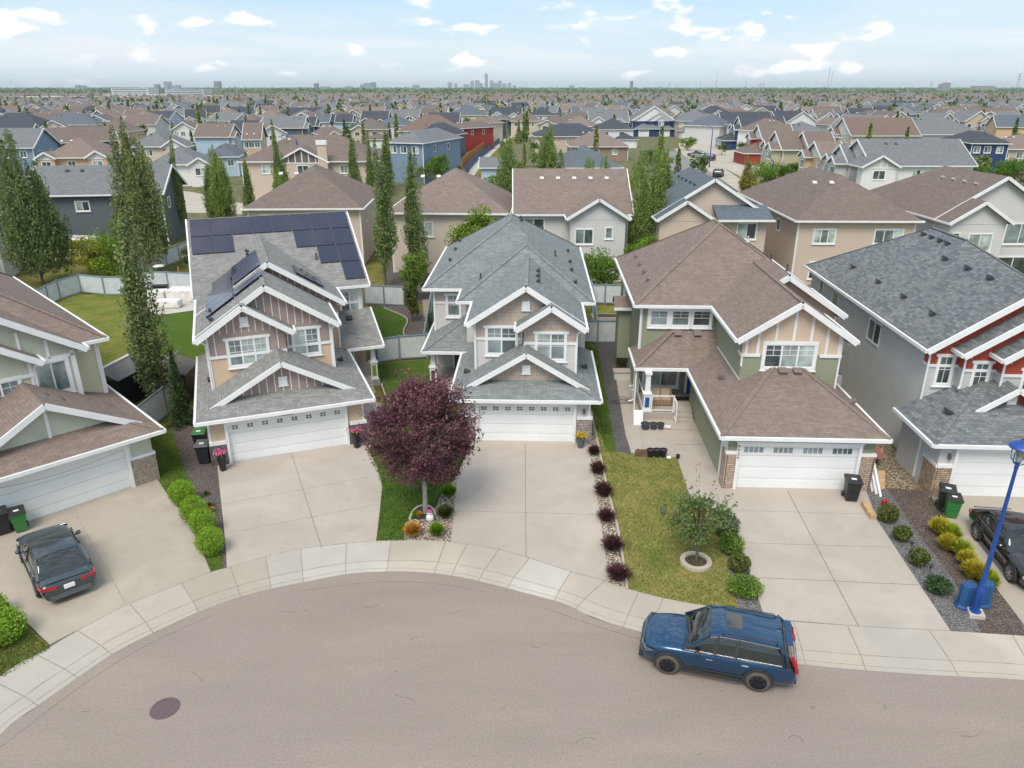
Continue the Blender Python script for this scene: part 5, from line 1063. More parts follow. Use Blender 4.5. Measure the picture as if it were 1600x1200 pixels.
aspen('slim2', 38.9, 126, 7.0, 1.5, 'small golden green aspen beside the parked cars', (1.35, 1.05, .6))

def spruce(x, y, h, r, label):
    t = thing('spruce', label, 'tree', (x, y, 0)); rr = random.Random(3); P = []
    for k in range(8000):
        s = rr.random() ** 1.3; z = .25 + s * (h - .25); a = rr.uniform(0, 6.283); rad = r * (1 - s) * (.65 + .35 * math.sin(a * 5 + z * 7)) * rr.random() ** .4; P.append((math.cos(a) * rad, math.sin(a) * rad, z - rad * .25))
    leafcloud('crown', 'leaf_spruce', P, .15, t, .5, 2, aspect=3); k = MB(); k.tube([(0, 0, 0), (0, 0, h * .95)], [.1, .01], 6); k.build('trunk', 'bark', t)
x, y = at(287, 664); spruce(x, y, 4.3, 1.0, 'small dark spruce beside the tan house')

def small_tree(name, mat, x, y, h, r, n, size, label, col=(1, 1, 1), seed=1, low=.35, trunk='bark', z=0, group=None, loose=0):
    t = thing(name, label, 'tree', (x, y, z), group=group); rr = random.Random(seed); k = MB(); limb_tree(k, (0, 0, 0), (0, 0, h * .8), .035 * h * .6, 12, r * .7, seed); k.build('trunk', trunk, t)
    lob = []; c = h * (1 + low) / 2; hz = h * (1 - low) / 2
    for q in range(34): u = Vector((rr.gauss(0, 1), rr.gauss(0, 1), rr.gauss(0, 1))).normalized() * rr.uniform(.35, .95); lob.append((u.x * r, u.y * r, c + u.z * hz, rr.uniform(.22, .42)))
    P = []
    while len(P) < n:
        L = rr.choice(lob); u = Vector((rr.gauss(0, 1), rr.gauss(0, 1), rr.gauss(0, 1))).normalized() * rr.random() ** .45 * L[3]; P.append((L[0] + u.x * r, L[1] + u.y * r, L[2] + u.z * hz * .9))
    if loose:
        for q in range(loose):
            a = rr.uniform(0, 6.283); L = rr.uniform(.8, 1.35) * r; e = Vector((math.cos(a) * L, math.sin(a) * L, c + hz * rr.uniform(.1, 1.3))); s = Vector((0, 0, h * .45))
            for j in range(22): w = rr.uniform(.4, 1); p = s.lerp(e, w); P.append((p.x + rr.gauss(0, .06), p.y + rr.gauss(0, .06), p.z + rr.gauss(0, .06)))
    o = leafcloud('crown', mat, P, size, t, 1, seed); o.color = (*col, 1); return t
x, y = at(1088, 880, .1)
small_tree('young_tree', 'leaf_small_tree', x, y, 3.1, 1.25, 2600, .12, 'loose young green tree in a stone ring on the dry lawn', seed=4, z=.1, loose=30, low=.22)
x, y = at(650, 470); small_tree('leafy_tree', 'leaf_bright', x, y, 4.4, 1.35, 5000, .17, 'bright green leafy tree by the fence right of the tan house', seed=6, low=.1)
x, y = at(645, 503); small_tree('dark_shrub', 'leaf_shrub', x, y, 3.6, .75, 2600, .14, 'brown green upright shrub below the bright green leafy tree', seed=7, low=.05)
small_tree('leafy_tree', 'leaf_bright', -3.2, 66.6, 7.0, 3.2, 9000, .24, 'wide yellow green tree behind the blue grey roof', (1.2, 1.1, .9), seed=8, low=.35)
x, y = at(940, 462); small_tree('leafy_tree', 'leaf_bright', x, y, 4.2, 2.5, 6500, .2, 'round green tree behind the fence beside the brown roofed house', (.85, .95, .8), seed=9, low=.2)
small_tree('leafy_tree', 'leaf_bright', 12.2, 66.5, 5.0, 2.0, 4500, .2, 'light green foliage at the foot of the large aspen', (.95, 1.05, .8), seed=19, low=.2)
x, y = at(205, 452); small_tree('leafy_tree', 'leaf_bright', x - 1.0, y + .5, 6.0, 2.0, 5000, .2, 'bright green tree behind the tall grey green aspen', (1.1, 1.1, .9), seed=10, low=.1)
x, y = at(160, 440); small_tree('yellow_tree', 'leaf_bright', x, y, 4.6, 2.2, 4000, .2, 'yellowing tree beside the garden fence', (1.7, 1.15, .5), seed=12, low=.2)
x, y = at(305, 425); small_tree('shrub', 'leaf_shrub', x, y, 3.0, 1.3, 2500, .17, 'reddish green shrub behind the patio fence', seed=13, low=.1)
for px, py, h, r, lab, c in ((1186, 303, 5.4, 3.0, 'round yellow green tree on the lawn across the street behind', (1.05, 1.1, .8)), (1207, 300, 5.0, 2.8, 'dark green round tree behind the far lawn lamp post', (.6, .65, .6)), (1233, 290, 4.6, 2.4, 'rightmost dark round tree on the far lawn', (.6, .75, .6)), (1371, 318, 4.6, 3.0, 'round green tree between the two brown hip roofs', (.9, 1, .7)), (1592, 292, 6, 4, 'dark leafy tree at the right edge behind', (.6, .75, .6)), (1568, 288, 4.6, 2.6, 'green tree at the foot of the right edge tree', (.9, 1, .7)), (1520, 290, 4.5, 2.5, 'small tree beside the navy house', (.7, .85, .6)), (1030, 268, 5, 3.2, 'bright tree right of the large aspen', (1.1, 1.1, .7)), (790, 300, 3.4, 4, 'low bright green bush by the far garage', (1, 1.1, .8)), (665, 285, 4.4, 4.2, 'orange green bushes below the blue grey house', (1.2, 1.0, .7)), (690, 288, 6.2, 2.0, 'pointed green tree below the blue grey house', (.9, 1.0, .7)), (20, 262, 7, 4, 'green tree at the left edge behind', (1, 1.1, .7)), (10, 372, 5, 3.5, 'leafy tree at the left edge by the dark fence', (.7, .8, .7)), (1075, 235, 4, 2.6, 'small garden tree in front of the cream house', (1.2, 1.1, .8))):
    x, y = at(px, py); small_tree('leafy_tree', 'leaf_bright', x, y, h, r, 2600, .3, lab, c, seed=px, low=.15)

# round bright bushes by the olive house
for px, py, lab in ((287, 786, 'uppermost round lime bush in the row of four'), (305, 812, 'second round lime bush from the olive house'), (319, 833, 'third round lime bush from the olive house'), (331, 863, 'round lime bush nearest the street in the row of four')):
    x, y = at(px, py, .1); bush('round_bush', 'leaf_lime', x, y, .56, 1.12, 6000, .05, lab, 'bush', 'round lime bushes beside the driveway')
x, y = at(4, 1000, .1); bush('round_bush', 'leaf_lime', x, y, .8, 1.1, 2600, .09, 'lime bush at the left edge below the dark car', 'bush', 'lime bushes at the left edge')
x, y = at(2, 968, .1); bush('round_bush', 'leaf_lime', x - .3, y, .6, 1.0, 1600, .09, 'small lime bush behind the left edge lime bush', 'bush', 'lime bushes at the left edge')
for k, (px, py) in enumerate(((928, 709), (934, 738), (943, 773), (947, 812), (957, 858), (966, 903))):
    x, y = at(px, py, .1); spiky('barberry_shrub', 'leaf_barberry', x, y, (.42, .48, .55, .5, .55, .58)[k], (.5, .6, .7, .55, .65, .6)[k], 420, ('first', 'second', 'third', 'fourth', 'fifth', 'sixth and last')[k] + ' purple barberry from the pale garage down the rock strip', 'shrub', 'purple barberries in the rock strip', w=.022)
for px, py, r, mt, lab in ((701, 775, .42, 'leaf_lime', 'yellow green shrub under the purple tree beside the driveway'), (696, 808, .42, 'leaf_shrub', 'dark green shrub in the rock bed right of the purple tree'), (645, 836, .42, 'leaf_orange', 'orange shrub in the rock bed corner'), (682, 836, .36, 'leaf_lime', 'small lime shrub at the foot of the rock bed')):
    x, y = at(px, py, .1); spiky('shrub', mt, x, y, r, .6, 600, lab, 'shrub', w=.035)
x, y = at(659, 810, .1); spiky('flowers', 'leaf_orange', x - .1, y + .05, .2, .3, 80, 'small orange flowers at the purple tree trunk', 'flowers', z=.13, w=.03)
x, y = at(648, 808, .1); spiky('flowers', 'leaf_lime', x, y, .2, .3, 80, 'small lime plant left of the orange flowers', 'plant', z=.13, w=.03)
for k, (px, py, r, h) in enumerate(((1386, 813, .42, .8), (1408, 843, .36, .65), (1434, 880, .38, .65), (1465, 922, .48, .5))):
    x, y = at(px, py, .1); bush('garden_shrub', 'leaf_shrub' if k < 3 else 'leaf_spruce', x, y, r, h, 1500, .09, ('reddish green shrub nearest the leaning boards', 'second green shrub from the leaning boards', 'third green shrub, left of the path light', 'low round juniper beside the path light')[k], 'shrub', 'shrubs in the grey gravel strip')
for k, (px, py, r, h) in enumerate(((1131, 832, .62, .95), (1142, 862, .5, .8), (1154, 890, .42, .65), (1163, 924, .66, .55))):
    x, y = at(px, py, .1); bush('garden_shrub', ('leaf_spruce', 'leaf_bright', 'leaf_shrub', 'leaf_bright')[k], x, y, r, h, 1700, .09, ('dark shrub right of the young tree', 'green shrub below the dark shrub', 'small shrub in the gravel beside the wide driveway', 'low spreading bush nearest the pavement')[k], 'shrub', 'shrubs beside the wide driveway')
for k, (px, py, r) in enumerate(((1466, 832, .5), (1484, 843, .48), (1479, 858, .45), (1500, 868, .5), (1509, 885, .45), (1516, 901, .45), (1530, 905, .42), (1544, 917, .4))):
    x, y = at(px, py, .1); spiky('daylily', 'leaf_gold' if k % 2 == 0 or k == 5 else 'leaf_chartreuse', x, y, r, .75, 420, ('first and uppermost', 'second', 'third', 'fourth', 'fifth', 'sixth', 'seventh', 'last') [k] + ' yellowing daylily clump beside the black car driveway', 'plant', 'yellowing daylilies in the mulch bed', w=.03)
for px, py in ((237, 765), (243, 790)): pass
for k, (px, py) in enumerate(((322, 772), (328, 790), (330, 798))):
    x, y = at(px, py, .1); spiky('small_plant', 'leaf_shrub' if k < 2 else 'leaf_orange', x, y, .22, .2, 60, ('small grey green plant in the purple gravel', 'second small plant in the purple gravel', 'dry ochre plant in the purple gravel')[k], 'plant')
x, y = at(682, 534); bush('garden_bush', 'leaf_spruce', x - .2, y + 2, .9, 1.6, 1400, .12, 'dark bush behind the fence left of the pale grey house', 'bush')
# grass tufts over the near lawns so that their edges are not drawn with a ruler
def tufts(name, poly, z, n, mat, h=.07, seed=1):
    P = [at(*p, z) for p in poly]; rr = random.Random(seed); xs = [p[0] for p in P]; ys = [p[1] for p in P]; v = []; f = []; c = 0
    def inside(x, y):
        r = False
        for (x0, y0), (x1, y1) in zip(P, P[1:] + P[:1]):
            if (y0 > y) != (y1 > y) and x < (x1 - x0) * (y - y0) / (y1 - y0) + x0: r = not r
        return r
    while c < n:
        x = rr.uniform(min(xs), max(xs)); y = rr.uniform(min(ys), max(ys)); c += 1
        if not inside(x, y): continue
        a = rr.uniform(0, 6.283); w = .02; hh = h * rr.uniform(.5, 1.3); i = len(v); dx, dy = math.cos(a) * w, math.sin(a) * w; lx, ly = rr.uniform(-.04, .04), rr.uniform(-.04, .04)
        v += [(x - dx, y - dy, z), (x + dx, y + dy, z), (x + lx, y + ly, z + hh)]; f.append((i, i + 1, i + 2))
    me = bpy.data.meshes.new(name); me.from_pydata(v, [], f); me.materials.append(M[mat]); tag(link(name, me), 'short grass blades', 'grass', kind='stuff')
M['blade_green'] = mat_leaf('blade_green', [(.05, .10, .015), (.10, .18, .03), (.16, .23, .05)], trans=0, clump=.8)
M['blade_dry'] = mat_leaf('blade_dry', [(.08, .14, .025), (.22, .25, .06), (.46, .38, .16)], trans=0, clump=.8)
tufts('grass', [(576, 708), (597, 762), (592, 815), (588, 847), (632, 846), (632, 822), (652, 803), (680, 796), (712, 745), (733, 692), (620, 640), (603, 650)], .085, 30000, 'blade_green', seed=2)
tufts('grass', [(936, 700), (985, 712), (1058, 717), (1072, 760), (1080, 785), (1095, 792), (1131, 803), (1131, 850), (1141, 905), (1156, 957), (1045, 938), (981, 921), (966, 830)], .08, 46000, 'blade_dry', .06, seed=3)
tufts('grass', [(908, 545), (932, 545), (944, 600), (955, 665), (963, 708), (940, 705), (925, 640), (917, 600)], .08, 12000, 'blade_green', seed=4)
tufts('grass', [(79, 1014), (24, 962), (-20, 909), (-20, 1080), (0, 1062), (63, 1024)], .09, 16000, 'blade_green', seed=5)
tufts('grass', [(245, 752), (265, 780), (287, 805), (307, 842), (330, 896), (347, 892), (345, 860), (318, 800), (290, 740), (268, 672), (240, 672)], .075, 16000, 'blade_green', seed=6)

# ------------------------------------------------------------------ vehicles (x forward, y left)
def spline_body(name, mat, secs, parent, sub=2, cap=True):
    """secs = (x, [(y, z), ...]) half sections, from the middle of the floor out and up to the middle of the top"""
    v = []; f = []; n = len(secs[0][1]); full = 2 * n - 2
    for x, pr in secs:
        ring = [(x, y, z) for y, z in pr] + [(x, -y, z) for y, z in pr[-2:0:-1]]; v += ring
    for i in range(len(secs) - 1):
        for k in range(full): j = (k + 1) % full; f.append((i * full + k, i * full + j, (i + 1) * full + j, (i + 1) * full + k))
    if cap: f.append(tuple(range(full))[::-1]); f.append(tuple((len(secs) - 1) * full + k for k in range(full)))
    me = bpy.data.meshes.new(name); me.from_pydata(v, [], f); me.materials.append(M[mat]); me.polygons.foreach_set('use_smooth', [True] * len(f))
    bm = bmesh.new(); bm.from_mesh(me); bmesh.ops.recalc_face_normals(bm, faces=bm.faces); bm.to_mesh(me); bm.free()
    o = link(name, me, parent)
    if sub: md = o.modifiers.new('s', 'SUBSURF'); md.levels = sub; md.render_levels = sub
    return o
def wheel(parent, x, y, r, w, side, rim, tyre='tyre', spokes=7):
    t = MB(); s = side; pr = [(r * .7, -w / 2), (r * .93, -w / 2), (r, -w * .32), (r, w * .32), (r * .93, w / 2), (r * .7, w / 2)]; n = 28
    rings = [[(q * math.cos(k * 2 * math.pi / n), yy, q * math.sin(k * 2 * math.pi / n)) for k in range(n)] for q, yy in pr]
    for a, b in zip(rings, rings[1:]):
        for k in range(n): j = (k + 1) % n; t.poly([a[k], a[j], b[j], b[k]], True)
    o = t.build('wheel', tyre, parent, merge=True, loc=(x, y, r)); o.name = 'wheel'
    m = MB(); yo = s * w * .46
    m.poly([(r * .69 * math.cos(k * 2 * math.pi / n), s * w * .2, r * .69 * math.sin(k * 2 * math.pi / n)) for k in range(n)]); 
    d = MB(); d.poly([(r * .7 * math.cos(k * 2 * math.pi / n), s * w * .18, r * .7 * math.sin(k * 2 * math.pi / n)) for k in range(n)]); d.build('brake_well', 'car_trim', o)
    m = MB()
    for k in range(spokes):
        a = k * 2 * math.pi / spokes; ca, sa = math.cos(a), math.sin(a); m.beam((ca * r * .08, yo * .9, sa * r * .08), (ca * r * .69, yo, sa * r * .69), r * .13, .03, up=(0, 1, 0))
    ri = [[(q * math.cos(k * 2 * math.pi / n), yy, q * math.sin(k * 2 * math.pi / n)) for k in range(n)] for q, yy in ((r * .73, yo * .8), (r * .72, yo * 1.04), (r * .65, yo * 1.0), (r * .65, yo * .5))]
    for a, b in zip(ri, ri[1:]):
        for k in range(n): j = (k + 1) % n; m.poly([a[k], a[j], b[j], b[k]], True)
    m.tube([(0, yo * .7, 0), (0, yo * 1.02, 0)], r * .13, 10); m.build('rim', rim, o)
def quadstrip(mb, A, B, off=(0, 0, 0)):
    o = Vector(off)
    for (a, b), (c, d) in zip(zip(A, A[1:]), zip(B, B[1:])): mb.poly([Vector(a) + o, Vector(b) + o, Vector(d) + o, Vector(c) + o], True)
def car(name, label, cat, loc, rz, L, Wd, Ht, kind, paint, rim, tyre='tyre', plate=True):
    t = thing(name, label, cat, loc, rz); h = Wd / 2; fr = L / 2; suv = kind == 'suv'
    wb = L * .575; fx = wb / 2 + L * .02; rx = fx - wb; wr = .365 if suv else .335
    belt = .98 * Ht * (.64 if suv else .645); hood = belt * (.98 if suv else .93); zb = .24 if suv else .2
    deck = belt + .02 if suv else belt * .99
    def sec(x, w, zt, zlow=zb, crown=.05, tuck=.9): return (x, [(0, zlow), (w * .8, zlow), (w * tuck, zlow + .05), (w * .99, zlow + .28), (w, (zlow + zt) / 2 + .08), (w * .975, zt - .10), (w * .90, zt - .01), (w * .5, zt + crown * .7), (0, zt + crown)])
    S_ = [sec(fr, h * .58, hood * .60, zb + .1, .02), sec(fr - .06, h * .74, hood * .80, zb + .02, .03), sec(fr - .22, h * .88, hood * .89), sec(fr - .6, h * .97, hood * .95), sec(fx - .1, h, hood), sec(fx - .75, h * .99, belt * .985, crown=.03), sec(0, h * .985, belt, crown=.02), sec(rx + .5, h * .995, belt + .01, crown=.02), sec(rx, h, belt + .02, crown=.02)]
    if suv: S_ += [sec(-fr + .35, h * .97, belt + .03, crown=.02), sec(-fr + .08, h * .92, belt + .0, zb + .04, .01), sec(-fr, h * .84, belt - .2, zb + .1, .01)]
    else: S_ += [sec(-fr + .55, h * .97, deck + .01, crown=.035), sec(-fr + .16, h * .93, deck + .015, crown=.03), sec(-fr + .04, h * .90, deck - .06, zb + .03, .01), sec(-fr, h * .80, deck - .28, zb + .1, .01)]
    body = spline_body('body', paint, S_, t, 2)
    # greenhouse
    if suv: gx = [(fx - .40, .0), (fx - 1.18, .90), (fx - 1.5, 1.0), (rx + .55, 1.0), (-fr + .52, .94), (-fr + .12, .10)]
    else: gx = [(fx - .55, .0), (fx - 1.22, .91), (fx - 1.5, 1.0), (rx + .42, .985), (rx + .12, .91), (-fr + .52, .02)]
    zr = Ht; gb = belt - .02
    def gsec(x, q): z = gb + (zr - gb) * q; w = h * (.93 - .20 * q); wb_ = h * .93; return (x, [(0, gb - .05), (wb_, gb - .05), (wb_, gb), ((wb_ + w) / 2 + .01, (gb + z) / 2), (w, z - .02 * q), (w * .86, z + .015 * q), (w * .4, z + .035 * q), (0, z + .04 * q)])
    GS = [gsec(x, q) for x, q in gx]
    spline_body('glasshouse', 'screen_glass', GS, t, 0)
    # roof skin with rails, pillars, windscreen trim
    def P(x, q, a): z = gb + (zr - gb) * q; w = h * (.93 - .20 * q); return (x, w * a, z + .05 * q)
    i0, i1 = 1, (4 if suv else 4); RX = [gx[k] for k in range(1, len(gx) - 1)]
    rf = MB(); cols_ = [-1.0, -.86, -.45, 0, .45, .86, 1.0]; dz = [.0, .03, .055, .062, .055, .03, .0]
    def RP(x, q, k): z = gb + (zr - gb) * q; w = h * (.93 - .20 * q) + .012; return (x, w * cols_[k], z - .02 + dz[k] * 1.0 + .012)
    xs = []
    for (a, qa), (b, qb) in zip(RX, RX[1:]):
        for s in (0, .5): xs.append((a + (b - a) * s, qa + (qb - qa) * s))
    xs.append(RX[-1])
    for (a, qa), (b, qb) in zip(xs, xs[1:]):
        for k in range(6): rf.poly([RP(a, qa, k), RP(a, qa, k + 1), RP(b, qb, k + 1), RP(b, qb, k)], True)
    rf.build('roof_panel', paint, t, merge=True)
    for s in (-1, 1):
        p = MB()
        p.beam((gx[0][0] + .02, s * h * .925, gb + .0), (gx[1][0], s * (h * .745 + .015), gb + (zr - gb) * .94), .05, .035); 
        for (a, qa), (b, qb) in zip(xs, xs[1:]): p.beam((a, s * (h * (.93 - .2 * qa) + .01), gb + (zr - gb) * qa - .02), (b, s * (h * (.93 - .2 * qb) + .01), gb + (zr - gb) * qb - .02), .05, .05)
        e = gx[-1]; m_ = gx[-2]; p.beam((m_[0], s * (h * .745 + .01), gb + (zr - gb) * m_[1]), (e[0] + (.22 if suv else .05), s * h * .90, gb + .02), .24 if suv else .09, .04); p.build('pillar', paint, t)
        c = MB(); c.beam((gx[0][0] - .05, s * (h * .945), gb + .02), (gx[-1][0] + .35, s * (h * .945), gb + .03), .02, .035)
        if suv:
            for (a, qa), (b, qb) in zip(xs, xs[1:]): c.beam((a, s * (h * (.93 - .2 * qa) + .035), gb + (zr - gb) * qa - .05), (b, s * (h * (.93 - .2 * qb) + .035), gb + (zr - gb) * qb - .05), .02, .03)
        c.build('window_trim', 'chrome', t)
        b = MB()
        for x0 in ((.08, rx + .72) if suv else (-.05,)): b.beam((x0, s * h * .94, gb), (x0 - .05, s * (h * .745 + .01), gb + (zr - gb) * .93), .10, .035)
        b.build('door_pillar', 'car_trim', t)
        dg = MB()
        for x0 in (fx - .68, -.02, rx + .48): dg.beam((x0, s * (h * .987), zb + .25), (x0 + .02, s * (h * .965), gb - .06), .012, .012)
        dg.beam((fx - .68, s * h * .993, zb + .2), (rx + .45, s * h * .993, zb + .2), .012, .012); dg.build('door_seam', 'car_trim', t)
        for x0 in (.32, -.72): hd = MB(); hd.beam((x0, s * (h * .99 + .012), gb - .16), (x0 - .2, s * (h * .99 + .012), gb - .155), .03, .035); hd.build('door_handle', paint if not suv else 'chrome', t)
        mr = MB(); mr.lathe((fx - .85, s * (h + .09), gb + .02), [(.03, -.01), (.075, .01), (.085, .08), (.05, .12)], 10, True, 1.1); mr.beam((fx - .88, s * h * .93, gb + .02), (fx - .86, s * (h + .06), gb + .04), .05, .04); mr.build('wing_mirror', paint if not suv else 'car_trim', t)
        for wx in (fx, rx):
            a = MB(); n = 14                                # wheel well and arch lip
            a.poly([(wx + (wr + .06) * math.cos(k * math.pi / n), s * (h * .998), wr + (wr + .06) * math.sin(k * math.pi / n)) for k in range(n + 1)] + [(wx - wr - .06, s * (h * .998), zb), (wx + wr + .06, s * (h * .998), zb)]); a.build('wheel_well', 'car_trim', t)
            l = MB(); q = [(wx + (wr + .08) * math.cos(k * math.pi / n), s * (h * 1.0 + .004), wr + (wr + .08) * math.sin(k * math.pi / n)) for k in range(n + 1)]
            for u, w_ in zip(q, q[1:]): l.beam(u, w_, .06 if suv else .03, .05)
            l.build('arch_trim', 'car_trim' if suv else paint, t)
            wheel(t, wx, s * (h - .075), wr, .22, s, rim, tyre, 7)
        sk = MB(); sk.beam((fx - wr - .1, s * h * .975, zb + .02), (rx + wr + .1, s * h * .975, zb + .02), .06, .06 if suv else .05); sk.build('side_skirt', 'car_trim' if suv else paint, t)
        hl = MB(); zz = hood * .74
        hl.poly([(fr - .10, s * h * .50, zz - .03), (fr - .24, s * h * .94, zz - .05), (fr - .48, s * (h * .985), zz + .05), (fr - .2, s * h * .91, zz + .1), (fr - .065, s * h * .55, zz + .05)]); hl.beam((fr - .05, s * h * .5, zz), (fr - .22, s * h * .955, zz + .02), .05, .09); hl.build('headlight', 'chrome' if not suv else 'pane_grey', t)
        tl = MB()
        if suv: tl.beam((-fr + .10, s * h * .93, belt + .12), (-fr + .05, s * h * .93, belt - .12), .12, .08); tl.beam((-fr + .05, s * h * .92, belt - .12), (-fr + .02, s * h * .72, belt - .2), .1, .12); tl.beam((-fr + .22, s * h * .83, Ht - .28), (-fr + .10, s * h * .92, belt + .1), .1, .08)
        else: tl.beam((-fr + .02, s * h * .42, deck - .16), (-fr + .10, s * h * .92, deck - .14), .09, .11); tl.beam((-fr + .08, s * h * .91, deck - .14), (-fr + .34, s * (h * .975), deck - .11), .05, .1)
        tl.build('tail_light', 'red_lens', t)
    g = MB(); g.box(fr - .09, -h * .48, zb + .15, fr + .005, h * .48, hood * .72); g.build('grille', 'car_trim', t)
    lw = MB(); lw.box(-fr - .015, -h * .7, zb + .06, -fr + .12, h * .7, zb + .24); lw.box(fr - .15, -h * .7, zb + .04, fr + .02, h * .7, zb + .14); lw.build('bumper_trim', 'car_trim' if suv else 'grey_plastic', t)
    if plate:
        p = MB(); zp = deck - .24 if not suv else belt - .35; p.box(-fr - .02, -.17, zp - .075, -fr + .03, .17, zp + .075); p.build('number_plate', 'white', t)
    tk = MB()
    if suv: tk.beam((-fr + .04, -h * .72, belt + .0), (-fr + .04, h * .72, belt + .0), .02, .02); tk.beam((-fr + .32, -h * .6, Ht - .03), (-fr + .32, h * .6, Ht - .03), .2, .03)
    else: tk.beam((-fr + .1, -h * .78, deck + .03), (-fr + .1, h * .78, deck + .03), .05, .012)
    tk.build('spoiler', paint, t)
    if suv:
        sr = MB(); sr.box(fx - 2.1, -.36, Ht + .02, fx - 1.62, .36, Ht + .066); sr.build('sunroof', 'car_glass', t)
        for s in (-1, 1): rr_ = MB(); rr_.tube([(fx - 1.5, s * h * .70, Ht), (fx - 1.6, s * h * .70, Ht + .07), (-fr + .75, s * h * .69, Ht + .07), (-fr + .65, s * h * .69, Ht)], .018, 6); rr_.build('roof_rail', 'car_trim', t)
    an = MB(); ax_ = -fr + .6 if suv else rx + .75; an.poly([(ax_ + .12, 0, Ht + .02), (ax_ - .06, .02, Ht + .02), (ax_ - .04, 0, Ht + .11)]); an.poly([(ax_ + .12, 0, Ht + .02), (ax_ - .06, -.02, Ht + .02), (ax_ - .04, 0, Ht + .11)]); an.poly([(ax_ - .06, .02, Ht + .02), (ax_ - .06, -.02, Ht + .02), (ax_ - .04, 0, Ht + .11)]); an.build('antenna', paint, t)
    return t
def ori(front, rear): a = at(*front); b = at(*rear); return math.atan2(a[1] - b[1], a[0] - b[0])
a = at(1047, 1052); b = at(1186, 1079); rz = math.atan2(a[1] - b[1], a[0] - b[0]); m = ((a[0] + b[0]) / 2, (a[1] + b[1]) / 2); nx, ny = math.sin(rz), -math.cos(rz)
car('parked_suv', 'blue SUV parked on the street against the kerb', 'car', (m[0] + nx * .86, m[1] + ny * .86, .01), rz, 4.68, 1.86, 1.66, 'suv', 'car_blue', 'rim_black', 'dusty_tyre')
a = at(38, 876, .1); b = at(65, 936, .1); rz = math.atan2(a[1] - b[1], a[0] - b[0]); m = ((a[0] + b[0]) / 2, (a[1] + b[1]) / 2); nx, ny = math.sin(rz), -math.cos(rz)
car('parked_sedan', 'dark slate sedan facing the garage of the olive house', 'car', (m[0] + nx * .84, m[1] + ny * .84, .10), rz, 4.72, 1.84, 1.42, 'sedan', 'car_slate', 'rim_silver')
a = at(1578, 908, .1); b = at(1522, 838, .1); rz = math.atan2(a[1] - b[1], a[0] - b[0]); m = ((a[0] + b[0]) / 2, (a[1] + b[1]) / 2); nx, ny = -math.sin(rz), math.cos(rz)
car('parked_sedan', 'black sedan facing the street behind the blue lamp post', 'car', (m[0] + nx * .84, m[1] + ny * .84, .10), rz, 4.75, 1.84, 1.44, 'sedan', 'car_black', 'rim_silver')

# ------------------------------------------------------------------ bins, pots, lamp, garden things
def bin_(px, py, rz, body, lid, label, big=1.0, z=.1, logo=True):
    x, y = at(px, py, z); t = thing('wheelie_bin', label, 'bin', (x, y, z), rz, 'wheelie bins'); w, d, h = .30 * big, .34 * big, 1.0 * big
    m = MB(); A = [(-w * .78, -d * .72), (w * .78, -d * .72), (w * .78, d * .72), (-w * .78, d * .72)]; B = [(-w, -d), (w, -d), (w, d), (-w, d)]
    for k in range(4): j = (k + 1) % 4; m.poly([(*A[k], .06), (*A[j], .06), (*B[j], h), (*B[k], h)])
    m.poly([(*p, .06) for p in A][::-1]); m.box(-w - .03, -d - .03, h - .07, w + .03, d + .03, h); m.box(-w * .6, -d * .84 - .012, .45, w * .6, -d * .84 + .02, .52); m.box(-w * .6, -d * .9 - .012, .62, w * .6, -d * .9 + .02, .66); m.build('body', body, t)
    l = MB(); C_ = [(-w - .03, -d - .06), (w + .03, -d - .06), (w + .03, d + .06), (-w - .03, d + .06)]
    for k in range(4):
        j = (k + 1) % 4; l.poly([(*C_[k], h), (*C_[j], h), (C_[j][0] * .92, C_[j][1] * .92, h + .07), (C_[k][0] * .92, C_[k][1] * .92, h + .07)])
    l.poly([(p[0] * .92, p[1] * .92, h + .07) for p in C_]); l.tube([(-w * .8, d + .1, h - .02), (w * .8, d + .1, h - .02)], .02, 6); l.build('lid', lid, t)
    if logo: g = MB(); g.box(-w * .4, -d * .5, h + .071, w * .3, -d * .05, h + .075); g.build('sticker', 'white', t)
    for s in (-1, 1): q = MB(); q.tube([(s * w * .95 - .03, d * .8, .12), (s * w * .95 + .03, d * .8, .12)], .12, 14); q.build('wheel', 'black_plastic', t)
    return t
bin_(6, 832, R(40), 'black_plastic', 'black_plastic', 'black wheelie bin at the left edge by the olive garage')
bin_(34, 828, R(38), 'green_plastic', 'black_plastic', 'green wheelie bin with a black lid behind the slate sedan', .9)
bin_(321, 722, R(10), 'black_plastic', 'grey_plastic', 'black wheelie bin beside the tan house garage', z=.05)
bin_(316, 702, R(10), 'black_plastic', 'green_plastic', 'dark wheelie bin with green lid behind the tan house bin', z=.05)
bin_(1328, 780, R(-12), 'black_plastic', 'black_plastic', 'black wheelie bin in front of the green house garage')
bin_(1474, 795, R(-25), 'black_plastic', 'black_plastic', 'black wheelie bin beside the orange stone pillar')
bin_(1484, 806, R(-20), 'green_plastic', 'black_plastic', 'green wheelie bin in front of the grey house garage', .92)
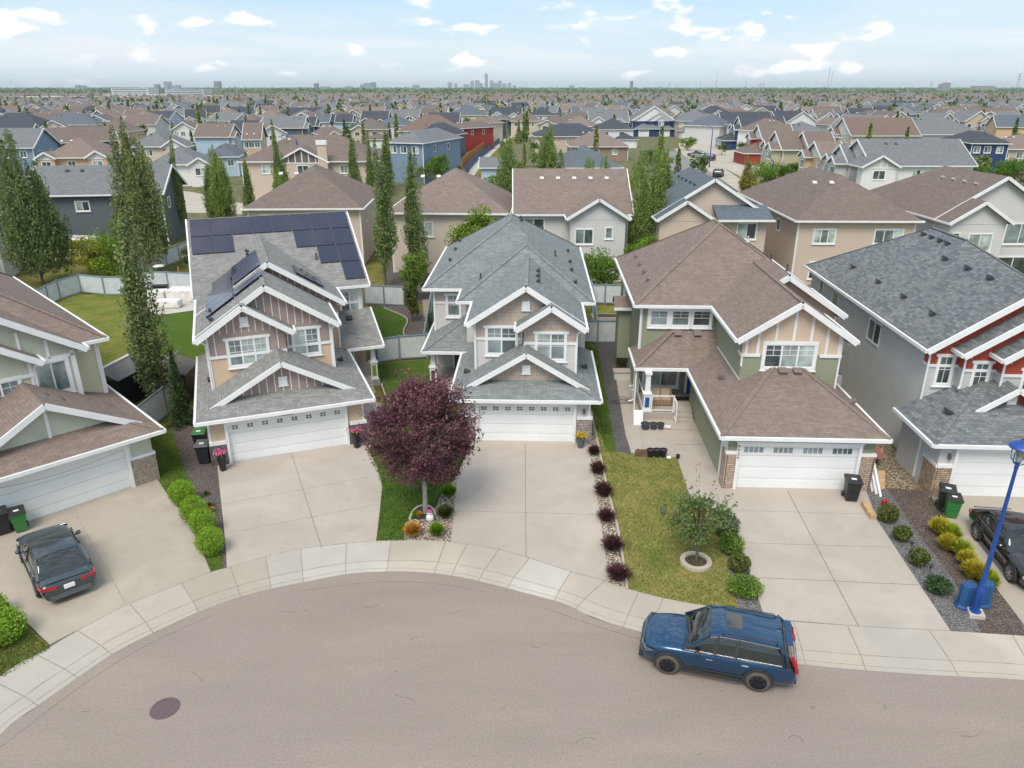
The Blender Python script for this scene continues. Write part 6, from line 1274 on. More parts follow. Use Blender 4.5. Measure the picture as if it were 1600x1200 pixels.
def pot(px, py, r, h, mat, plant, label, z=.1, square=False, dead=False):
    x, y = at(px, py, z); t = thing('plant_pot', label, 'plant pot', (x, y, z)); m = MB()
    m.lathe((0, 0, 0), [(r * .7, 0), (r, h), (r * 1.06, h), (r * 1.06, h + .03), (r * .9, h + .03), (r * .88, h - .04)], 4 if square else 16, not square); m.build('pot', mat, t)
    s = MB(); s.lathe((0, 0, h - .05), [(r * .85, 0), (r * .8, .03)], 12); s.build('soil', 'soil', t)
    if plant:
        rr = random.Random(px); leafcloud('foliage', 'leaf_shrub', [(rr.gauss(0, r * .55), rr.gauss(0, r * .55), h + .05 + abs(rr.gauss(0, .09))) for _ in range(90)], .10, t); leafcloud('flowers', plant, [(rr.gauss(0, r * .7), rr.gauss(0, r * .7), h + .14 + abs(rr.gauss(0, .10))) for _ in range(150)], .09, t, .6, 5, aspect=1.1)
    return t
pot(349, 735, .22, .75, 'black_plastic', 'petal_pink', 'tall dark planter of pink flowers left of the tan garage', square=True)
pot(558, 699, .22, .75, 'black_plastic', 'petal_pink', 'tall dark planter of pink flowers right of the tan garage', square=True)
pot(907, 699, .2, .5, 'grey_plastic', 'petal_yellow', 'grey pot of yellow flowers by the pale grey garage')
for k, (px, py) in enumerate(((1016, 713), (1026.5, 713), (1036, 713))): pot(px, py, .19, .36, 'black_plastic', None, ('leftmost', 'middle', 'rightmost')[k] + ' of three black pots at the lawn edge')
for k, (px, py, r) in enumerate(((1008, 670, .24), (1021, 670, .2), (1032, 670, .18))): pot(px, py, r, .3, 'vent_dark', None, ('largest black pot', 'middle dark pot', 'smallest dark pot')[k] + ' below the porch railing')
pot(1059, 716, .1, .16, 'black_plastic', None, 'tiny dark pot at the corner of the front walk')
def simple(name, label, cat, px, py, z, mat, fn, rz=0, dx=0, dy=0):
    x, y = at(px, py, z); m = MB(); fn(m); o = m.build(name, mat, None, loc=(x + dx, y + dy, z), rz=rz); return tag(o, label, cat)
def planter_box(m): m.box(-.33, -.12, 0, .33, .12, .06); m.box(-.33, -.12, .06, -.29, .12, .3); m.box(.29, -.12, .06, .33, .12, .3); m.box(-.29, -.12, .06, .29, -.08, .3); m.box(-.29, .08, .06, .29, .12, .3); m.box(-.27, -.08, .2, .27, .08, .24)
simple('planter_box', 'brown wooden planter box at the lawn edge', 'planter', 1003, 712, .085, 'brown_wood', planter_box)
simple('garden_ornament', 'small dark ornament at the end of the planter box', 'ornament', 997, 709, .085, 'vent_dark', lambda m: m.lathe((0, 0, 0), [(.07, 0), (.1, .08), (.05, .16), (.07, .22), (.03, .28)], 10))
simple('white_rock', 'white rock right of the black pots at the lawn edge', 'rock', 1045, 716, .085, 'white', lambda m: m.lathe((0, 0, 0), [(.1, 0), (.13, .05), (.08, .1), (.02, .12)], 7, False))
simple('leaning_board', 'white board leaning against the porch corner', 'board', 997, 664, .085, 'white', lambda m: m.beam((0, 0, 0), (.12, .3, .75), .5, .03), rz=.3)
simple('fallen_bucket', 'white bucket lying right of the dark pots', 'bucket', 1041, 670, .085, 'vent_white', lambda m: m.tube([(-.15, 0, .12), (.2, -.05, .12)], [.1, .13], 12))
simple('garden_pipe', 'short dark cylinder lying on the dry lawn', 'pipe', 1035.5, 801, .085, 'grey_plastic', lambda m: (m.tube([(-.03, -.2, .09), (.03, .2, .09)], .085, 12), m.box(-.05, -.06, .16, .05, .06, .19)))
def ring():
    x, y = at(1087, 879, .08); m = MB(); n = 36
    pr = [(.42, 0), (.42, .12), (.60, .12), (.62, .0)]
    rr_ = [[(x + q * math.cos(k * 2 * math.pi / n), y + q * math.sin(k * 2 * math.pi / n), .08 + z) for k in range(n)] for q, z in pr]
    for a, b in zip(rr_, rr_[1:]):
        for k in range(n): j = (k + 1) % n; m.poly([a[k], a[j], b[j], b[k]])
    o = m.build('tree_ring', 'ring_stone'); tag(o, 'pale stone ring round the young tree on the dry lawn', 'tree ring')
    m = MB(); m.lathe((x, y, .08), [(.42, 0), (.42, .03)], 24); tag(m.build('ring_soil', 'soil'), kind='structure')
ring()
def statue():
    x, y = at(672, 813, .1); t = thing('garden_statue', 'small white rounded statue by the purple tree trunk', 'ornament', (x, y, .12)); m = MB(); m.lathe((0, 0, 0), [(.13, 0), (.17, .08), (.16, .2), (.1, .28), (.12, .34), (.1, .44), (.03, .48)], 14); m.build('statue_body', 'white', t); m = MB(); m.lathe((0, 0, .40), [(.125, 0), (.1, .06), (.03, .1)], 14); m.build('statue_cap', 'petal_pink', t)
statue()
def path_light(px, py, label, h=.45):
    x, y = at(px, py, .08); t = thing('path_light', label, 'garden light', (x, y, .07)); m = MB(); m.tube([(0, 0, 0), (0, 0, h)], .015, 6); m.build('stake', 'black_plastic', t); m = MB(); m.lathe((0, 0, h), [(.04, 0), (.05, .02), (.05, .1), (.09, .12), (.02, .16)], 8, False); m.build('lamp_head', 'black_plastic', t)
path_light(1450, 903, 'black solar path light above the round juniper'); path_light(1421, 866, 'thin black path light between two gravel shrubs'); path_light(1167, 903, 'dark path light above the low spreading bush', .2); path_light(1110, 795, 'black path light on the lawn corner behind the young tree', .3)
def lamp_post():
    x, y = at(1522, 960, .07); t = thing('street_lamp', 'tall bright blue street lamp on a concrete base at the right', 'street lamp', (x, y, .07)); H_ = 5.85
    b = MB(); b.prism([(-.3, -.22), (.2, -.3), (.32, .12), (-.12, .3)], 0, .14); b.build('concrete_base', 'concrete_new', t)
    p = MB(); p.lathe((0, 0, .14), [(.18, 0), (.18, .03), (.12, .05), (.115, .9), (.085, 1.0), (.068, 3.2), (.052, H_ - .3), (.062, H_ - .28), (.062, H_ - .1), (.085, H_ - .05)], 12)
    for k in range(4): a = k * math.pi / 2 + .78; p.lathe((math.cos(a) * .165, math.sin(a) * .165, .14), [(.02, .03), (.02, .08)], 6, False)
    p.box(-.05, -.15, .5, .05, -.13, .85); p.build('post', 'blue_paint', t)
    g = MB()
    for k in range(4):
        a = k * math.pi / 2 + .4; c, s = math.cos(a), math.sin(a); g.tube([(c * .07, s * .07, H_ + .02), (c * .24, s * .24, H_ + .15), (c * .28, s * .28, H_ + .4), (c * .2, s * .2, H_ + .62)], .018, 6)
    g.build('cage', 'blue_paint', t)
    l = MB(); l.lathe((0, 0, H_ + .1), [(.06, 0), (.11, .1), (.11, .4), (.05, .5)], 12); l.build('lamp_glass', 'pane_blind', t)
    c = MB(); c.lathe((0, 0, H_ + .6), [(.36, 0), (.38, .04), (.33, .1), (.22, .18), (.1, .23), (.06, .3), (.03, .32)], 20); c.build('lamp_hood', 'blue_paint', t)
    c = MB(); c.lathe((0, 0, H_ + .92), [(.04, 0), (.08, .03), (.08, .12), (.03, .15)], 10); c.build('photo_cell', 'leaf_orange', t)
lamp_post()
def box_planter(px, py, label, rz):
    x, y = at(px, py, .07); t = thing('blue_planter', label, 'planter', (x, y, .07), rz, 'blue ribbed boxes at the lamp post'); m = MB()
    m.lathe((0, 0, 0), [(.34, 0), (.34, .06), (.27, .14), (.27, .86), (.25, .92), (.21, .94)], 8, False, .85)
    for k in range(8): m.lathe((0, 0, .18 + k * .085), [(.272, 0), (.285, .02), (.272, .04)], 8, False, .85)
    m.build('shell', 'blue_planter', t)
box_planter(1506, 947, 'ribbed blue box left of the lamp post base', .3); box_planter(1533, 944, 'ribbed blue box behind the lamp post base', .3)
def boards():
    for k, (px, py, lab, mt, w, L) in enumerate(((1357, 765, 'orange brown plank leaning at the green house corner', 'lite_wood', .16, 1.9), (1364, 768, 'first white board leaning at the green house corner', 'white', .14, 2.0), (1370, 772, 'second white board leaning at the green house corner', 'white', .14, 2.0), (1376, 776, 'third white board, nearest the red boots', 'white', .1, 1.9))):
        x, y = at(px, py, .07); m = MB(); m.beam((0, 0, 0), (-.28, .9, L * .88), w, .04, up=(0, -1, .3)); tag(m.build('leaning_board', mt, None, loc=(x, y, .07)), lab, 'board', 'boards leaning at the green house corner')
    x, y = at(1364, 812, .1); m = MB(); m.beam((0, 0, .12), (.12, 1.15, .14), .26, .24); o = m.build('wood_beam', 'lite_wood', None, loc=(x, y, .07)); tag(o, 'thick pale timber lying on the gravel beside the green house bin', 'timber')
    x, y = at(1382, 788, .1); t = thing('red_boots', 'pair of red boots at the foot of the leaning boards', 'boots', (x, y, .07))
    for s in (-1, 1): m = MB(); m.lathe((s * .08, 0, 0), [(.06, 0), (.065, .25), (.055, .26)], 8); m.beam((s * .08, 0, .04), (s * .08, -.16, .04), .08, .08); m.build('boot', 'red_lens', t)
    x, y = at(1368, 722, .1); m = MB(); m.beam((-.05, -.5, .45), (.05, .45, .62), 1.2, .04); o = m.build('painted_panel', 'picture', None, loc=(x - .3, y + .2, .05), rz=-.35); tag(o, 'brown and purple painted panel propped beside the green house', 'panel')
    x, y = at(1376, 768, .1); m = MB(); m.beam((0, 0, 0), (.1, .5, .7), .5, .03, up=(0, -1, .3)); tag(m.build('cardboard_sheet', 'lite_wood', None, loc=(x + .1, y + .3, .06)), 'flat cardboard sheet behind the leaning boards', 'cardboard')
M['picture'] = mat_gravel('picture', [(.32, .13, .09), (.16, .07, .12), (.45, .25, .17), (.30, .12, .07)], 1.4, (.25, .1, .08))
boards()
# porch furniture of the green house
def porch_seat():
    c, s = math.cos(R(-2.5)), math.sin(R(-2.5)); lx, ly = -2.2, 8.5; x, y = 10.18 + c * lx - s * ly, 29.55 + s * lx + c * ly
    t = thing('loveseat', 'tan cushioned wicker loveseat on the porch behind the railing', 'seat', (x, y, .5), R(-2.5)); m = MB(); m.box(-.62, -.3, .05, .62, .35, .36); m.box(-.66, -.3, .05, -.56, .35, .58); m.box(.56, -.3, .05, .66, .35, .58); m.box(-.66, .28, .3, .66, .38, .8); m.build('frame', 'wicker', t)
    for q in (-1, 1): m = MB(); m.box(q * .28 - .26, -.28, .36, q * .28 + .26, .26, .46); m.build('seat_cushion', 'cushion', t); m = MB(); m.beam((q * .28, .24, .46), (q * .28, .31, .86), .5, .12); m.build('back_cushion', 'cushion', t)
    x, y = 10.18 + c * -.75 - s * 9.3, 29.55 + s * -.75 + c * 9.3; m = MB(); m.box(-.45, -.28, 0, .45, .28, .02); tag(m.build('doormat', 'black_plastic', None, loc=(x, y, .502), rz=R(-2.5)), 'black doormat before the blue front door', 'doormat')
porch_seat()
def shed(x, y, rz, w, d, h, label):
    t = thing('garden_shed', label, 'shed', (x, y, 0), rz, 'dark garden sheds'); m = MB(); walls(m, -w / 2, w / 2, -d / 2, d / 2, 0, h); m.build('wall', 'black_plastic', t)
    r = MB(); r.poly([(-w / 2 - .1, -d / 2 - .1, h), (w / 2 + .1, -d / 2 - .1, h), (w / 2 + .1, 0, h + .55), (-w / 2 - .1, 0, h + .55)]); r.poly([(w / 2 + .1, d / 2 + .1, h), (-w / 2 - .1, d / 2 + .1, h), (-w / 2 - .1, 0, h + .55), (w / 2 + .1, 0, h + .55)]); r.poly([(w / 2, -d / 2, h), (w / 2, d / 2, h), (w / 2, 0, h + .5)]); r.poly([(-w / 2, -d / 2, h), (-w / 2, d / 2, h), (-w / 2, 0, h + .5)]); r.build('roof', 'grey_shed', t)
    c = MB(); c.box(-w / 2 - .12, -.12, h + .52, w / 2 + .12, .12, h + .58); c.build('ridge_strip', 'vent_white' if w > 2.3 else 'grey_shed', t)
M['grey_shed'] = mat_plain('grey_shed', (.17, .165, .17), .8, var=.1)
x, y = at(190, 625); shed(x, y, R(80), 2.6, 2.2, 1.8, 'dark shed with grey ridged roof left of the tall grey green aspen')
x, y = at(272, 618); shed(x, y, R(95), 2.2, 2.4, 1.7, 'dark shed with plain grey roof right of the tall grey green aspen')
def fence(pts, label, h=1.75, slat='fence_slat', trim='fence_trim', post=2.3, gate=False, px=True):
    P = [at(*p) if px else p for p in pts]; t = thing('fence', label, 'fence', (0, 0, 0)); s = MB(); r = MB(); ps = []
    for a, b in zip(P, P[1:]):
        A = Vector((*a, 0)); B = Vector((*b, 0)); L = (B - A).length; d = (B - A) / L; n = max(1, round(L / .14))
        for k in range(n): p = A + d * (L * (k + .5) / n); s.beam(p + Vector((0, 0, .12)), p + Vector((0, 0, h - .1)), L / n * .93, .02, up=(-d.y, d.x, 0))
        q = max(1, round(L / post))
        for z in (h - .05, .14): r.beam(A + Vector((0, 0, z)), B + Vector((0, 0, z)), .09, .09)
        for k in range(q + (1 if b == P[-1] else 0)): p = A.lerp(B, k / q); ps.append(p)
    s.build('slats', slat, t); r.build('rail', trim, t)
    for p in ps[:60]: m = MB(); m.box(p.x - .06, p.y - .06, 0, p.x + .06, p.y + .06, h + .04); m.build('post', trim, t)
    return t
fence([(60, 487), (95, 469), (128, 458), (165, 462), (215, 462)], 'pale slat fence with blue grey trim behind the yellow lawn')
fence([(225, 452), (305, 456), (330, 458)], 'pale fence right behind the covered patio furniture')
fence([(212, 432), (240, 425), (300, 400), (330, 392)], 'pale fence climbing behind the tall aspen to the solar roof')
fence([(570, 476), (632, 479)], 'pale fence between the tan house and the leafy tree')
fence([(590, 569), (625, 563), (668, 560), (684, 556)], 'pale fence with a square hole gate beside the purple door house')
fence([(664, 558), (673, 500), (682, 450)], 'blue grey side fence running back from the pale grey house')
fence([(911, 536), (933, 537), (966, 537)], 'pale gate fence between the pale grey and green houses')
fence([(932, 536), (928, 500), (922, 460)], 'side fence running back right of the blue grey roof')
fence([(905, 475), (985, 476)], 'grey back fence below the round green tree')
fence([(262, 640), (258, 600), (285, 590)], 'short blue grey fence between the two dark sheds and the spruce')
fence([(215, 690), (262, 650), (278, 640)], 'blue grey fence piece behind the olive garage')
# covered patio furniture, heater
def covered(px, py, rz, parts, label):
    x, y = at(px, py); me = bpy.data.meshes.new('cover'); bm = bmesh.new()
    for (dx, dy, sx, sy, sz) in parts: bmesh.ops.create_cube(bm, size=1, matrix=Matrix.Translation((dx, dy, sz / 2)) @ Matrix.Diagonal((sx, sy, sz, 1)))
    bm.to_mesh(me); bm.free(); me.materials.append(M['cloth_white']); me.polygons.foreach_set('use_smooth', [True] * len(me.polygons)); o = link('covered_furniture', me, None, (x, y, .07), rz)
    md = o.modifiers.new('r', 'REMESH'); md.mode = 'VOXEL'; md.voxel_size = .09
    tx = bpy.data.textures.new('wrinkle', 'CLOUDS'); tx.noise_scale = .35; dm = o.modifiers.new('d', 'DISPLACE'); dm.texture = tx; dm.strength = .16; dm.texture_coords = 'GLOBAL'; sm = o.modifiers.new('s', 'SMOOTH'); sm.iterations = 3
    return tag(o, label, 'furniture cover')
covered(248, 472, .1, [(-.3, .2, 1.9, 1.3, .9), (-.9, -.6, .9, 1.0, .7)], 'white covered garden seat left of the patio heater pole')
covered(289, 470, -.05, [(0, .1, 2.6, 1.5, 1.0)], 'white covered sofa against the patio fence')
covered(266, 481, 0, [(0, 0, 1.9, 1.0, .65)], 'white covered low table between the covered seats')
def heater():
    x, y = at(254, 452); t = thing('patio_heater', 'patio heater with a white disc top behind the covered furniture', 'patio heater', (x, y, 0)); m = MB(); m.lathe((0, 0, 0), [(.22, 0), (.22, .7), (.05, .75), (.03, 1.9), (.08, 1.95), (.08, 2.15)], 12); m.build('pole', 'bark', t); m = MB(); m.lathe((0, 0, 2.15), [(.5, 0), (.35, .08), (.05, .12)], 18); m.build('disc', 'vent_white', t)
    x, y = at(252, 462); m = MB(); m.box(-.6, -.3, 0, .6, .3, .8); m.box(-.66, -.36, .8, .66, .36, .9); m.tube([(-.6, -.4, .7), (.6, -.4, .7)], .02, 6); tag(m.build('barbecue', 'black_plastic', None, loc=(x, y, .05), rz=.1), 'black box barbecue against the patio fence', 'barbecue')
    x, y = at(285, 452); m = MB(); m.box(-.05, -.05, 0, .05, .05, 2.1); tag(m.build('wood_post', 'cedar', None, loc=(x, y - .15, 0)), 'rusty brown post at the patio fence', 'post')
heater()
def canopy():
    x, y = at(672, 408); t = thing('gazebo', 'lilac topped gazebo with red curtains behind the blue grey roof', 'gazebo', (x, y, 0), .15); m = MB(); rr = random.Random(4)
    n = 10; Z = lambda i, j: 2.5 + .8 * (1 - max(abs(i - n / 2), abs(j - n / 2)) / (n / 2)) + rr.uniform(-.06, .06)
    G_ = [[(-1.5 + 3 * i / n, -1.5 + 3 * j / n, Z(i, j)) for j in range(n + 1)] for i in range(n + 1)]
    for i in range(n):
        for j in range(n): m.poly([G_[i][j], G_[i + 1][j], G_[i + 1][j + 1], G_[i][j + 1]], True)
    m.build('canopy', 'cloth_lilac', t, merge=True)
    for sx in (-1, 1):
        for sy in (-1, 1): m = MB(); m.box(sx * 1.45 - .04, sy * 1.45 - .04, 0, sx * 1.45 + .04, sy * 1.45 + .04, 2.5); m.build('post', 'black_plastic', t)
    m = MB()
    for k in range(14): a = -1.4 + k * .2; m.poly([(1.45 + .06 * (k % 2), a, .3), (1.45 + .06 * ((k + 1) % 2), a + .2, .3), (1.5 + .06 * ((k + 1) % 2), a + .2, 2.5), (1.5 + .06 * (k % 2), a, 2.5)])
    m.build('curtain', 'cloth_red', t)
canopy()
def back_bits():
    x, y = at(948, 500); t = thing('raised_bed', 'pale block raised bed filled with soil behind the gate fence', 'raised bed', (x, y, 0)); m = MB(); m.box(-1.2, -.6, 0, 1.2, .6, .35); m.build('block_wall', 'concrete_walk', t); m = MB(); m.box(-1.0, -.45, .34, 1.0, .45, .37); m.build('soil', 'soil', t)
    x, y = at(1312, 605); t = thing('air_conditioner', 'grey air conditioning unit in the passage beside the green house', 'air conditioner', (x, y, 0)); m = MB(); m.box(-.4, -.4, .1, .4, .4, .9); m.build('case', 'vent_white', t); m = MB(); m.lathe((0, 0, .9), [(.33, 0), (.33, .04), (.1, .06)], 16); m.build('fan_grille', 'grey_plastic', t)
    x, y = at(972, 590, .1); t = thing('storage_box', 'low beige storage box beside the green house wall', 'box', (x, y, .08)); m = MB(); m.box(-.55, -.3, 0, .55, .3, .45); m.build('body', 'lite_board', t); m = MB(); m.box(-.6, -.34, .45, .6, .34, .53); m.build('lid', 'concrete_walk', t)
    x, y = at(972, 628, .1); m = MB(); q = [(x + .35 * math.cos(a * .7) * (1 + .05 * a), y + .3 * math.sin(a * .7), .11 + .01 * a) for a in range(26)]; m.tube(q + [(x + 1.2, y + .3, .12), (x + 1.5, y + 1.0, .12)], .018, 5); tag(m.build('garden_hose', 'grey_plastic'), 'coiled garden hose on the walk beside the green house', 'hose')
back_bits()
# ------------------------------------------------------------------ houses behind: one builder, every house its own object with its own parts
CO = {'brown': (.195, .148, .126), 'tan': (.24, .182, .155), 'grey': (.185, .19, .195), 'charcoal': (.07, .075, .09), 'slate': (.125, .145, .165), 'rust': (.20, .138, .112), 'taupe': (.17, .135, .12),
      'cream': (.60, .52, .43), 'beige': (.55, .45, .37), 'pale': (.58, .57, .56), 'white': (.72, .71, .69), 'navy': (.03, .06, .15), 'blue': (.20, .28, .38), 'sky': (.42, .53, .64), 'dusk': (.11, .13, .15), 'red': (.34, .05, .04), 'olive': (.45, .42, .28), 'green': (.06, .12, .12), 'stone': (.30, .22, .17), 'peach': (.60, .43, .28)}
M['far_board'] = mat_plain('far_board', (.5, .5, .5), .7)
def objmat(name, rough=.7):
    m, nt, b = base(name, (.5, .5, .5), rough); nt.links.new(mixc(nt, mrange(nt, noise(nt, .8, 3), .3, .7, 0, .25), objcol(nt), mixc(nt, 1., objcol(nt), (.7, .7, .7), 'MULTIPLY')), b.inputs['Base Color']); return m
M['obj_board'] = objmat('obj_board')
HOUSE_BOX = []
def fhouse(x, y, yaw, w, d, ze, style, roof, wall, label, bumps=(), slope=.6, garage=(), windows=None, gcol=None, group=None, lower=None, vents=2, side_win=True, battenw=.1, chimney=None, detail=True, rear=None):
    """x, y = middle of the front eave; bumps = (x0, x1, projection) front gables; garage = (x0, x1) doors under a lower roof"""
    h = thing('house', label, 'house', (x, y, 0), R(yaw), group); HOUSE_BOX.append((x - math.sin(R(yaw)) * d / 2, y + math.cos(R(yaw)) * d / 2, max(w, d) / 2 + 2))
    rc, wc = CO[roof], CO[wall]; gc = CO[gcol] if gcol else wc; o = .45; W2 = w / 2
    wl = MB(); walls(wl, -W2 + o, W2 - o, o, d - o, 0, ze + .05); g = MB(); r = MB(); f = MB()
    if style == 'hip': ax = 'x' if w > d else 'y'; roof_mesh(r, f, (-W2, W2, 0, d, ze, slope, ax, 'h', 'h'))
    elif style == 'side':
        roof_mesh(r, f, (-W2, W2, 0, d, ze, slope, 'x', 'g', 'g'))
        for xx in (-W2 + o, W2 - o): g.poly([(xx, o, ze + .05), (xx, d - o, ze + .05), (xx, d / 2, ze + .05 + (d / 2 - o) * slope + .2)])
    else:
        e1 = 'h' if rear == 'h' else 'g'
        roof_mesh(r, f, (-W2, W2, 0, d, ze, slope, 'y', 'g', e1))
        for yy in (o, d - o)[:1 if rear == 'h' else 2]: gable_tri(g, -W2 + o, W2 - o, yy - .01, ze + .05, slope)
    nb = 0
    for (a, b_, pr) in bumps:
        k = .004 * (nb + 1); nb += 1; top = (b_ - a) / 2 * slope; back = min(d * .5, top / slope + 1.2)
        roof_mesh(r, f, (a, b_, -pr, back, ze - k, slope * 1.02, 'y', 'g', 'n')); gable_tri(g, a + .35, b_ - .35, -pr + .4, ze + .02, slope * 1.02, ze - .2)
        wl.box(a + .4, -pr + .42, 0 if not garage else 2.6, b_ - .4, o + .02, ze)
        if gcol or battenw:
            n = max(3, int((b_ - a) / 1.0))
            if gcol:
                for q in range(1, n): xx = a + (b_ - a) * q / n; zt = ze + min(xx - a, b_ - xx) * slope - .25; 
                for q in range(1, n):
                    xx = a + (b_ - a) * q / n; zt = ze + min(xx - a, b_ - xx) * slope - .25
                    if zt > ze: f.box(xx - battenw / 2, -pr + .34, ze - .2, xx + battenw / 2, -pr + .39, zt)
                f.box(a + .4, -pr + .34, ze - .32, b_ - .4, -pr + .41, ze - .16)
    if lower:                                                    # lower roof over a garage or porch: x0, x1, projection
        a, b_, pr = lower; roof_mesh(r, f, (a, b_, -pr, 1.5, 2.8, .5, 'y', 'h', 'n')); wl.box(a + .4, -pr + .45, 0, b_ - .4, o, 2.8)
        for (ga, gb_) in garage:
            q = MB(); q.box(ga, -pr + .40, 0, gb_, -pr + .45, 2.3); 
            dd = q.build('garage_door', 'door_white', h)
            q = MB(); 
            for k in range(4): q.box(ga + .3 + k * (gb_ - ga - .6) / 4 + .1, -pr + .385, 1.75, ga + .3 + (k + 1) * (gb_ - ga - .6) / 4 - .1, -pr + .40, 2.05)
            q.build('door_light', 'pane_grey', dd)
    for xx, yy in ((-W2 + o, o), (W2 - o, o)): f.box(xx - .07, yy - .03, 0, xx + .07, yy + .1, ze)
    wo = wl.build('wall', 'far_siding', h, col=wc); r.build('roof', 'far_shingle', h, col=rc); f.build('roof_trim', 'white', h)
    if g.v: g.build('gable_panel', 'far_siding' if not gcol else 'obj_board', h, col=gc)
    rr = random.Random(int(x * 13 + y * 7))
    if windows is None:
        windows = []
        for (a, b_, pr) in bumps: windows.append(((a + b_) / 2, -pr + .42, ze - 1.9, min(1.8, (b_ - a) * .4), 1.25, 2))
        free = [q for q in (-W2 * .62, -W2 * .1, W2 * .5) if not any(a - 1 < q < b_ + 1 for a, b_, p in bumps)]
        for q in free: windows.append((q, o, ze - 1.9, 1.2, 1.2, 2))
    for (wx, wy, wz, ww, wh, n) in windows: window(h, wx, wy, wz, ww, wh, n, trim=.09, head=False, grid='', panes=[rr.choice(('pane_dark', 'pane_grey', 'pane_blind')) for _ in range(n)])
    if side_win and y < 330:
        s = 'r' if x < 0 else 'l'; sx = (W2 - o) if x < 0 else (-W2 + o)
        for q in (.3, .65): window(h, sx, d * q, ze - 1.9, .9, 1.1, 1, s, trim=.08, head=False, grid='')
    if vents:
        v = []; zz = lambda t: ze + t * slope
        for k in range(vents): q = (-W2 * .5 + k * 1.6); t = min(d / 2, W2) * .8 if style != 'front' else None; v.append((q, t, zz(t))) if t else v.append((-W2 * .25, 2 + k * 1.8, ze + W2 * .75 * slope))
        roof_vents(h, v, slope, 'y' if style != 'front' else 'x', 1 if style != 'front' else -1, 'vent_white' if roof in ('tan', 'brown') else 'vent_dark', .34)
    if chimney: c = MB(); cx_, cy_, cz_ = chimney; c.box(cx_ - .75, cy_, 0, cx_ + .75, cy_ + .7, cz_); ch = c.build('chimney', 'far_siding', h, col=wc); c = MB(); c.box(cx_ - .85, cy_ - .1, cz_, cx_ + .85, cy_ + .8, cz_ + .7); c.build('chimney_cap', 'white', ch)
    return h
G1 = 'houses backing onto the cul-de-sac gardens'
fhouse(5.8, 70.6, 0, 11.4, 12, 6, 'side', 'tan', 'pale', 'grey siding house with tan brown ridge roof behind the blue grey roof', [(-.8, 5.1, 2.4)], .6, windows=[(-4.2, .45, 3.7, 2.9, 1.8, 3), (.9, -1.98, 3.6, 1.6, 1.3, 2), (3.2, -1.98, 4.1, .6, .95, 1), (2.3, -1.98, .6, 2.4, 1.5, 3)], group=G1, vents=5)
fhouse(18.6, 69.4, 0, 11, 16, 6, 'front', 'slate', 'beige', 'beige house with grey roof and large plain front gable, behind the brown roof', [(-5.5 + .02, -.1, 1.9)], .62, windows=[(2.9, .0 - 1.55, 4.2, 1.7, 1.4, 2), (-5, .45, 3.6, .5, 1.8, 1)], group=G1, rear='h', lower=None, vents=5)
h = CH  # (the bump with its own strip of roof under the big gable)
def b5_extra():
    root = [o for o in bpy.data.objects if o.get('label', '').startswith('beige house with grey roof and large')][0]
    w = MB(); w.box(.3, -1.6 + .45 - .4, 0, 4.7, .5, 6.0); w.build('bay_wall', 'far_siding', root, col=CO['beige'])
    r = MB(); r.poly([(.05, -2.2, 6.0), (5.1, -2.2, 6.0), (5.1, .5, 7.0), (.05, .5, 7.0)]); r.poly([(5.1, -2.2, 6.0), (5.1, .5, 5.9), (5.1, .5, 7.0)]); r.build('bay_roof', 'far_shingle', root, col=CO['slate'])
    f = MB(); f.box(.0, -2.3, 5.84, 5.2, -2.18, 6.02); f.build('bay_trim', 'white', root)
b5_extra()
fhouse(31.3, 66.9, -1, 11.4, 19.5, 6, 'hip', 'brown', 'beige', 'beige house with brown hip roof and two rear windows above, behind the green house', [], .6, windows=[(-2.8, .43, 3.9, 1.9, 1.2, 3), (3.0, .43, 3.9, 2.5, 1.2, 3), (-2.2, .43, .6, 3.0, 1.5, 2)], group=G1)
fhouse(44.6, 68.2, 2, 12, 16, 6, 'front', 'brown', 'pale', 'pale grey house with brown roof and nested plain gables, upper right', [(-6 + .02, -.1, 2.3)], .62, windows=[(-2.6, -1.88, 3.4, 2.1, 1.5, 2), (-4.9, -1.88, 3.9, .6, 1.1, 1), (2.6, .43, 3.6, 2.8, 1.8, 2), (2.6, .43, .5, 3, 1.8, 2)], group=G1, rear='h', vents=4)
fhouse(-20.8, 74.3, 2, 12, 14, 6, 'hip', 'brown', 'beige', 'beige house with broad brown hip roof directly behind the solar panels', [], .58, group=G1)
fhouse(-6.2, 71.4, -3, 12, 13.5, 6, 'hip', 'tan', 'cream', 'cream house with brown hip roof behind the pale grey house', [], .58, windows=[(-2.3, .43, 3.7, 1.6, 1.3, 2), (2.5, .43, 3.7, 1.6, 1.3, 2)], group=G1)
fhouse(-47.0, 84.5, 8, 15, 10, 6, 'side', 'grey', 'dusk', 'dark blue grey house with grey roof between the two big aspens', [], .55, windows=[(-1.5, .43, 4.2, 1.4, 1.0, 2), (5.2, .43, 2.8, 1.8, 2.4, 3), (3, .43, 1.5, .6, .8, 1)], group=G1)
fhouse(-53.5, 67, 15, 12, 11, 6, 'hip', 'brown', 'pale', 'brown roofed house cut by the left edge behind the aspens', [], .55, group=G1)
